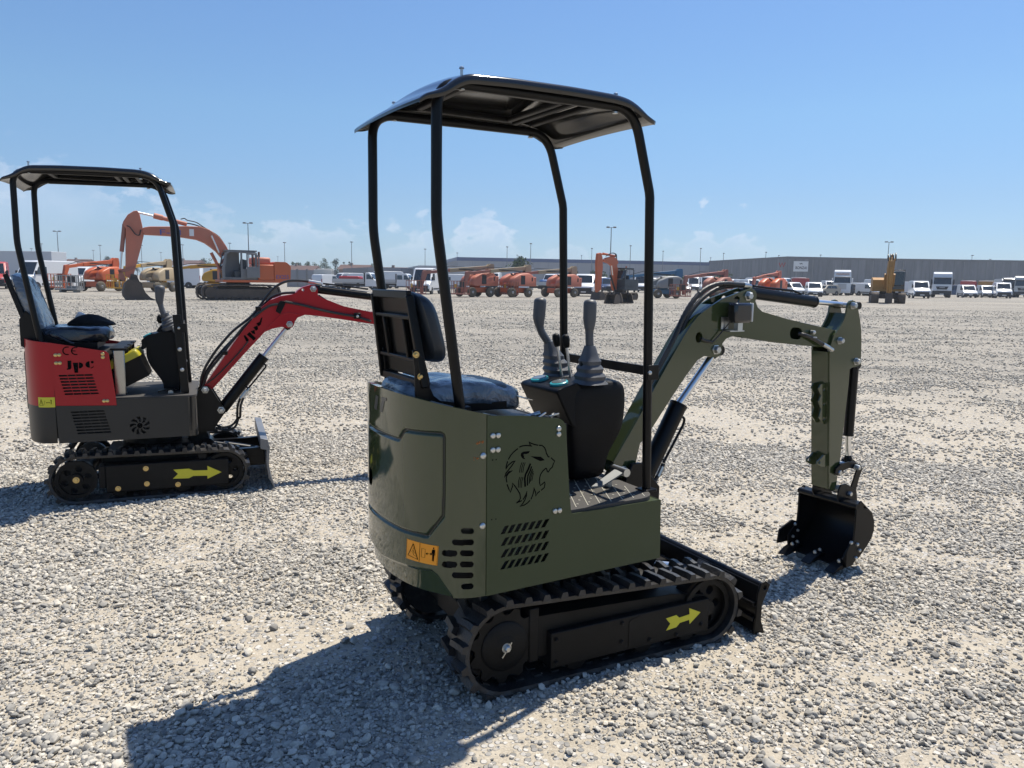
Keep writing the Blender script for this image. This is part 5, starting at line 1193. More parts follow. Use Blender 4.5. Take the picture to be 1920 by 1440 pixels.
boom = mb.build('boom', [M_RED, M_INK], root, RR, bevel=0)
mb = MB(); fold = RR.vs(Q6([(205,1095),(330,955),(500,765),(640,615),(740,520),(850,410),(900,365),(970,355),(1080,372)]), BV); mb.tube([(a, BV-.0012, b) for a, b in fold], .004, 6); mb.build('boom_rib', M_RED, boom, RR)
brp = RR.vs(Q6([(30,1155),(85,1105),(105,1085),(160,1085),(200,1120),(250,1200),(300,1275),(335,1320),(340,1350)])+Q7([(545,330),(420,520),(400,570),(170,590),(165,215)]), -.12)
mb = MB(); mb.prism(brp, -.14, -.12); mb.cut().prism(brp, .02, .04); mb.build('boom_bracket', M_BLACK, root, RR, bevel=.003)
def pins_r(mb, pts, v, r=.02, h=.022):
    for x, y in pts: mb.cut(); u_, z_ = RR.v(x, y, v-h*.6); mb.cyl((u_, 0, z_), (u_, v-.002, z_), r*.9); mb.lathe((u_, v, z_), (0, -1, 0), [(0, r*1.4), (.004, r*1.4), (.005, r), (h*.7, r), (h, r*.72)], 6)
mb = MB(); pins_r(mb, Q6([(132,1128),(292,1330)]), -.14, .019); mb.build('bracket_pin', M_ZINC, root, RR)
mb = MB(); pins_r(mb, Q6([(978,470),(1215,115)]), BV, .018); mb.build('boom_pin', M_ZINC, boom, RR)
def cyl_r(name, p0, pm, p1, rb, rr):
    GUs = globals()['GU']; globals()['GU'] = RR
    try: return cyl_part(name, p0, pm, p1, rb, rr, root)
    finally: globals()['GU'] = GUs
VC = -.05; c3 = lambda x, y, v=VC: (lambda q: (q[0], v, q[1]))(RR.v(360+x/5.3333, 520+y/5.3333, v))
bc = cyl_r('boom_cylinder', c3(292, 1330), c3(722, 785), c3(975, 470), .041, .0165)
mb = MB(); mb.tube(fillet([c3(715, 860, -.09), c3(740, 880, -.09), c3(735, 900, -.09), c3(580, 1090, -.09), c3(545, 1130, -.09)], .02, 4), .0065, 8); mb.tube([c3(535, 1085, -.09), c3(585, 1130, -.09)], .007, 8); mb.build('oil_pipe', M_BLACK, bc, RR)
MB().tube([c3(545, 1130, -.09), c3(485, 1210, -.09)], .012, 8).build('hose_fitting', M_ZINC, bc, RR); MB().tube([c3(575, 1110, -.09), c3(520, 1190, -.09)], .010, 8).build('hose_fitting', M_ZINC, bc, RR)
for k, (dx, lowy) in enumerate(((0, 1440), (30, 1440))):
    e_ = [c3(485+dx, 1205, -.09), c3(455+dx, 1280, -.08), c3(452+dx, 1400, -.06)]+[(lambda q: (q[0], -.04, q[1]))(RR.v(*Q7([p])[0], -.04)) for p in (((690, 420), (640, 500), (540, 535), (430, 505)) if k == 0 else ((700, 420), (670, 530), (560, 580), (420, 535)))]
    MB().tube(fillet(e_, .06, 5), .0088, 8).build('hydraulic_hose', M_HOSE, bc, RR)
ac = cyl_r('arm_cylinder', c3(1215, 115), c3(1850, 195), c3(2250, 250), .031, .014)
MB().tube(fillet([c3(1310, 62, -.06), c3(1400, 72, -.06), c3(1760, 118, -.06)], .02), .006, 8).build('oil_pipe', M_BLACK, ac, RR)
hose_px = [[(85, 1095), (90, 1010), (130, 900), (230, 740), (400, 540), (600, 390), (690, 270), (760, 170), (850, 80), (950, 35), (1060, 30), (1165, 40)], [(100, 1090), (120, 980), (200, 850), (330, 700), (520, 510), (640, 380), (720, 270), (800, 190), (900, 158), (1030, 152)], [(115, 1085), (150, 960), (280, 800), (400, 640), (510, 500), (600, 420)], [(150, 1060), (250, 985), (400, 830), (500, 720), (560, 640)], [(615, 400), (700, 330), (780, 280), (860, 268)], [(935, 245), (1100, 275), (1300, 330), (1500, 370), (1640, 390), (1790, 440)], [(1262, 180), (1350, 240), (1500, 310), (1640, 370), (1780, 370)]]
for i, h_ in enumerate(hose_px):
    vv = (-.06, -.04, -.08, -.105, -.105, -.105, -.07)[i]; MB().tube(fillet([c3(x, y, vv) for x, y in h_], .06, 5), (.0095, .0095, .0095, .005, .009, .0095, .009)[i], 8).build('hydraulic_hose', M_HOSE, boom, RR)
MB().tube([c3(1165, 40, -.06), c3(1290, 62, -.06)], .013, 8).build('hose_fitting', M_ZINC, boom, RR)
MB().prism(RR.vs(Q6([(862,262),(880,235),(940,240),(930,270),(882,368),(835,340)]), BV), BV-.012, BV-.001).build('hose_guide', M_BLACK, boom, RR, bevel=.002)
mb = MB()
for x, y in ((660, 310), (330, 752)): mb.cut(); a = Vector(c3(x, y, -.07)); mb.box(a-Vector((.018, .04, .014)), a+Vector((.018, .03, .014)))
mb.cut(); a = Vector(c3(1650, 385, -.10)); mb.box(a-Vector((.025, .02, .022)), a+Vector((.025, .005, .022))); mb.build('hose_clamp', M_BLACK, boom, RR, bevel=.003)
MB().lathe(c3(1655, 390, -.122), (0, -1, 0), [(0, .011), (.006, .010), (.01, .004)], 12).build('clamp_bolt', M_ZINC, boom, RR)
# arm and bucket beyond, mostly behind the green machine
ae = c3(2250, 470); ax, az = ae[0], ae[2]
arm_o2 = [(ax-.06, az+.02), (ax-.05, az+.14), (ax-.02, az+.185), (ax+.03, az+.17), (ax+.075, az+.05), (ax+.06, az-.12), (ax+.01, az-.8), (ax-.075, az-.8), (ax-.085, az-.2)]
arm2 = MB().prism(roundpoly(arm_o2, .02), -.112, .012).build('arm', M_RED, root, RR, bevel=.004)
P = [(-.03, 0), (.03, .05), (.055, -.05), (.06, -.2)]; MB().tube(fillet([(ax-.09, -.13, az+.02), (ax+.02, -.14, az+.14), (ax+.12, -.13, az+.06), (ax+.10, -.12, az-.12)], .08, 6), .0095, 8).build('hydraulic_hose', M_HOSE, arm2, RR)
bz = az-.86
bo2 = [(ax-.13, bz+.0), (ax-.02, bz+.05), (ax+.10, bz+.03), (ax+.20, bz-.06), (ax+.21, bz-.17), (ax+.14, bz-.27), (ax+.0, bz-.33), (ax-.01, bz-.25)]
bo2 = [(a, max(b, .01)) for a, b in bo2]; mb = MB(); mb.prism(bo2, -.235, -.225); mb.prism(bo2, .125, .135)
Pp = [Vector(p) for p in bo2[1:7]]; edge_plate(mb, Pp, -.23, .13, -.008); mb.prism([(ax-.05, bz-.02), (ax+.06, bz+.0), (ax+.04, bz+.1), (ax-.05, bz+.1)], -.14, .04); bkt = mb.build('bucket', M_BLACK, root, RR, bevel=.002)
for vv in (-.2, -.05, .1): MB().prism([(ax+.03, .02), (ax-.04, .005), (ax-.08, .004), (ax-.03, .03)], vv-.025, vv+.025).build('bucket_tooth', M_BLACK, bkt, RR)
# ---- things lying on the red machine
FR_ = Frame(RR.M @ Vector((-.02, -.12, ztb+.006)), REDH)
tb = thing('tool_box', 'black plastic box with yellow lid leaning on the console of the red mini excavator', 'tool box', FR_)
tb.rotation_euler = (0, 0, FR_.rz); rotm = Matrix.Rotation(math.radians(-27), 3, 'Y')
mb = MB(); R = []
for zz, s_ in ((.03, .82), (.035, .86), (.18, 1.0)): R.append([tuple(rotm @ Vector((x*s_, y*s_, zz))+Vector((-.03, 0, .06))) for x, y in roundpoly([(-.10, -.16), (.10, -.16), (.10, .16), (-.10, .16)], .02)])
mb.loft(R); mb.build('box_body', M_PLAST, tb, FR_)
R = []; mb = MB()
for zz, s_ in ((.178, 1.06), (.205, 1.06), (.225, 1.0), (.228, .96)): R.append([tuple(rotm @ Vector((x*s_, y*s_, zz))+Vector((-.03, 0, .06))) for x, y in roundpoly([(-.10, -.16), (.10, -.16), (.10, .16), (-.10, .16)], .02)])
mb.loft(R); mb.build('box_lid', M_YELM, tb, FR_)
mb = MB(); mb.tube(fillet([tuple(rotm @ Vector(p)+Vector((-.03, 0, .06))) for p in ((-.035, -.07, .22), (-.035, -.07, .285), (-.035, .07, .285), (-.035, .07, .22))], .015, 4), .012, 8); mb.build('box_handle', M_PLAST, tb, FR_)
FB = Frame(RR.M @ Vector((-.36, .07, 1.145)), REDH+10)
mb = MB(); R = []
for i in range(9):
    f = i/8; hh = .012+.062*math.sin(PI*min(1, f*1.05))**.8*(1-.35*f); x = -.15+.30*f
    R.append([(x, .11*math.cos(t)*(.6+.4*math.sin(PI*f+.3)), max(0, hh*(math.sin(t)+.25)*(1+.12*math.sin(5*t+f*9)))) for t in np.linspace(0, 2*PI, 22, endpoint=False)])
mb.loft(R); bag = mb.build('bag', M_CLOTH, None, FB, sub=1); tag(bag, "crumpled black cloth bag lying on the red mini excavator's seat", 'bag')
# ================================================================== BACKGROUND: vehicles, machines, buildings, lamps, trees
M_WHT = mat('white_vehicle_paint', (.66, .67, .67), .30, coat=.5, var=.05, dust=.12, dustcol=(.45,.42,.37))
M_OFFW = mat('off_white_paint', (.52, .51, .47), .4, var=.08, dust=.2)
M_SILV = mat('silver_paint', (.40, .41, .42), .35, metal=.4, var=.05)
M_GLASS = mat('vehicle_glass', (.018, .024, .028), .06, spec=.8, var=.1)
M_TRIM = mat('black_trim', (.016, .016, .017), .55, var=.2, dust=.2, dustcol=(.12,.11,.09))
M_TYRE = mat('tyre', (.02, .02, .02), .8, var=.2, dust=.4, dustcol=(.15,.135,.11))
M_TYRED = mat('dusty_tyre', (.10, .085, .06), .9, var=.3, dust=.5, dustcol=(.22,.19,.14))
M_RIM = mat('rim_metal', (.34, .34, .34), .4, metal=.6, var=.1)
M_LAMP = mat('headlamp', (.62, .64, .66), .1, coat=.6, var=.05)
M_TAIL = mat('tail_lamp', (.35, .015, .012), .25, var=.1)
M_PLATE = mat('number_plate', (.68, .68, .66), .4, var=.03)
M_ORG = mat('faded_orange', (.46, .145, .085), .55, var=.22, vscale=1.1, dust=.5, dustcol=(.36,.19,.13))
M_ORGH = mat('bright_orange', (.50, .105, .028), .45, var=.15, vscale=1.5, dust=.25, dustcol=(.36,.17,.10))
M_PINK = mat('faded_red_steel', (.30, .115, .080), .65, var=.2, vscale=1.2, dust=.4, dustcol=(.32,.2,.15))
M_TAN = mat('tan_boom', (.36, .28, .17), .55, var=.15, vscale=1, dust=.3, dustcol=(.3,.22,.15))
M_YELP = mat('machine_yellow', (.52, .27, .018), .45, var=.15, vscale=1.2, dust=.25, dustcol=(.35,.25,.12))
M_YELD = mat('dirty_yellow', (.36, .18, .03), .6, var=.3, vscale=1.3, dust=.5, dustcol=(.16,.11,.07))
M_BLUE = mat('machine_blue', (.030, .13, .24), .4, var=.15, vscale=1.2, dust=.2, dustcol=(.15,.2,.24))
M_MGRY = mat('machine_grey', (.22, .22, .21), .5, var=.1, dust=.2)
M_MUDD = mat('muddy_steel', (.075, .058, .045), .8, var=.3, vscale=1.5, dust=.6, dustcol=(.17,.135,.10))
M_CABG = mat('cab_grey', (.16, .165, .17), .5, var=.15, vscale=1.5, dust=.2)
M_DKCAB = mat('dark_cab', (.025, .034, .042), .4, var=.15, dust=.15)
M_SIGNB = mat('blue_lettering', (.035, .075, .28), .5, var=.1)
M_REDV = mat('red_vehicle', (.36, .018, .018), .35, coat=.3, var=.1)
M_DBL = mat('dark_blue_paint', (.02, .045, .11), .3, coat=.4, var=.1)
M_BEIGE = mat('beige_paint', (.36, .31, .23), .35, coat=.3, var=.05)
M_DARKV = mat('dark_vehicle', (.02, .022, .026), .25, coat=.5, var=.1)
LOCAL = Frame((0, 0, 0), 90); LOCAL.own = True
def start(name): CUR['fr'] = LOCAL; o = bpy.data.objects.new(name, None); COL.objects.link(o); o.empty_display_size = .3; return o
TPL, USED = {}, set()
def copy_tree(o, parent=None):
    c = o.copy(); COL.objects.link(c); c.parent = parent
    for ch in o.children: copy_tree(ch, c)
    return c
def place(key, maker, x, y, heading, label, cat, group=None, scale=1.0, at=None):
    """put one vehicle on the ground at the point where its middle stands"""
    if key not in TPL: TPL[key] = maker()
    o = TPL[key]
    if key in USED: o = copy_tree(o)
    USED.add(key)
    p = at or onz(x, y); o.location = (p.x, p.y, 0); o.rotation_euler = (0, 0, math.radians(90-heading)); o.scale = (scale,)*3
    for k_ in ('group',):
        if k_ in o: del o[k_]
    return tag(o, label, cat, group)
def wheel(root, u, v, r, w, side, tm=None, rimr=.58):
    w2 = w/2
    t = MB().lathe((u, v-w2, r), (0, 1, 0), [(0, r*rimr), (.004, r*.80), (w*.16, r*.97), (w*.3, r), (w*.7, r), (w*.84, r*.97), (w-.004, r*.80), (w, r*rimr)], 22).build('wheel', tm or M_TYRE, root)
    MB().lathe((u, v+side*(w2-.03), r), (0, side, 0), [(0, r*rimr), (.015, r*(rimr-.04)), (.02, r*.3), (.05, r*.22), (.06, r*.12)], 16).build('rim', M_RIM, t); return t
def quad_on(mb, a, b, c, d, off):
    """a flat pane set off outwards from four corners"""
    P = [Vector(p) for p in (a, b, c, d)]; n = (P[1]-P[0]).cross(P[3]-P[0]).normalized()*off
    V = [tuple(p+n) for p in P]+[tuple(p+n*.2) for p in P]; mb._add(V, [(0,1,2,3),(0,4,5,1),(1,5,6,2),(2,6,7,3),(3,7,4,0)]); return mb
def van(L=5.6, W=2.05, H=2.5, col=None, high=True, windows=0, nose=.32, dark_bumper=True):
    col = col or M_WHT; r = start('panel_van'); h = L/2; wr = .34; bz = .36
    wb = h*(1-nose*1.05); wt = wb-.62 if H > 2.2 else wb-.75
    hoodz = .56*H if H < 2.2 else 1.34
    prof = [(-h, bz), (-h, H-.28), (-h+.10, H-.06), (-h+.4, H), (wt-.35, H), (wt, H-.12), (wb, hoodz+.02), (wb+.1, hoodz-.02), (h-.16, hoodz-.26), (h-.02, hoodz-.42), (h, bz+.12), (h-.05, bz)]
    for uu in (-h*.60, h*.60):
        pass
    body = MB(); 
    # sections across the width: full profile in the middle, tucked in at the sides above the waist
    rings = []
    for v, k in ((-W/2, 1), (-W/2+.07, 0), (W/2-.07, 0), (W/2, 1)):
        ring = []
        for (u, z) in prof:
            uu, zz = u, z
            if k: uu = u*.985; zz = bz+(z-bz)*.985
            t = max(0, (z-hoodz)/(H-hoodz+1e-6)); ring.append((uu, v*(1-.07*t), zz))
        rings.append(ring)
    body.loft(rings); b = body.build('body', col, r, smooth=38, bevel=.03)
    y = lambda z, v: v*(1-.07*max(0, (z-hoodz)/(H-hoodz)))
    mb = MB(); z0, z1 = hoodz+.05, H-.17; f = lambda z: wt+(wb-wt)*(H-.12-z)/(H-.12-hoodz-.02)
    quad_on(mb, (f(z0)-.02, -W/2+.16, z0), (f(z0)-.02, W/2-.16, z0), (f(z1), W/2-.24, z1), (f(z1), -W/2+.24, z1), .025); mb.build('windscreen', M_GLASS, r)
    for s in (-1, 1):
        mb = MB(); zt, zb_ = H-.42 if high else H-.22, hoodz+.06; vv = lambda z: s*(abs(y(z, W/2))+.012)
        zt = min(zt, hoodz+.72)
        p = [(wb-.16, vv(zb_), zb_), (f(zt)-.12, vv(zt), zt), (wt-.72, vv(zt), zt), (wt-.72, vv(zb_), zb_)]
        mb._add(p+[(a, b_-s*.02, c) for a, b_, c in p], [(0,1,2,3),(4,5,6,7),(0,1,5,4),(1,2,6,5),(2,3,7,6),(3,0,4,7)]); mb.build('side_window', M_GLASS, r)
        for i in range(windows):
            mb = MB(); u0 = wt-.82-i*1.05; p = [(u0, vv(zb_), zb_), (u0, vv(zt), zt), (u0-.92, vv(zt), zt), (u0-.92, vv(zb_), zb_)]; mb._add(p+[(a, b_-s*.02, c) for a, b_, c in p], [(0,1,2,3),(4,5,6,7),(0,1,5,4),(1,2,6,5),(2,3,7,6),(3,0,4,7)]); mb.build('side_window', M_GLASS, r)
        MB().box((wb-.22, s*(W/2+.04)-.10, hoodz+.05), (wb-.08, s*(W/2+.04)+.10, hoodz+.38)).build('wing_mirror', M_TRIM, r, bevel=.03)
        MB().box((h-.30, s*(W/2-.24)-.15, hoodz-.52), (h-.04, s*(W/2-.24)+.15, hoodz-.32)).build('headlight', M_LAMP, r, bevel=.04)
        MB().box((-h-.01, s*(W/2-.10)-.06, .9), (-h+.04, s*(W/2-.10)+.06, 1.5 if H > 2.2 else 1.3)).build('tail_light', M_TAIL, r, bevel=.01)
        MB().box((-h*.40, s*(W/2+.004)-.012, bz+.12), (h*.42, s*(W/2+.004)+.012, bz+.26)).build('side_trim', M_TRIM, r, bevel=.006)
        for uu in (-h*.56, h*.60): wheel(r, uu, s*(W/2-.115), wr, .22, s); MB().prism(circle2((uu, wr), wr+.06, 20), s*(W/2-.03), s*(W/2+.006)).build('wheel_arch', M_TRIM, r)
    MB().box((h-.03, -W/2+.16, .50), (h+.012, W/2-.16, hoodz-.46)).build('grille', M_TRIM, r, bevel=.02)
    MB().box((h-.25, -W/2+.03, .24), (h+.05, W/2-.03, .56)).build('bumper', M_TRIM if dark_bumper else col, r, bevel=.05)
    MB().box((h+.05, -.26, .40), (h+.06, .26, .51)).build('number_plate', M_PLATE, r)
    MB().box((-h-.05, -W/2+.05, .34), (-h+.1, W/2-.05, .56)).build('rear_bumper', M_TRIM, r, bevel=.04)
    return r
def car(L=4.5, W=1.82, H=1.68, col=None):
    col = col or M_WHT; r = start('parked_car'); h = L/2; bz = .30; hz = .98
    prof = [(-h, bz+.1), (-h, .95), (-h+.10, hz+.08), (-h+.45, H-.08), (-h+.8, H), (.15, H), (.55, H-.10), (h*.52, hz+.04), (h-.25, hz-.12), (h-.03, hz-.28), (h, bz+.14), (h-.06, bz), (-h+.06, bz)]
    rings = []
    for v, k in ((-W/2, 1), (-W/2+.08, 0), (W/2-.08, 0), (W/2, 1)): rings.append([(u*(.985 if k else 1), v*(1-.20*max(0, (z-hz)/(H-hz))), z-(.02 if k and z > hz else 0)) for u, z in prof])
    MB().loft(rings).build('body', col, r, smooth=40, bevel=.03)
    f = lambda z: .55+(h*.52-.55)*(H-.1-z)/(H-.1-hz-.04); mb = MB(); z0, z1 = hz+.10, H-.14
    quad_on(mb, (f(z0), -W/2+.2, z0), (f(z0), W/2-.2, z0), (f(z1), W/2-.33, z1), (f(z1), -W/2+.33, z1), .02); mb.build('windscreen', M_GLASS, r)
    for s in (-1, 1):
        vv = lambda z: s*(W/2*(1-.20*max(0, (z-hz)/(H-hz)))+.01); zb_, zt = hz+.08, H-.16
        for a, b_ in (((f(zb_)-.2), -.15), (-.22, -h+.75)):
            a2 = min(a, f(zt)-.15) if a > 0 else a; b2 = b_+(.22 if b_ < -1 else 0); p = [(a, vv(zb_), zb_), (a2, vv(zt), zt), (b2, vv(zt), zt), (b_, vv(zb_), zb_)]; MB()._add(p+[(x, y-s*.03, z) for x, y, z in p], [(0,1,2,3),(4,5,6,7),(0,1,5,4),(1,2,6,5),(2,3,7,6),(3,0,4,7)]).build('side_window', M_GLASS, r)
        MB().box((h-.34, s*(W/2-.24)-.16, hz-.36), (h-.03, s*(W/2-.24)+.16, hz-.22)).build('headlight', M_LAMP, r, bevel=.03); MB().box((-h-.005, s*(W/2-.14)-.09, .8), (-h+.08, s*(W/2-.14)+.09, 1.05)).build('tail_light', M_TAIL, r, bevel=.01)
        MB().box((.75, s*(W/2+.05)-.09, hz+.05), (.88, s*(W/2+.05)+.09, hz+.2)).build('wing_mirror', M_TRIM, r, bevel=.03)
        for uu in (-h*.58, h*.60): wheel(r, uu, s*(W/2-.11), .33, .21, s); MB().prism(circle2((uu, .33), .39, 20), s*(W/2-.04), s*(W/2+.006)).build('wheel_arch', M_TRIM, r)
    MB().box((h-.04, -W/2+.35, .48), (h+.012, W/2-.35, .72)).build('grille', M_TRIM, r, bevel=.02); MB().box((h-.1, -W/2+.06, .25), (h+.03, W/2-.06, .42)).build('bumper', M_TRIM, r, bevel=.04); MB().box((h+.02, -.26, .44), (h+.035, .26, .54)).build('number_plate', M_PLATE, r)
    return r
def flatbed(L=6.2, load=None, crew=False, col=None):
    col = col or M_WHT; r = start('flatbed_truck'); h = L/2; W = 2.05; cab0 = h-1.95-(.9 if crew else 0); bz = .45; H = 2.25
    prof = [(cab0, bz), (cab0, H-.1), (cab0+.12, H), (h-1.55, H), (h-1.30, H-.1), (h-.72, 1.32), (h-.12, 1.05), (h, .85), (h, bz)]
    rings = [[(u, v*(1-.07*max(0, (z-1.3)/.95)), z) for u, z in prof] for v in (-W/2, -W/2+.06, W/2-.06, W/2)]; MB().loft(rings).build('cab', col, r, smooth=38, bevel=.03)
    mb = MB(); f = lambda z: h-1.30+.58*(H-.1-z)/(H-1.42); quad_on(mb, (f(1.40), -W/2+.15, 1.40), (f(1.40), W/2-.15, 1.40), (f(2.05), W/2-.22, 2.05), (f(2.05), -W/2+.22, 2.05), .02); mb.build('windscreen', M_GLASS, r)
    for s in (-1, 1):
        for k in range(2 if crew else 1):
            u1 = h-.95-k*1.0; p = [(u1, s*(W/2+.012), 1.38), (u1-.42+k*.35, s*(W/2*.955+.012), 2.0), (u1-.8, s*(W/2*.955+.012), 2.0), (u1-.8, s*(W/2+.012), 1.38)]; MB()._add(p+[(x, y-s*.03, z) for x, y, z in p], [(0,1,2,3),(4,5,6,7),(0,1,5,4),(1,2,6,5),(2,3,7,6),(3,0,4,7)]).build('side_window', M_GLASS, r)
        MB().box((h-.95, s*(W/2+.06)-.09, 1.36), (h-.82, s*(W/2+.06)+.09, 1.72)).build('wing_mirror', M_TRIM, r, bevel=.03); MB().box((h-.2, s*(W/2-.25)-.15, .80), (h+.01, s*(W/2-.25)+.15, .98)).build('headlight', M_LAMP, r, bevel=.03)
        for uu in (-h*.52, h-.95): wheel(r, uu, s*(W/2-.13), .36, .25, s)
        MB().box((-h, s*(W/2+.02)-.02, .95), (cab0-.1, s*(W/2+.02)+.02, 1.38)).build('side_board', M_SILV, r, bevel=.008)
    MB().box((h-.1, -W/2+.04, .32), (h+.05, W/2-.04, .66)).build('bumper', M_TRIM, r, bevel=.05); MB().box((h-.02, -W/2+.4, .68), (h+.012, W/2-.4, .84)).build('grille', M_TRIM, r, bevel=.01)
    MB().box((-h, -W/2-.02, .86), (cab0-.08, W/2+.02, .95)).build('bed', M_MGRY, r); MB().box((-h-.02, -W/2, .95), (-h+.02, W/2, 1.38)).build('tailboard', M_SILV, r); MB().box((cab0-.16, -W/2, .95), (cab0-.10, W/2, 2.2)).build('headboard', M_TRIM, r); MB().box((-h+.1, -.45, .5), (h-.4, .45, .80)).build('chassis', M_TRIM, r)
    return r
def tractor(col=None, grille=0, H=3.7):
    col = col or M_WHT; r = start('truck_tractor'); W = 2.48
    prof = [(-1.2, 1.0), (-1.2, H-.35), (-.9, H-.05), (.2, H), (.72, H-.25), (.92, 2.75), (1.06, 1.85), (1.12, .9), (1.1, .55), (-.3, .55), (-.3, 1.0)]
    rings = [[(u*(.98 if k else 1), v*(1-.06*max(0, (z-2.6)/1.2)), z) for u, z in prof] for v, k in ((-W/2, 1), (-W/2+.10, 0), (W/2-.10, 0), (W/2, 1))]; MB().loft(rings).build('cab', col, r, smooth=38, bevel=.04)
    mb = MB(); quad_on(mb, (1.045, -W/2+.10, 1.92), (1.045, W/2-.10, 1.92), (.91, W/2-.16, 2.78), (.91, -W/2+.16, 2.78), .03); mb.build('windscreen', M_GLASS, r)
    MB().box((.90, -W/2+.08, 2.78), (1.16, W/2-.08, 2.90)).build('sun_visor', M_TRIM if grille else M_SILV, r, bevel=.03)
    if grille: 
        MB().prism([(-.80, 1.62), (.80, 1.62), (.62, 1.18), (-.62, 1.18)], 1.10, 1.145, axis='u').build('grille', M_TRIM, r); MB().box((1.145, -.35, 1.40), (1.155, .35, 1.50)).build('badge', M_SILV, r); MB().box((1.0, -W/2+.02, .42), (1.16, W/2-.02, 1.02)).build('bumper', M_TRIM, r, bevel=.05)
    else:
        for k in range(5): MB().box((1.09, -.62, .98+k*.17), (1.145, .62, 1.10+k*.17)).build('grille_bar', M_SILV, r, bevel=.02)
        MB().box((1.0, -W/2+.02, .38), (1.17, W/2-.02, .86)).build('bumper', col, r, bevel=.05)
        MB().box((.55, -.95, 3.12), (.86, .95, 3.42)).build('roof_board', M_OFFW, r)
    for s in (-1, 1):
        p = [(.95, s*(W/2+.012), 1.95), (.78, s*(W/2*.97+.012), 2.62), (0, s*(W/2*.97+.012), 2.62), (0, s*(W/2+.012), 1.95)]; MB()._add(p+[(x, y-s*.04, z) for x, y, z in p], [(0,1,2,3),(4,5,6,7),(0,1,5,4),(1,2,6,5),(2,3,7,6),(3,0,4,7)]).build('side_window', M_GLASS, r)
        MB().box((.92, s*(W/2+.16)-.10, 1.85), (1.10, s*(W/2+.16)+.10, 2.65)).build('wing_mirror', M_TRIM if grille else col, r, bevel=.04); MB().box((1.02, s*(W/2-.32)-.26, .98 if grille else .62), (1.175, s*(W/2-.32)+.26, 1.16 if grille else .80)).build('headlight', M_LAMP, r, bevel=.04)
        wheel(r, .05, s*(W/2-.18), .50, .32, s); wheel(r, -3.4, s*(W/2-.32), .50, .60, s)
        MB().box((-2.6, s*(W/2-.3)-.25, .45), (-1.3, s*(W/2-.3)+.25, 1.05)).build('fuel_tank', M_SILV, r, bevel=.1)
    MB().box((1.175, -.26, .46), (1.185, .26, .58)).build('number_plate', M_PLATE, r); MB().box((-4.4, -.5, .75), (-.2, .5, 1.0)).build('chassis', M_TRIM, r); MB().box((-3.9, -.55, 1.0), (-3.0, .55, 1.16)).build('fifth_wheel', M_TRIM, r)
    return r
def box_trailer(L=12, H=3.6, col=None):
    r = start('box_trailer'); MB().box((-L/2, -1.25, 1.1), (L/2, 1.25, H)).build('box_body', col or M_OFFW, r, bevel=.03)
    for k in range(int(L/1.2)):
        pass
    for s in (-1, 1): MB().box((-L/2, s*1.27-.02, 1.02), (L/2, s*1.27+.02, 1.16)).build('side_rail', M_SILV, r)
    for uu in (-L/2+1.4, -L/2+2.6, L/2-2.2):
        for s in (-1, 1): wheel(r, uu, s*1.05, .5, .36, s)
    MB().box((-L/2+.5, -.5, .75), (L/2-.6, .5, 1.1)).build('chassis', M_TRIM, r); MB().box((-L/2-.02, -1.15, 1.2), (-L/2+.02, 1.15, H-.1)).build('rear_door', M_SILV, r); return r
def basket(mb, u0, u1, v0, v1, z0, z1, r=.03, n=3):
    for z in (z0+.02, z0+(z1-z0)*.5, z1): mb.tube([(u0, v0, z), (u1, v0, z), (u1, v1, z), (u0, v1, z)], r, 6, closed=True)
    for a in range(n+1):
        v = v0+(v1-v0)*a/n
        for u in (u0, u1): mb.cyl((u, v, z0), (u, v, z1), r, n=6)
    for u in ((u0*2+u1)/3, (u0+2*u1)/3):
        for v in (v0, v1): mb.cyl((u, v, z0), (u, v, z1), r, n=6)
    mb.box((u0-.02, v0-.02, z0-.05), (u1+.02, v1+.02, z0+.06))
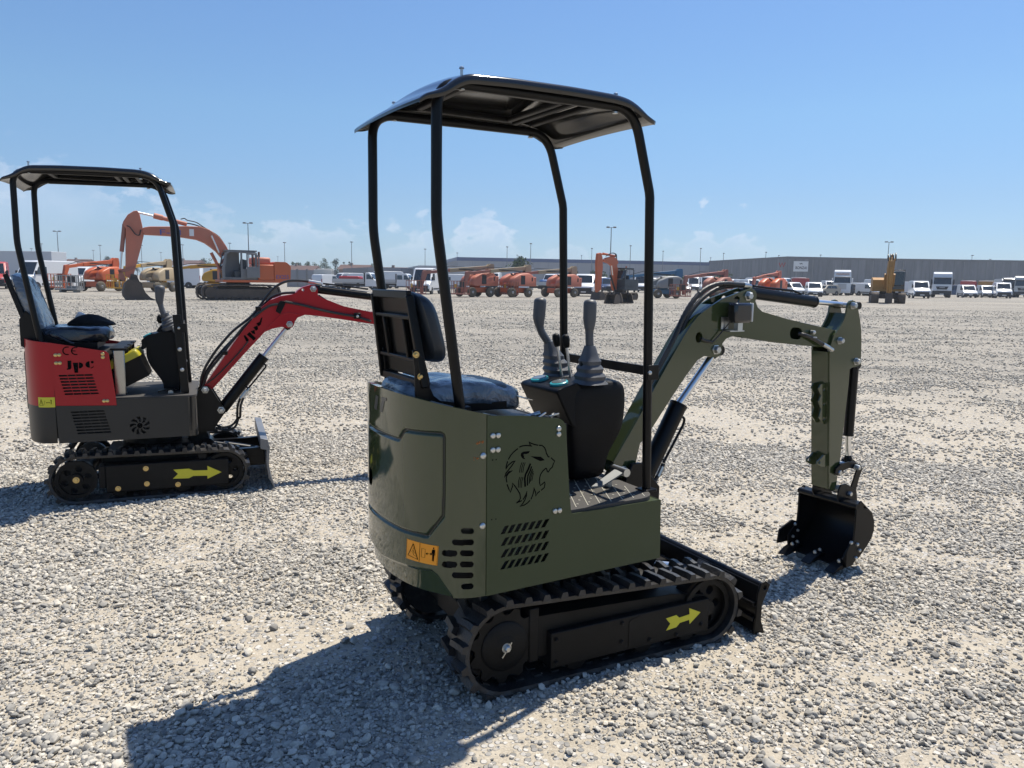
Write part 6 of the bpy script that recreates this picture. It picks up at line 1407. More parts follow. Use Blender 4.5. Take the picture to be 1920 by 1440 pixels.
def boom_lift(cb=None, ch=None, cboom=None, cbas=None, tyre=None, reach=5.3, drop=.15, boxz=.28, panel=True, elbow=2.85):
    cb, ch, cboom, cbas = cb or M_ORG, ch or M_ORG, cboom or M_TAN, cbas or M_PINK; r = start('boom_lift')
    mb = MB(); mb.box((-1.05, -.62, .42), (1.05, .62, .86)); mb.box((-.95, -.9, .36), (-.7, .9, .58)); mb.box((.7, -.9, .36), (.95, .9, .58)); mb.cyl((0, 0, .86), (0, 0, 1.0), .5); mb.build('chassis', cb, r, bevel=.05)
    for uu in (-1.0, 1.0):
        for s in (-1, 1): wheel(r, uu, s*.95, .44, .36, s, tyre or M_TYRED, .5)
    for s in (-1, 1):
        R = []
        for v, k in ((.34, .93), (.42, 1), (.92, 1), (1.0, .93)): R.append([(-.1+(u-(-.1))*k, s*v, 1.0+(z-1.0)*k) for u, z in roundpoly([(-1.75, 1.0), (-1.85, 1.35), (-1.65, 1.95), (-1.1, 2.18), (-.1, 2.12), (.75, 1.75), (.95, 1.35), (.9, 1.0)], .22, 4)])
        hd = MB().loft(R).build('engine_hood', ch, r, smooth=50)
        if panel: MB().box((-.55, s*1.005-.01, 1.15), (-.05, s*1.005+.01, 1.95)).build('vent_panel', M_TRIM, hd); MB().box((-1.5, s*1.0-.008, 1.45), (-1.35, s*1.0+.008, 1.8)).build('hood_handle', M_TRIM, hd)
    mb = MB(); mb.box((-1.8, -.33, .98), (.9, .33, 1.25)); mb.box((-2.05, -.9, 1.0), (-1.7, .9, 1.85)); mb.build('turntable', ch, r, bevel=.06)
    mb = MB(); mb.prism(roundpoly([(-1.75, 1.3), (-1.15, 1.3), (-1.35, elbow-.05), (-1.6, elbow+.12), (-2.0, elbow+.1), (-2.05, elbow-.45)], .1), -.2, -.12); mb.prism(roundpoly([(-1.75, 1.3), (-1.15, 1.3), (-1.35, elbow-.05), (-1.6, elbow+.12), (-2.0, elbow+.1), (-2.05, elbow-.45)], .1), .12, .2); mb.bar((-1.2, 0, 1.2), (-1.75, 0, elbow-.5), .2, .25); mb.build('riser', cboom, r, bevel=.01)
    zf = 2.05; ru = reach
    bm_ = MB().bar((-1.95, 0, elbow-.18), (ru*.52, 0, elbow-.18-(elbow-.18-zf)*.62), .26, .34).build('boom', cboom, r, bevel=.02)
    MB().bar((ru*.45, 0, elbow-.18-(elbow-.18-zf)*.55), (ru, 0, zf), .19, .25).build('inner_boom', cbas, bm_, bevel=.01)
    mb = MB(); mb.bar((-1.1, .19, elbow-.55), (ru*.35, .19, 2.42), .05, .08); mb.tube(fillet([(-1.9, -.2, elbow-.1), (-.5, -.22, elbow-.28), (ru*.5, -.2, 2.65), (ru, -.16, zf+.1)], .3), .03, 6); mb.build('boom_hose', M_HOSE, bm_)
    MB().cyl((-1.2, 0, 1.5), (.3, 0, elbow-.75), .07).build('lift_cylinder', M_TRIM, r)
    mb = MB(); mb.prism(roundpoly([(ru-.15, zf+.2), (ru+.15, zf+.15), (ru+.42, boxz+.75), (ru+.42, boxz+.1), (ru+.22, boxz+.1), (ru+.2, boxz+.7), (ru-.2, zf-.15)], .05), -.12, .12); mb.build('basket_jib', cbas, r, bevel=.01)
    mb = MB(); basket(mb, ru+.45, ru+1.25, -.92, .92, boxz, boxz+1.1); bk = mb.build('basket', cbas, r); MB().box((ru+.5, -.3, boxz+.55), (ru+.62, .3, boxz+1.15)).build('control_box', M_TRIM, bk); MB().box((ru+1.26, -.14, boxz+.55), (ru+1.28, .14, boxz+.85)).build('warning_plate', M_YELP, bk)
    return r
def fc(x, off=0): return 180+math.degrees(math.atan2(x-CX, FPX))+off      # heading of something that faces the camera, turned by off
LIFT = 'boom lifts parked in a row'
# ---- the row on the right
place('van_a', lambda: van(5.4, 2.0, 2.3, windows=0), 1722, 559, fc(1722, -9), 'white panel van parked between the yellow excavator and the white truck tractor with black grille', 'van', 'vans in the right-hand row')
place('tractor_b', lambda: tractor(M_WHT, 1), 1764, 558, fc(1764, -3), 'white truck tractor with black grille and dark windscreen, square roof', 'truck', 'truck tractors')
place('van_s', lambda: van(4.5, 1.88, 1.92, high=False, nose=.34), 1812, 558, fc(1812, -14), 'small white van right beside the black-grilled truck, nose turned left', 'van', 'vans in the right-hand row')
place('van_s', None, 1848, 558, fc(1848, -13), 'small white van with bright windscreen next to the taller van', 'van', 'vans in the right-hand row')
place('van_a', None, 1877, 559, fc(1877, -8), 'white high-roof van in front of the pale camper', 'van', 'vans in the right-hand row', 1.02)
place('tractor_d', lambda: tractor(M_OFFW, 1, 3.55), 1915, 558, fc(1915, -6), 'grey and white truck tractor cut by the right edge of the photo', 'truck', 'truck tractors')
def camper():
    r = start('camper'); MB().prism(roundpoly([(-3.2, .5), (-3.2, 3.0), (-2.9, 3.15), (2.6, 3.15), (3.1, 2.7), (2.7, 2.1), (2.7, .5)], .15), -1.12, 1.12).build('body', M_WHT, r, bevel=.05); MB().box((3.0, -.6, 2.3), (3.06, .6, 2.65)).build('window', M_GLASS, r)
    for s in (-1, 1):
        MB().box((-1.5, s*1.13-.01, 1.8), (.6, s*1.13+.01, 2.4)).build('window', M_GLASS, r)
        for u in (-1.9, 2.0): wheel(r, u, s*1.0, .36, .25, s)
    for u in (-1.5, .5): MB().box((u-.3, -.3, 3.15), (u+.3, .3, 3.25)).build('roof_hatch', M_SILV, r, bevel=.03)
    return r
place('camper', camper, 1882, 556, 200, 'pale camper body with roof hatches behind the high-roof van', 'camper')
def container(col):
    r = start('container'); mb = MB(); P = []
    n = 24
    for i in range(n): u = -3+6*i/n; P += [(u, 1.2), (u+.10, 1.2), (u+.125, 1.16), (u+.225, 1.16)]
    mb.box((-3, -1.16, .1), (3, 1.16, 2.5)); 
    for i in range(n): u = -2.9+5.8*i/(n-1); mb.box((u-.05, -1.20, .25), (u+.05, -1.16, 2.4)); mb.box((u-.05, 1.16, .25), (u+.05, 1.20, 2.4))
    mb.build('container_body', col, r); 
    for s in (-1, 1): MB().box((-3.02, s*1.18-.06, .05), (3.02, s*1.18+.06, .22)).build('bottom_rail', M_TRIM, r)
    return r
def raise_(o, z): o.location.z = z; return o
FAR = 110
def at_px(x, depth): p = ondepth(x, 530, depth); return Vector((p.x, p.y, 0))
def tipper(col):
    r = start('tipper_truck'); mb = MB(); mb.prism([(-3.0, 1.3), (-3.0, 2.6), (2.6, 2.6), (2.8, 1.3)], -1.2, 1.2); mb.build('tipper_body', col, r, bevel=.03)
    for k in range(6):
        for s in (-1, 1): MB().box((-2.8+k*1.05, s*1.22-.03, 1.35), (-2.68+k*1.05, s*1.22+.03, 2.55)).build('body_rib', col, r)
    MB().prism([(2.9, .7), (2.9, 2.8), (4.2, 2.8), (4.7, 1.7), (4.75, .7)], -1.15, 1.15).build('cab', M_OFFW, r, bevel=.05); MB().box((-3, -.5, .8), (3, .5, 1.25)).build('chassis', M_TRIM, r); quad_on(MB(), (4.66, -1, 1.8), (4.66, 1, 1.8), (4.25, .95, 2.65), (4.25, -.95, 2.65), .02).build('windscreen', M_GLASS, r)
    for u in (-2.2, -1.0, 3.6):
        for s in (-1, 1): wheel(r, u, s*1.0, .5, .36, s)
    return r
place('tip_r', lambda: tipper(M_REDV), 0, 0, fc(1815, 180), 'red tipper body standing behind the small white vans', 'truck', 'tippers standing behind the vans', at=at_px(1816, 138))
place('tip_y', lambda: tipper(M_YELD), 0, 0, fc(1850, 180), 'yellow tipper body standing behind the small white vans', 'truck', 'tippers standing behind the vans', at=at_px(1849, 137))
place('car_b', lambda: car(4.6, 1.85, 1.9, M_DBL), 0, 0, 120, 'dark blue car half hidden behind the truck with black grille', 'car', at=at_px(1794, 126))
place('trac_k', lambda: tractor(M_DARKV, 1, 3.3), 0, 0, fc(1899, -4), 'dark truck cab between the high-roof van and the right edge', 'truck', 'truck tractors', at=at_px(1897, 130))
# ---- centre-right group
place('tractor_a', lambda: tractor(M_WHT, 0, 3.9), 1577, 554, fc(1577, -2), 'tall white truck tractor with silver grille bars and red words on its roof board', 'truck', 'truck tractors')
_t = TPL['tractor_a']
V_, F_ = text2d('TRANSPORTS', .30); xm = max(p[0] for p in V_)
MB()._add([(.875, (xm/2-a)*-1.0, 3.16+b) for a, b in V_], F_).build('roof_lettering', M_TAIL, _t)
place('van_s', None, 1525, 556, fc(1525, -6), 'small white van facing the camera left of the tall white truck', 'van', 'vans in the centre rows')
place('suv_b', lambda: car(4.4, 1.8, 1.6, M_BEIGE), 1548, 554, fc(1548, 40), 'beige car between the small white van and the tall white truck', 'car', 'cars parked among the vans')
place('suv_d', lambda: car(4.6, 1.85, 1.72, M_DARKV), 1611, 554, 105, 'dark car right of the tall white truck, seen from the side', 'car', 'cars parked among the vans')
place('car_w', lambda: car(4.5, 1.82, 1.66, M_WHT), 1501, 550, fc(1501, -8), 'white estate car left of the small facing van', 'car', 'cars parked among the vans')
place('van_c', lambda: van(5.0, 1.95, 2.0, high=False, windows=1), 1470, 551, 112, 'white minibus seen from the side behind the arm cylinder of the green machine', 'van', 'vans in the centre rows')
place('van_a', None, 1622, 548, fc(1622, -5), 'white van half hidden left behind the yellow excavator', 'van', 'vans in the centre rows')
place('van_a', None, 1700, 553, fc(1700, -3), 'white van peeping out right of the yellow excavator cab', 'van', 'vans in the right-hand row', .95)
place('van_t', lambda: van(5.9, 2.05, 2.65), 1448, 546, 100, 'white van with ladders and pipes on its roof behind the orange lift', 'van', 'vans in the centre rows')
_v = TPL['van_t']; mb = MB()
for v in (-.7, -.2, .3, .7): mb.cyl((-2.4, v, 2.86), (1.2, v, 2.88), .07, n=8)
for u in (-1.8, 0, 1.0): mb.box((u-.04, -.95, 2.66), (u+.04, .95, 2.80))
mb.build('roof_rack', M_TRIM, _v)
place('van_t', None, 1392, 545, fc(1392, -10), 'white van with a loaded roof rack left of the orange lift', 'van', 'vans in the centre rows')
place('van_h', lambda: van(5.9, 2.05, 2.62), 1357, 546, fc(1357, -3), 'white high-roof van right of the rusty red lift', 'van', 'high-roof vans')
place('van_h', None, 1299, 547, fc(1299, -3), 'white high-roof van behind the rusty red lift basket', 'van', 'high-roof vans')
place('van_h', None, 1262, 548, fc(1262, -3), 'white high-roof van right behind the blue lift', 'van', 'high-roof vans')
place('car_w', None, 1280, 549, fc(1280, -10), 'white pickup-sized car between two high-roof vans', 'car', 'cars parked among the vans')
place('van_a', None, 1098, 555, fc(1098, 5), 'white high-roof van with black bumper left of the orange midi excavator', 'van', 'high-roof vans')
place('van_d', lambda: van(5.2, 1.98, 2.1, M_DBL, high=False), 1140, 548, fc(1140, 0), 'dark blue van behind the orange midi excavator arm', 'van')
place('tip_r', None, 0, 0, fc(1499, 176), 'red tipper body behind the white estate cars, left of the tall white truck', 'truck', 'tippers standing behind the vans', at=at_px(1500, 130))
place('car_w', None, 1512, 547, fc(1512, 0), 'white car tucked behind the small facing van', 'car', 'cars parked among the vans')
for i_, (x, d, k, off, lab) in enumerate([(1325, 122, 'van_h', -4, 'white high-roof van behind the rusty red lift, second from its basket'), (1372, 128, 'van_a', 30, 'white van half hidden between two high-roof vans near the pale bush'), (1408, 124, 'van_a', -20, 'white van just left of the bright orange lift boom'), (1432, 132, 'van_h', -70, 'white van roof showing over the bright orange hood'), (1463, 128, 'van_h', -65, 'tall white van behind the white minibus'), (1487, 118, 'van_s', -30, 'white van nose right of the minibus'), (1534, 126, 'car_w', -40, 'white car top seen between small van and tall truck'), (1556, 132, 'van_a', -12, 'white van behind the beige car'), (1600, 124, 'van_c', 60, 'white minibus behind the dark side-on car'), (1632, 120, 'van_s', -40, 'white small van at the left track of the yellow excavator'), (1643, 128, 'van_h', -20, 'tall white van close behind the yellow excavator body'), (1712, 124, 'van_a', -50, 'white van showing its dark side window left of the row'), (1861, 130, 'car_w', -20, 'white car roof between small van and high-roof van'), (1122, 124, 'van_a', -30, 'white van showing behind the orange midi excavator'), (1205, 122, 'van_h', 10, 'white high-roof van behind the front canopy post'), (1225, 126, 'van_a', -10, 'white van behind the blue lift boom'), (1040, 124, 'van_h', 40, 'white high-roof van behind the lift at the canopy post'), (925, 112, 'van_h', 5, 'white van behind the middle lift with its dark window'), (846, 118, 'van_a', 70, 'white van behind the leftmost lift boom'), (720, 120, 'van_h', 60, 'white van behind the crew-cab truck'), (650, 126, 'van_a', 60, 'white van behind the flatbed with red load')]):
    place(k, None, 0, 0, fc(x, off), lab, 'car' if k == 'car_w' else 'van', 'vehicles in the rows behind', at=at_px(x, d))
# ---- boom lifts
place('lift_o', lambda: boom_lift(M_ORGH, M_ORG, M_TAN, M_PINK), 890, 556.5, 231, 'faded orange boom lift, leftmost of the three beside each other, basket on the ground', 'boom lift', LIFT)
place('lift_o', None, 962, 557, 229, 'faded orange boom lift in the middle of the three beside each other', 'boom lift', LIFT)
place('lift_o', None, 1049, 557, 232, 'faded orange boom lift behind the front canopy post, next to a white van', 'boom lift', LIFT)
place('lift_r', lambda: boom_lift(M_PINK, M_PINK, M_PINK, M_PINK, M_TYRED), 1340, 560, 226, 'rusty red boom lift behind the knee of the green boom', 'boom lift', LIFT)
place('lift_h', lambda: boom_lift(M_ORGH, M_ORGH, M_ORG, M_ORG, None, 3.6), 1443, 561, 224, 'bright orange boom lift with short raised boom behind the green arm cylinder', 'boom lift', LIFT)
place('lift_b', lambda: boom_lift(M_BLUE, M_MGRY, M_BLUE, M_BLUE, M_TYRED, 3.8, elbow=2.8), 1242, 559, 254, 'blue boom lift with grey engine hood right of the front post', 'boom lift', LIFT)
# ---- left group
place('lift_q', lambda: boom_lift(M_ORGH, M_ORGH, M_ORGH, M_ORGH, M_TYRED, 3.6, boxz=.35), 190, 546, 196, 'bright orange boom lift with its basket facing the camera, left of the big bucket', 'boom lift', LIFT)
place('lift_y', lambda: boom_lift(M_TAN, M_TAN, M_TAN, M_YELP, M_TYRED, 3.6, boxz=.35), 293, 547, 194, 'tan boom lift with yellow basket right of the big bucket', 'boom lift', LIFT)
place('lift_z', lambda: boom_lift(M_YELP, M_YELP, M_YELP, M_YELP, M_TYRED, 4.0), 402, 547, 258, 'yellow boom lift half hidden by the tracks of the big orange excavator', 'boom lift', LIFT)
place('van_h', None, 84, 543.5, fc(84, 46), 'white high-roof van behind the red machine canopy, nose to the left', 'van', 'high-roof vans', 1.0)
place('van_g', lambda: van(5.2, 2.0, 2.25, windows=1), 165, 540, fc(165, 38), 'white van behind the grey basket and the orange lift', 'van', 'vans on the left')
place('van_h', None, 372, 538, 265, 'long white van behind the yellow lift and the orange boom', 'van', 'high-roof vans', 1.12)
place('van_h', None, 330, 540, 260, 'long white van between the tan lift and the yellow lift', 'van', 'high-roof vans')
place('fire', lambda: van(5.6, 2.1, 2.5, M_REDV), -8, 541, 150, 'red van cut by the left edge of the photo', 'van')
place('car_w', None, 22, 534, fc(22, 60), 'white car left behind the high-roof van', 'car', 'cars parked among the vans')
place('trailer', lambda: box_trailer(13, 3.9, mat('trailer_white', (.50, .52, .54), .45, var=.05)), 0, 0, 96, 'long pale grey trailer at the far left', 'trailer', at=at_px(14, 88))
def loose_basket():
    r = start('platform_basket'); mb = MB(); basket(mb, -.42, .42, -.95, .95, .25, 1.35, .035, 4); mb.build('basket_frame', mat('galvanised', (.30, .30, .29), .5, metal=.5, var=.15), r); MB().box((-.35, -.3, .8), (-.22, .3, 1.3)).build('control_box', M_TRIM, r); MB().box((-.9, -.5, .08), (-.3, .5, .5)).build('mount', M_MGRY, r); mb = MB()
    for v in (-.6, .6): mb.box((-.3, v-.1, 0), (.3, v+.1, .22))
    mb.build('skid', M_MGRY, r); return r
place('basket', loose_basket, 131, 548, 187, 'grey steel work basket standing left of the orange lift', 'work platform')
# white vans and trucks between the red boom and the lifts
place('van_s', None, 614, 541, 25, 'small white van seen from behind, left of the flatbed with red load', 'van', 'vans on the left')
fl = place('flat_r', lambda: flatbed(6.4), 672, 543, 98, 'white flatbed truck carrying a red covered load', 'truck', 'flatbed trucks')
MB().box((-2.4, -.9, .96), (.4, .9, 1.75)).build('load', M_REDV, TPL['flat_r'], LOCAL, bevel=.18, bseg=3)
place('flat_c', lambda: flatbed(6.6, crew=True), 742, 542, 100, 'white crew-cab tipper truck behind the rear canopy posts', 'truck', 'flatbed trucks')
place('van_h', None, 800, 551, fc(800, 14), 'white high-roof van behind the faded basket of the leftmost lift', 'van', 'high-roof vans')
fl = place('flat_b', lambda: flatbed(6.0), 1004, 547, 262, 'white flatbed truck with blue sheeted load between two lifts', 'truck', 'flatbed trucks')
mb = MB(); mb.box((-2.6, -.8, .96), (-.6, .8, 1.7)); mb.build('load', mat('blue_sheet', (.03, .11, .30), .5, var=.3, vscale=3), TPL['flat_b'], LOCAL, bevel=.3, bseg=3)
place('van_s', None, 632, 538, 60, 'white van behind the small rear-facing van', 'van', 'vans on the left')
place('flat_t', lambda: tipper(M_OFFW), 0, 0, 350, 'pale truck with covered body in front of the concrete fence', 'truck', at=at_px(608, 112))

# ---- big orange excavator
def exc_track(root, L, W, h, v0, mt):
    P = roundpoly([(-L/2, 0), (L/2, 0), (L/2, h), (-L/2, h)], h*.48, 8); Q, Lt = resample(P, 80); mb = MB(); R = []
    for q in Q: R.append([(q[0], v0, q[1]), (q[0], v0+W, q[1])])
    C_ = np.array([0, h/2]); rings = []
    for i, q in enumerate(Q):
        d = q-np.array([np.clip(q[0], -L/2+h/2, L/2-h/2), h/2]); d = d/np.linalg.norm(d); o = q+d*(.012 if i % 2 else -.018); n_ = q-d*.09; rings.append([(o[0], v0, o[1]), (o[0], v0+W, o[1]), (n_[0], v0+W, n_[1]), (n_[0], v0, n_[1])])
    mb.loft(rings, closed=True); tr = mb.build('track', mt, root, smooth=0)
    mb = MB(); mb.box((-L/2+h*.55, v0+.06, .16), (L/2-h*.55, v0+W-.06, h*.72))
    for u in (-L/2+h*.5, L/2-h*.5): mb.cyl((u, v0+.04, h/2), (u, v0+W-.04, h/2), h*.36)
    for k in range(7): u = -L/2+h*.8+(L-1.6*h)*k/6; mb.cyl((u, v0+.03, .17), (u, v0+W-.03, .17), .11)
    mb.build('track_frame', mt, tr, bevel=.02); return tr
def beam(prof, w, v=0): return MB().prism(prof, v-w/2, v+w/2)
EXF = Frame(onz(447, 562), 239)
ex = thing('crawler_excavator', 'large orange crawler excavator with grey cab, bucket resting on the ground', 'excavator', EXF)
exc_track(ex, 4.75, .6, .98, .75, M_MUDD); exc_track(ex, 4.75, .6, .98, -1.35, M_MUDD)
mb = MB(); mb.box((-1.4, -.8, .4), (1.4, .8, .85)); mb.cyl((0, 0, .85), (0, 0, 1.12), .7, n=28); mb.build('undercarriage', M_MUDD, ex, bevel=.03)
Z = lambda pts: [(200+x/5.3333, 380+y/5.3333) for x, y in pts]
mb = MB(); mb.box((-2.7, -1.35, 1.12), (1.15, 1.35, 1.28)); mb.box((-1.2, -1.35, 1.28), (1.0, -.5, 2.0)); hs = mb.build('house', M_ORGH, ex, EXF, bevel=.03)
mb = MB(); mb.prism(roundpoly([(-3.0, 1.18), (-2.0, 1.12), (-2.0, 2.45), (-2.75, 2.45), (-3.05, 2.2)], .12), -1.36, 1.36); cwt = mb.build('counterweight', M_ORGH, ex, EXF, bevel=.05)
V_, F_ = text2d('EX255', .34); MB()._add([(-2.08-a*.9, 1.372, 1.38+b) for a, b in V_], F_).build('lettering', M_SIGNB, cwt, EXF)
MB().box((-2.0, -1.33, 1.28), (-.99, 1.33, 2.25)).build('engine_cover', M_ORGH, ex, EXF, bevel=.05); MB().box((-1.9, -1.0, 2.25), (-.9, .9, 2.72)).build('engine_hood', M_ORG, ex, EXF, bevel=.12); MB().cyl((-1.5, -.6, 2.7), (-1.5, -.6, 3.1), .07).build('exhaust', M_MUDD, ex, EXF)
# cab: open frame with glass
cabp = [(-.95, 1.3), (-.95, 2.95), (-.75, 3.08), (.75, 3.1), (.98, 2.9), (1.15, 1.9), (1.12, 1.3)]
mb = MB(); inner_ = [(-.82, 1.95), (-.82, 2.84), (-.68, 2.95), (-.05, 2.97), (-.05, 1.95)]; door_ = [(.06, 1.42), (.06, 2.97), (.66, 2.98), (.86, 2.86), (1.02, 1.9), (1.0, 1.42)]
mb.prism(cabp, 1.27, 1.33, [inner_, door_]); mb.prism(cabp, .33, .39, [inner_]); mb.box((-.95, .33, 3.04), (.9, 1.33, 3.12)); mb.box((-.95, .33, 1.3), (-.89, 1.33, 2.0)); mb.box((-.95, .33, 1.28), (1.12, 1.33, 1.36))
for v in (.36, 1.30): mb.bar((.95, v, 2.95), (1.15, v, 1.9), .07, .07); mb.bar((1.15, v, 1.9), (1.12, v, 1.3), .07, .07)
cab = mb.build('cab', M_CABG, ex, EXF, bevel=.02)
for nm, vs in (('windscreen', [(1.13, .4, 1.92), (1.13, 1.26, 1.92), (.95, 1.26, 2.92), (.95, .4, 2.92)]), ('lower_window', [(1.11, .4, 1.36), (1.11, 1.26, 1.36), (1.14, 1.26, 1.88), (1.14, .4, 1.88)])): quad_on(MB(), *vs, .01).build(nm, M_GLASS, cab, EXF)
mb = MB(); mb.box((-.1, .55, 1.36), (.42, 1.1, 1.85)); mb.bar((-.12, .82, 1.85), (-.25, .82, 2.55), .45, .12); mb.build('seat', M_DKCAB, cab, EXF, bevel=.05)
mb = MB(); mb.prism([(-1.05, 1.42), (-1.05, 2.7), (-.85, 2.92), (-.25, 2.95), (-.25, 1.42)], 1.50, 1.55, [[(-.96, 2.1), (-.96, 2.68), (-.82, 2.82), (-.34, 2.85), (-.34, 2.1)]]); mb.build('door', M_CABG, cab, EXF, bevel=.01)
bo = EXF.vs(Z([(365,250),(420,240),(620,240),(780,235),(930,242),(1020,272),(1120,345),(1190,440),(1215,490),(1225,640),(1205,745),(1160,745),(1165,640),(1150,555),(1090,485),(1030,440),(980,405),(900,372),(760,350),(620,335),(380,322),(345,290)]), .0)
boom = beam(bo, .62).build('boom', M_ORG, ex, EXF, bevel=.03)
def let_on(s, x0, y0, x1, size, v, fr, m, par, nm='lettering'):
    a, b = fr.v(*x0, v), fr.v(*x1, v); V_, F_ = text2d(s, size); W_ = max(p[0] for p in V_); d = Vector((b[0]-a[0], b[1]-a[1])); n = Vector((d.y, -d.x)).normalized(); n = n if n.y > 0 else -n; MB()._add([(a[0]+d.x*p/W_+n.x*q, v, a[1]+d.y*p/W_+n.y*q) for p, q in V_], F_).build(nm, m, par, fr)
let_on('F-H', (298, 440), 0, (339, 440.5), .46, .316, EXF, M_SIGNB, boom)
mb = MB(); q = EXF.v(359, 436.5, .316); mb.box((q[0]-.14, .312, q[1]-.2), (q[0]+.12, .318, q[1]+.22)); mb.build('plate', M_WHT, boom, EXF)
ar = EXF.vs(Z([(265,85),(300,80),(325,110),(355,240),(368,330),(340,450),(300,600),(268,720),(230,755),(185,735),(190,600),(190,400),(190,260),(160,220),(165,190),(210,120)]), 0); beam(ar, .46).build('arm', M_ORG, ex, EXF, bevel=.03)
def bc3(x, y, v=0): q = EXF.v(200+x/5.3333, 380+y/5.3333, v); return (q[0], v, q[1])
cy = MB().cyl(bc3(480, 135), bc3(800, 215), .13).cyl(bc3(470, 130), bc3(560, 152), .17).build('arm_cylinder', M_ORG, ex, EXF); MB().cyl(bc3(315, 98), bc3(485, 137), .06).build('piston_rod', M_CHROME, cy, EXF)
mb = MB(); mb.tube(fillet([bc3(740, 165), bc3(780, 155), bc3(800, 175), bc3(900, 195), bc3(960, 240), bc3(1120, 330), bc3(1200, 450)], .3), .035, 6); mb.tube(fillet([bc3(760, 200), bc3(870, 215), bc3(1000, 265), bc3(1130, 345)], .3), .04, 6); mb.tube(fillet([bc3(340, 270, .3), bc3(330, 330, .3), bc3(290, 320, .3), bc3(230, 240, .3), bc3(200, 230, .3)], .2), .03, 6); mb.build('hydraulic_hose', M_HOSE, boom, EXF)
cy = MB().cyl(bc3(178, 215), bc3(150, 490), .12).build('bucket_cylinder', M_PINK, ex, EXF); MB().cyl(bc3(150, 480), bc3(135, 660), .06).build('piston_rod', M_CHROME, cy, EXF)
for v in (.42, -.42):
    cy = MB().cyl(bc3(1045, 500, v), bc3(1160, 720, v), .10).build('boom_cylinder', M_ORG, ex, EXF); MB().cyl(bc3(1048, 330, v), bc3(1125, 500, v), .05).build('piston_rod', M_CHROME, boom, EXF)
mb = MB()
for v in (-.26, .26): mb.prism(EXF.vs(Z([(110,670),(200,655),(285,632),(290,655),(210,690),(120,700)]), v), v-.03, v+.03); mb.prism(EXF.vs(Z([(120,680),(150,680),(190,760),(180,790),(120,760)]), v), v-.03, v+.03)
mb.build('bucket_link', M_PINK, ex, EXF)
V0 = .62; bp_ = EXF.vs(Z([(175,890),(195,810),(240,772),(300,770),(345,812),(390,900),(440,950),(495,975),(440,1000),(270,1003),(210,975),(180,930)]), V0); bp_ = [(a, max(.01, b)) for a, b in bp_]
mb = MB(); mb.prism(bp_, V0-.04, V0); mb.prism(bp_, -V0, -V0+.04); n0 = [Vector(p) for p in (bp_[7], bp_[8], bp_[9], bp_[10], bp_[11], bp_[0], bp_[1], bp_[2])]; edge_plate(mb, n0, -V0, V0, .05)
for v in (-.3, .3): mb.prism([(bp_[2][0]+.05, bp_[2][1]-.15), (bp_[2][0]-.05, bp_[2][1]+.35), (bp_[3][0]-.02, bp_[3][1]+.3), (bp_[4][0], bp_[4][1])], v-.03, v+.03)
bkx = mb.build('bucket', M_MUDD, ex, EXF, bevel=.01)
# ---- orange midi excavator, facing the camera
MF = Frame(onz(1163, 562), 222)
mx = thing('midi_excavator', 'orange midi excavator with dark cab and raised folded arm, beside spare buckets', 'excavator', MF)
exc_track(mx, 2.6, .42, .62, .55, M_MUDD); exc_track(mx, 2.6, .42, .62, -.97, M_MUDD)
Z2 = lambda pts: [(1060+x/7.385, 440+y/7.385) for x, y in pts]
mb = MB(); mb.box((-1.0, -.6, .3), (1.0, .6, .62)); mb.cyl((0, 0, .62), (0, 0, .82), .5); mb.build('undercarriage', M_MUDD, mx); MB().prism(roundpoly([(-1.25, .8), (.8, .8), (.8, 1.15), (-.5, 1.2), (-.6, 1.75), (-1.3, 1.75)], .1), -.95, .95).build('house', M_DKCAB, mx, MF, bevel=.05)
mb = MB(); cp_ = [(-.6, 1.1), (-.6, 2.55), (-.4, 2.68), (.5, 2.68), (.72, 2.5), (.8, 1.9), (.75, 1.1)]; ci_ = [(-.48, 1.75), (-.48, 2.5), (-.35, 2.56), (.44, 2.56), (.60, 2.44), (.66, 1.9), (.64, 1.75)]
mb.prism(cp_, .90, .95, [ci_]); mb.prism(cp_, .0, .05, [ci_]); mb.box((-.55, .0, 2.64), (.55, .95, 2.72)); 
for v in (.03, .92): mb.bar((.68, v, 2.5), (.80, v, 1.9), .06, .06)
mb.box((.70, .02, 1.1), (.78, .93, 1.75)); cb_ = mb.build('cab', M_DKCAB, mx, MF, bevel=.015); quad_on(MB(), (.79, .08, 1.8), (.79, .88, 1.8), (.66, .88, 2.5), (.66, .08, 2.5), .01).build('windscreen', M_GLASS, cb_, MF); MB().cyl((0, .5, 2.72), (0, .5, 2.86), .07).build('beacon', M_ORGH, cb_, MF); MB().box((-.2, .3, 1.2), (.2, .7, 2.1)).build('seat', M_PLAST, cb_, MF, bevel=.05)
bm2 = MF.vs(Z2([(660,775),(700,760),(740,680),(720,500),(700,420),(720,390),(700,330),(640,300),(560,320),(520,350),(540,380),(600,400),(640,440),(650,560),(640,700)]), 0); bmo = beam(bm2, .26).build('boom', M_ORGH, mx, MF, bevel=.02)
ar2 = MF.vs(Z2([(440,260),(480,250),(500,310),(505,450),(490,600),(480,760),(430,800),(420,740),(430,560),(425,400),(435,300)]), 0); beam(ar2, .24).build('arm', M_ORGH, mx, MF, bevel=.02)
def mc3(x, y, v=0): q = MF.v(1060+x/7.385, 440+y/7.385, v); return (q[0], v, q[1])
MB().cyl(mc3(490, 268), mc3(620, 280), .07).cyl(mc3(520, 262), mc3(700, 300), .09).build('arm_cylinder', M_ORGH, mx, MF); mb = MB()
for k in range(3): mb.tube(fillet([mc3(560, 300, .1), mc3(620+k*15, 260-k*5, .1), mc3(680+k*15, 250+k*10, .1), mc3(715, 330+k*15, .1), mc3(715, 420, .1)], .15), .03, 6)
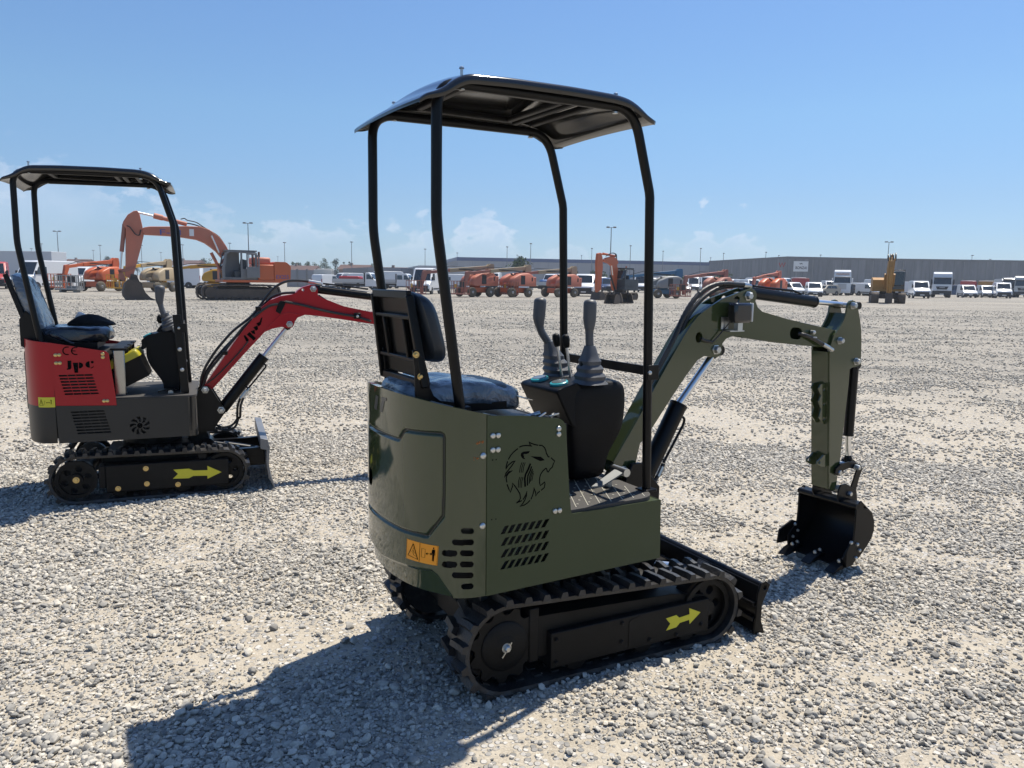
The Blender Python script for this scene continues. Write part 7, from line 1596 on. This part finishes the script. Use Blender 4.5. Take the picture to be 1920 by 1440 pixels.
mb.build('hydraulic_hose', M_HOSE, bmo, MF); MB().cyl(mc3(640, 430, .2), mc3(655, 560, .2), .05).build('piston_rod', M_CHROME, bmo, MF); MB().cyl(mc3(625, 560, .2), mc3(690, 780, .2), .08).build('boom_cylinder', M_TRIM, mx, MF)
mb = MB(); q = mc3(450, 800); mb.prism([(q[0]-.35, .02), (q[0]-.45, .35), (q[0]-.2, .62), (q[0]+.15, .70), (q[0]+.30, .4), (q[0]+.42, .02)], -.5, .5); mb.build('bucket', M_MUDD, mx, MF, bevel=.03)
MB().prism([(1.35, .05), (1.42, .05), (1.46, .5), (1.38, .5)], -.95, .95).build('dozer_blade', M_MUDD, mx, MF)
def spare_bucket():
    r = start('spare_bucket'); pr = [(-.35, .02), (-.48, .3), (-.3, .6), (0, .68), (.2, .55), (.42, .08), (.38, .02)]; mb = MB(); mb.prism(pr, -.4, -.36); mb.prism(pr, .36, .4); edge_plate(mb, [Vector(p) for p in (pr[6], pr[0], pr[1], pr[2], pr[3])], -.4, .4, .04); mb.build('bucket_shell', M_MUDD, r); mb = MB()
    for v in (-.15, .15): mb.prism([(-.1, .6), (-.05, .9), (.1, .92), (.15, .62)], v-.02, v+.02)
    mb.build('bucket_ear', M_MUDD, r); return r
place('sbk', spare_bucket, 1147, 570, 215, 'muddy spare bucket on the ground in front of the orange midi excavator', 'bucket', 'spare buckets')
place('sbk', None, 1172, 569, 160, 'muddy spare bucket under the dark cab of the orange midi excavator', 'bucket', 'spare buckets', 1.1)
# ---- yellow excavator, facing the camera
YF = Frame(onz(1662, 568), 202)
yx = thing('crawler_excavator', 'dirty yellow crawler excavator seen from the front with folded arm', 'excavator', YF)
exc_track(yx, 4.2, .62, .95, .75, M_MUDD); exc_track(yx, 4.2, .62, .95, -1.4, M_MUDD)
mb = MB(); mb.box((-1.3, -.8, .4), (1.3, .8, .8)); mb.cyl((0, 0, .8), (0, 0, 1.1), .65); mb.build('undercarriage', M_MUDD, yx, bevel=.03)
mb = MB(); mb.box((-2.6, -1.3, 1.05), (1.0, 1.3, 1.25)); mb.prism(roundpoly([(-2.7, 1.2), (-2.7, 2.3), (-.6, 2.3), (.9, 2.1), (.9, 1.2)], .1), -1.3, -.35); mb.box((-2.7, -.35, 1.25), (-.7, 1.3, 2.2)); mb.build('house', M_YELD, yx, YF, bevel=.04)
mb = MB(); cp_ = [(-.7, 1.25), (-.7, 2.85), (-.5, 2.98), (.8, 2.98), (1.0, 2.8), (1.05, 1.25)]; ci_ = [(-.58, 1.9), (-.58, 2.78), (-.45, 2.86), (.74, 2.86), (.90, 2.75), (.94, 1.9)]; mb.prism(cp_, 1.22, 1.28, [ci_]); mb.prism(cp_, .34, .40, [ci_]); mb.box((-.65, .34, 2.92), (.9, 1.28, 3.0)); 
for v in (.37, 1.25): mb.bar((.98, v, 2.85), (1.05, v, 1.25), .07, .07)
mb.box((.98, .34, 1.25), (1.05, 1.28, 1.6)); yc = mb.build('cab', M_DARKV, yx, YF, bevel=.015); quad_on(MB(), (1.05, .42, 1.65), (1.05, 1.20, 1.65), (1.0, 1.20, 2.82), (1.0, .42, 2.82), .012).build('windscreen', M_GLASS, yc, YF); MB().box((.0, .55, 1.3), (.5, 1.05, 2.3)).build('seat', M_PLAST, yc, YF, bevel=.06)
bo_ = [(.6, 1.2), (.9, 1.2), (1.7, 2.2), (2.35, 3.2), (2.6, 3.75), (2.45, 3.95), (2.1, 3.9), (1.5, 3.2), (.9, 2.2), (.55, 1.6)]; yb = beam(bo_, .55).build('boom', M_YELD, yx, YF, bevel=.03)
ar_ = [(2.3, 3.95), (2.65, 4.05), (2.95, 3.7), (3.0, 2.6), (2.95, 1.0), (2.8, .75), (2.6, 1.0), (2.55, 2.8), (2.25, 3.6)]; ya = beam(ar_, .42, -.05).build('arm', M_YELD, yx, YF, bevel=.03); 
for v in (-.35, .35): MB().cyl((.9, v, 1.35), (1.6, v, 2.6), .10).build('boom_cylinder', M_YELD, yx, YF)
mb = MB(); mb.cyl((1.6, 0, 3.75), (2.5, 0, 4.2), .11); mb.build('arm_cylinder', M_YELD, yx, YF); mb = MB()
for k in range(4): mb.tube(fillet([(1.9, -.3+k*.2, 3.9), (2.3, -.32+k*.2, 4.35+.05*k), (2.75, -.3+k*.2, 4.2), (2.85, -.3+k*.2, 3.7)], .25), .04, 6)
mb.build('hydraulic_hose', M_HOSE, yb, YF); mb = MB(); mb.cyl((3.05, -.05, 3.2), (3.05, -.05, 1.9), .10); mb.cyl((3.05, -.05, 1.9), (3.0, -.05, .9), .05); mb.build('bucket_cylinder', M_YELD, yx, YF)
mb = MB(); mb.prism([(2.65, .02), (2.5, .5), (2.65, .9), (2.95, .95), (3.1, .6), (3.05, .02)], -.32, .24); mb.build('coupler', M_MUDD, yx, YF, bevel=.03)

# ------------------------------------------------------------------ buildings
def wall_mat(name, col, var, panel, bias):
    m, nt, b, N, L = _nodes(name); t = N.new('ShaderNodeTexCoord'); mp = N.new('ShaderNodeMapping'); mp.inputs['Scale'].default_value = (1, 1, .12); L.new(t.outputs['Object'], mp.inputs[0])
    n = N.new('ShaderNodeTexNoise'); n.inputs['Scale'].default_value = .55; n.inputs['Detail'].default_value = 7; n.inputs['Roughness'].default_value = .7; L.new(mp.outputs[0], n.inputs['Vector'])
    r = N.new('ShaderNodeValToRGB'); r.color_ramp.elements[0].position = .3; r.color_ramp.elements[1].position = .72; c = Vector(col); r.color_ramp.elements[0].color = (*(c*(1-var)), 1); r.color_ramp.elements[1].color = (*(c*(1+var*.7)), 1); L.new(n.outputs['Fac'], r.inputs[0])
    sx = N.new('ShaderNodeSeparateXYZ'); L.new(t.outputs['Object'], sx.inputs[0]); fr_ = N.new('ShaderNodeMath'); fr_.operation = 'PINGPONG'; fr_.inputs[1].default_value = panel; L.new(sx.outputs[0], fr_.inputs[0])
    lt = N.new('ShaderNodeMath'); lt.operation = 'LESS_THAN'; lt.inputs[1].default_value = .07; L.new(fr_.outputs[0], lt.inputs[0]); mx = N.new('ShaderNodeMix'); mx.data_type = 'RGBA'; mx.blend_type = 'MULTIPLY'; mx.inputs['B'].default_value = (.72, .72, .72, 1); L.new(lt.outputs[0], mx.inputs['Factor']); L.new(r.outputs[0], mx.inputs['A']); L.new(mx.outputs['Result'], b.inputs['Base Color']); b.inputs['Roughness'].default_value = .85; return m
M_CONC = wall_mat('stained_concrete', (.155, .16, .165), .42, 1.25, 0); M_CLAD = wall_mat('grey_cladding', (.27, .275, .285), .06, 3.0, 0)
def building(name, A, B, depth, H, m, label, band=None, fh=0):
    """a long block whose front runs from A to B"""
    A, B = Vector((A.x, A.y, 0)), Vector((B.x, B.y, 0)); d = (B-A); L_ = d.length; hd = math.degrees(math.atan2(d.x, d.y)); fr = Frame(A, hd); r = thing(name, label, 'building', fr)
    s = -1 if Vector((-d.y, d.x, 0)).dot(A) < 0 else 1           # which side lies away from the camera
    v1 = s*depth; MB().box((0, min(0, v1), 0), (L_, max(0, v1), H)).build('wall', m, r, fr)
    if band: MB().box((-.15, min(-s*.12, v1), H-fh), (L_+.15, max(-s*.12, v1), H+.25)).build('roof_edge', band, r, fr)
    return r, fr, s, L_
def deep(x, d): p = ondepth(x, 530, d); return Vector((p.x, p.y, 0))
bl1, f1, s1, l1 = building('warehouse', deep(857, 300), deep(1330, 318), 60, 9.9, M_CLAD, 'long pale grey warehouse with a dark blue roof edge', mat('blue_edge', (.035, .065, .16), .5, var=.05), 1.1)
for k in range(7): MB().box((20+k*14, -s1*.2-.15 if s1 > 0 else .05, 0), (24+k*14, -s1*.2+.15 if s1 > 0 else .35, 4.2)).build('dock_door', M_MGRY, bl1, f1)
Cn = deep(1474, 250); bl2, f2, s2, l2 = building('concrete_hall', Cn, deep(1328, 312), 40, 10.3, M_CONC, 'stained concrete hall with receding side wall left of the corner', mat('hall_coping', (.12, .125, .13), .8), .3)
bl3, f3, s3, l3 = building('concrete_hall', Cn+Vector((.05, .05, 0)), deep(2120, 246), 60, 10.1, M_CONC, 'long stained concrete hall carrying the white BONZAI sign', mat('hall_coping', (.12, .125, .13), .8), .3)
dB = Vector((f3.f.x, f3.f.y, 0))
def on_wall(x, y):
    d_ = ray(x, y); n_ = f3.l; t = (f3.o-CAM).dot(n_)/d_.dot(n_); q = f3.loc(CAM+d_*t); return q.x, q.z
a0, b0 = on_wall(1487, 509); a1, b1 = on_wall(1515.5, 490); vf = -s3*.25
sg_ = MB().box((a0, min(0, vf), b0), (a1, max(0, vf), b1)).build('sign', mat('sign_white', (.62, .63, .62), .5, var=.04), bl3, f3)
V_, F_ = text2d('BONZAI', 1.6, .02); w_ = max(p[0] for p in V_); sc_ = (a1-a0)*.78/w_; MB()._add([(a0+(a1-a0)*.12+p*sc_, vf*1.15, b0+(b1-b0)*.24+q*sc_*1.25) for p, q in V_], F_).build('sign_lettering', M_INK, sg_, f3)
mb = MB(); V_, F_ = stroke([(a0+(a1-a0)*.40, b0+(b1-b0)*.80), (a0+(a1-a0)*.47, b0+(b1-b0)*.72), (a0+(a1-a0)*.52, b0+(b1-b0)*.80), (a0+(a1-a0)*.60, b0+(b1-b0)*.72)], .25); mb._add([(p, vf*1.15, q) for p, q in V_], F_); mb.build('sign_emblem', M_INK, sg_, f3)
# little red mark on the receding wall, drain pipes, high windows
def on_wall2(x, y):
    d_ = ray(x, y); t = (f2.o-CAM).dot(f2.l)/d_.dot(f2.l); q = f2.loc(CAM+d_*t); return q.x, q.z
c0 = on_wall2(1467, 496); V_, F_ = stroke([(c0[0]+2, c0[1]+.6), (c0[0]+1, c0[1]-.7), (c0[0], c0[1]+.5), (c0[0]-1, c0[1]-.7), (c0[0]-2, c0[1]+.6)], .55); MB()._add([(p, -s2*.12, q) for p, q in V_], F_).build('red_mark', M_TAIL, bl2, f2)
mb = MB()
for k in range(12): mb.cut().cyl((8+k*9.5, -s3*.2, 0), (8+k*9.5, -s3*.2, 9.6), .09, n=8)
mb.build('drain_pipe', M_MGRY, bl3, f3)
# concrete fence and houses on the left, low shed roof
fA, fB = deep(540, 118), deep(628, 122); fr = Frame(fA, math.degrees(math.atan2((fB-fA).x, (fB-fA).y))); fn = thing('concrete_fence', 'grey concrete panel fence right of the big orange excavator', 'fence', fr); Lf = (fB-fA).length
MB().box((0, 0, 0), (Lf, .12, 2.6)).build('panel', M_CLAD, fn, fr); mb = MB()
for k in range(6): mb.cut().box((k*Lf/5-.1, -.1, 0), (k*Lf/5+.1, .22, 2.75))
mb.build('fence_post', M_MGRY, fn, fr)
M_ROOFT = mat('old_roof_tiles', (.10, .055, .045), .85, var=.2); M_PLASTER = mat('old_plaster', (.22, .17, .14), .85, var=.15)
def house(x, d, L_, H, label, hd=95, wallm=None):
    p = deep(x, d); fr = Frame(p, hd); r = thing('house', label, 'house', fr, 'far houses behind the yard'); W = L_*.75; MB().box((-L_/2, -W/2, 0), (L_/2, W/2, H)).build('wall', wallm or M_PLASTER, r, fr); MB().prism([(-W/2-.5, H), (W/2+.5, H), (0, H+W*.22)], -L_/2-.4, L_/2+.4, axis='u').build('roof', M_ROOFT, r, fr); MB().box((-L_*.2, -.4, H), (-L_*.2+.7, .4, H+W*.30)).build('chimney', M_PLASTER, r, fr)
    for k in range(3):
        for zz in (1.2,): MB().box((-L_*.35+k*L_*.3, -W/2-.05, zz), (-L_*.35+k*L_*.3+1.2, -W/2+.02, zz+1.4)).build('window', M_GLASS, r, fr)
    return r
house(566, 262, 11, 3.6, 'low brown house among trees, left of the flatbed trucks'); house(668, 230, 8.5, 4.0, 'brown tiled house right behind the white flatbed truck'); house(354, 300, 11, 5.5, 'far house roof seen above the orange boom'); house(748, 212, 9.5, 3.0, 'low dark-roofed shed behind the crew-cab truck', 93); house(152, 330, 10, 6.0, 'far house left of the big orange arm')
def side_wall(x0, x1, d, H, m, label): return building('low_building', deep(x0, d), deep(x1, d+4), 25, H, m, label)
side_wall(690, 800, 135, 3.4, M_CLAD, 'low pale wall behind the flatbed trucks'); side_wall(786, 1000, 126, 3.7, mat('pale_hall', (.42, .43, .43), .7, var=.05), 'long low pale building left of the warehouse, behind the lifts')
# ------------------------------------------------------------------ light poles
def lamp(kind):
    r = start('lamp_post'); MB().tube([(0, 0, 0), (0, 0, 11.8)], 0, 8, rs=[.13, .07]).build('pole', M_POLE, r); MB().box((-.28, -.28, 0), (.28, .28, .12)).build('base', M_POLE, r)
    if kind == 2:
        MB().cyl((0, -.6, 11.75), (0, .6, 11.75), .05, n=8).build('cross_arm', M_POLE, r)
        for s in (-1, 1): MB().box((-.25, s*.65-.28, 11.68), (.3, s*.65+.28, 11.95)).build('lamp_head', M_POLE, r, bevel=.05)
    else:
        for s in (-1, 1): MB().box((-.2+s*.05, s*.30-.24, 11.7), (.3, s*.30+.24, 11.95)).build('lamp_head', M_POLE, r, bevel=.05)
    return r
M_POLE = mat('galvanised_pole', (.15, .16, .17), .5, metal=.3, var=.1)
poles = [(113,435,2,'behind the rear posts of the red machine canopy'),(63,467,1,'thin and far, left of the red machine rear posts'),(82,458,1,'between the two rear posts of the red machine'),(178,470,1,'small and far, left of the orange arm'),(191,461,1,'just left of the big orange arm'),(268,461,1,'framed between the orange arm and the red canopy front posts'),(304,474,1,'small and far, under the big orange boom'),(345,460,1,'behind the front posts of the red canopy'),(433,457,1,'rising behind the grey cab of the big excavator'),(468,420,2,'tall above the big orange excavator house'),(535,456,1,'just right of the big orange excavator'),(522,482,1,'tiny, between the excavator house and the trees'),(660,455,1,'above the brown tiled house'),(797,468,1,'left of the right rear canopy post of the green machine'),(828,462,1,'right of the rear canopy post of the green machine'),(857,475,1,'at the left end of the warehouse'),(950,464,1,'behind the middle lift, left of the single tree'),(969,479,1,'tiny, above the single tree'),(994,458,1,'right of the single tree before the warehouse'),(1089,480,1,'tiny, between the joystick and the orange midi excavator'),(1108,467,1,'left of the orange midi excavator'),(1143,428,2,'tall above the orange midi excavator'),(1180,462,1,'right of the orange midi excavator, by the front post'),(1241,472,1,'above the blue lift'),(1311,467,1,'left of the meeting of warehouse and concrete hall'),(1330,484,1,'tiny, at the joint of warehouse and concrete hall'),(1354,476,1,'above the bush by the concrete hall'),(1433,474,1,'above the bright orange lift'),(1457,480,1,'just left of the corner of the concrete hall'),(1535,479,1,'above the hall roof left of the tall truck'),(1661,455,2,'tall above the yellow excavator'),(1818,480,1,'above the hall roof over the small vans'),(1852,487,1,'tiny, over the roof at the far right')]
for x, y, k, lab in poles:
    hy = 526+(x-960)*.0157; d = 10.4*FPX/(hy-y); key = 'lamp%d' % k
    place(key, (lambda k=k: lamp(k)), 0, 0, 100 if k == 1 else 180, ('double-headed lamp post ' if k == 2 else 'lamp post ')+lab, 'lamp post', 'lamp posts round the yard', at=deep(x, d))
# ------------------------------------------------------------------ trees
def leaf_mat(name, c):
    m, nt, b, N, L = _nodes(name); g_ = N.new('ShaderNodeNewGeometry'); cr_ = N.new('ShaderNodeValToRGB'); c = Vector(c); cr_.color_ramp.elements[0].color = (*(c*.55), 1); cr_.color_ramp.elements[1].color = (*(c*1.5), 1); L.new(g_.outputs['Random Per Island'], cr_.inputs[0]); L.new(cr_.outputs[0], b.inputs['Base Color']); b.inputs['Roughness'].default_value = .7; b.inputs['Specular IOR Level'].default_value = .2; return m
LEAF = [leaf_mat('leaf_green', (.055, .085, .030)), leaf_mat('leaf_dark', (.032, .055, .028)), leaf_mat('leaf_pale', (.075, .10, .040))]
M_BARK = mat('bark', (.07, .055, .04), .9, var=.3)
def tree(x, d, H, Wc, lm, label, group, seed, conical=False, n=900):
    R_ = random.Random(seed); fr = Frame(deep(x, d), 90); r = thing('tree', label, 'tree', fr, group)
    mb = MB(); mb.tube([(0, 0, 0), (R_.uniform(-.2, .2), 0, H*.35), (R_.uniform(-.3, .3), 0, H*.75)], 0, 8, rs=[.05*H*.5, .035*H*.5, .012*H])
    for k in range(5): a = R_.uniform(0, 6.28); z = H*R_.uniform(.25, .5); mb.tube([(0, 0, z), (math.cos(a)*Wc*.25, math.sin(a)*Wc*.25, z+H*.2)], 0, 6, rs=[.016*H, .006*H])
    mb.build('trunk', M_BARK, r, fr)
    cl = []
    for k in range(16 if not conical else 12):
        t = R_.random(); z = H*(.30+.62*t) if not conical else H*(.15+.8*t)
        rad = Wc*.5*(math.sin(PI*min(1, .18+.80*t))**.7 if not conical else (1-t)*1.0+.08)
        a = R_.uniform(0, 6.28); q = rad*R_.uniform(.25, .72); cl.append((math.cos(a)*q, math.sin(a)*q, z, Wc*R_.uniform(.13, .24)*(1 if not conical else .6+.4*(1-t))))
    mb = MB()
    for i in range(n):
        cx_, cy_, cz_, cr2 = R_.choice(cl); th = R_.uniform(0, 6.28); ph = math.acos(R_.uniform(-1, 1)); rr = cr2*R_.uniform(.55, 1.08); p = Vector((cx_+rr*math.sin(ph)*math.cos(th), cy_+rr*math.sin(ph)*math.sin(th), cz_+rr*math.cos(ph)*.8)); s_ = Wc*R_.uniform(.022, .05); a = Vector((R_.gauss(0, 1), R_.gauss(0, 1), R_.gauss(0, 1))).normalized(); b_ = a.orthogonal().normalized(); c_ = a.cross(b_); mb._add([p+b_*s_, p+c_*s_*.7, p-b_*s_, p-c_*s_*.7], [(0, 1, 2, 3)])
    mb.build('crown', lm, r, fr, smooth=0)
TG = 'far trees behind the yard'
tl = [(549,275,7.0,3.4,0,'leftmost of the tree row beside the excavator house'),(559,285,7.6,4.4,1,'darker tree next in the row right of the excavator house'),(579,280,7.2,4.2,0,'rounded tree above the concrete fence'),(591,285,7.4,4.0,2,'paler tree above the concrete fence end'),(609,270,8.3,5.0,0,'broad tree behind the pale covered truck'),(630,275,8.8,4.6,1,'tallest dark tree of the row'),(645,270,7.2,2.8,1,'dark conical tree right of the tallest tree',True),(655,268,7.4,3.0,1,'dark conical tree left of the brown tiled house',True),(684,265,6.8,3.4,1,'dark tree right behind the brown tiled house',True),(700,260,6.8,3.6,0,'tree at the left rear canopy post of the green machine'),
 (203,420,11,6.4,1,'low round tree far behind, left of the orange bucket cylinder'),(215,430,10.4,6.0,1,'round tree far behind the orange bucket cylinder'),(163,420,8.8,7.0,1,'hazy low tree behind the high-roof van'),(45,420,11.4,5.0,1,'small round tree behind the red machine backrest'),(258,420,9.6,4.4,1,'small tree behind the orange arm'),(312,380,10.0,6.0,1,'round tree under the big orange boom'),(381,380,10.6,8.0,1,'broad tree behind the big excavator boom foot'),(396,385,10.4,6.0,0,'tree beside the grey cab of the big excavator')]
for i, t in enumerate(tl): tree(t[0], t[1], t[2], t[3], LEAF[t[4]], t[5], TG, 40+i, len(t) > 6)
tree(974, 170, 6.4, 6.2, LEAF[0], 'single green tree in front of the warehouse', None, 90, False, 1500); tree(1073, 190, 4.4, 4.0, LEAF[0], 'small green tree before the warehouse behind the front post', None, 91); tree(1112, 190, 4.2, 3.0, LEAF[2], 'small bush left of the orange midi arm', None, 92); tree(1128, 188, 4.0, 4.6, LEAF[0], 'small tree behind the orange midi arm', None, 95); tree(1166, 190, 4.6, 4.2, LEAF[2], 'small tree behind the dark midi cab', None, 93); tree(1256, 185, 4.4, 3.2, LEAF[0], 'small tree above the grey engine hood of the blue lift', None, 94); tree(1273, 185, 3.8, 4.2, LEAF[2], 'bushy tree right of the blue lift', None, 96); tree(1353, 175, 4.2, 5.4, LEAF[2], 'pale bush before the receding concrete wall', None, 97, False, 1300)

# ------------------------------------------------------------------ air
HAZE = .00042
hm = bpy.data.materials.new('haze'); hm.use_nodes = True; nt = hm.node_tree; nt.nodes.remove(nt.nodes['Principled BSDF']); pv_ = nt.nodes.new('ShaderNodeVolumePrincipled'); pv_.inputs['Color'].default_value = (.80, .88, 1, 1); pv_.inputs['Density'].default_value = HAZE; pv_.inputs['Anisotropy'].default_value = .25; nt.links.new(pv_.outputs[0], nt.nodes['Material Output'].inputs['Volume'])
CUR['fr'] = WORLD; hz_ = MB().box((-520, -30, -1.2), (560, 520, 16.5)).build('haze', hm, None, WORLD, smooth=0); tag(hz_, 'thin summer haze over the yard', kind='stuff')
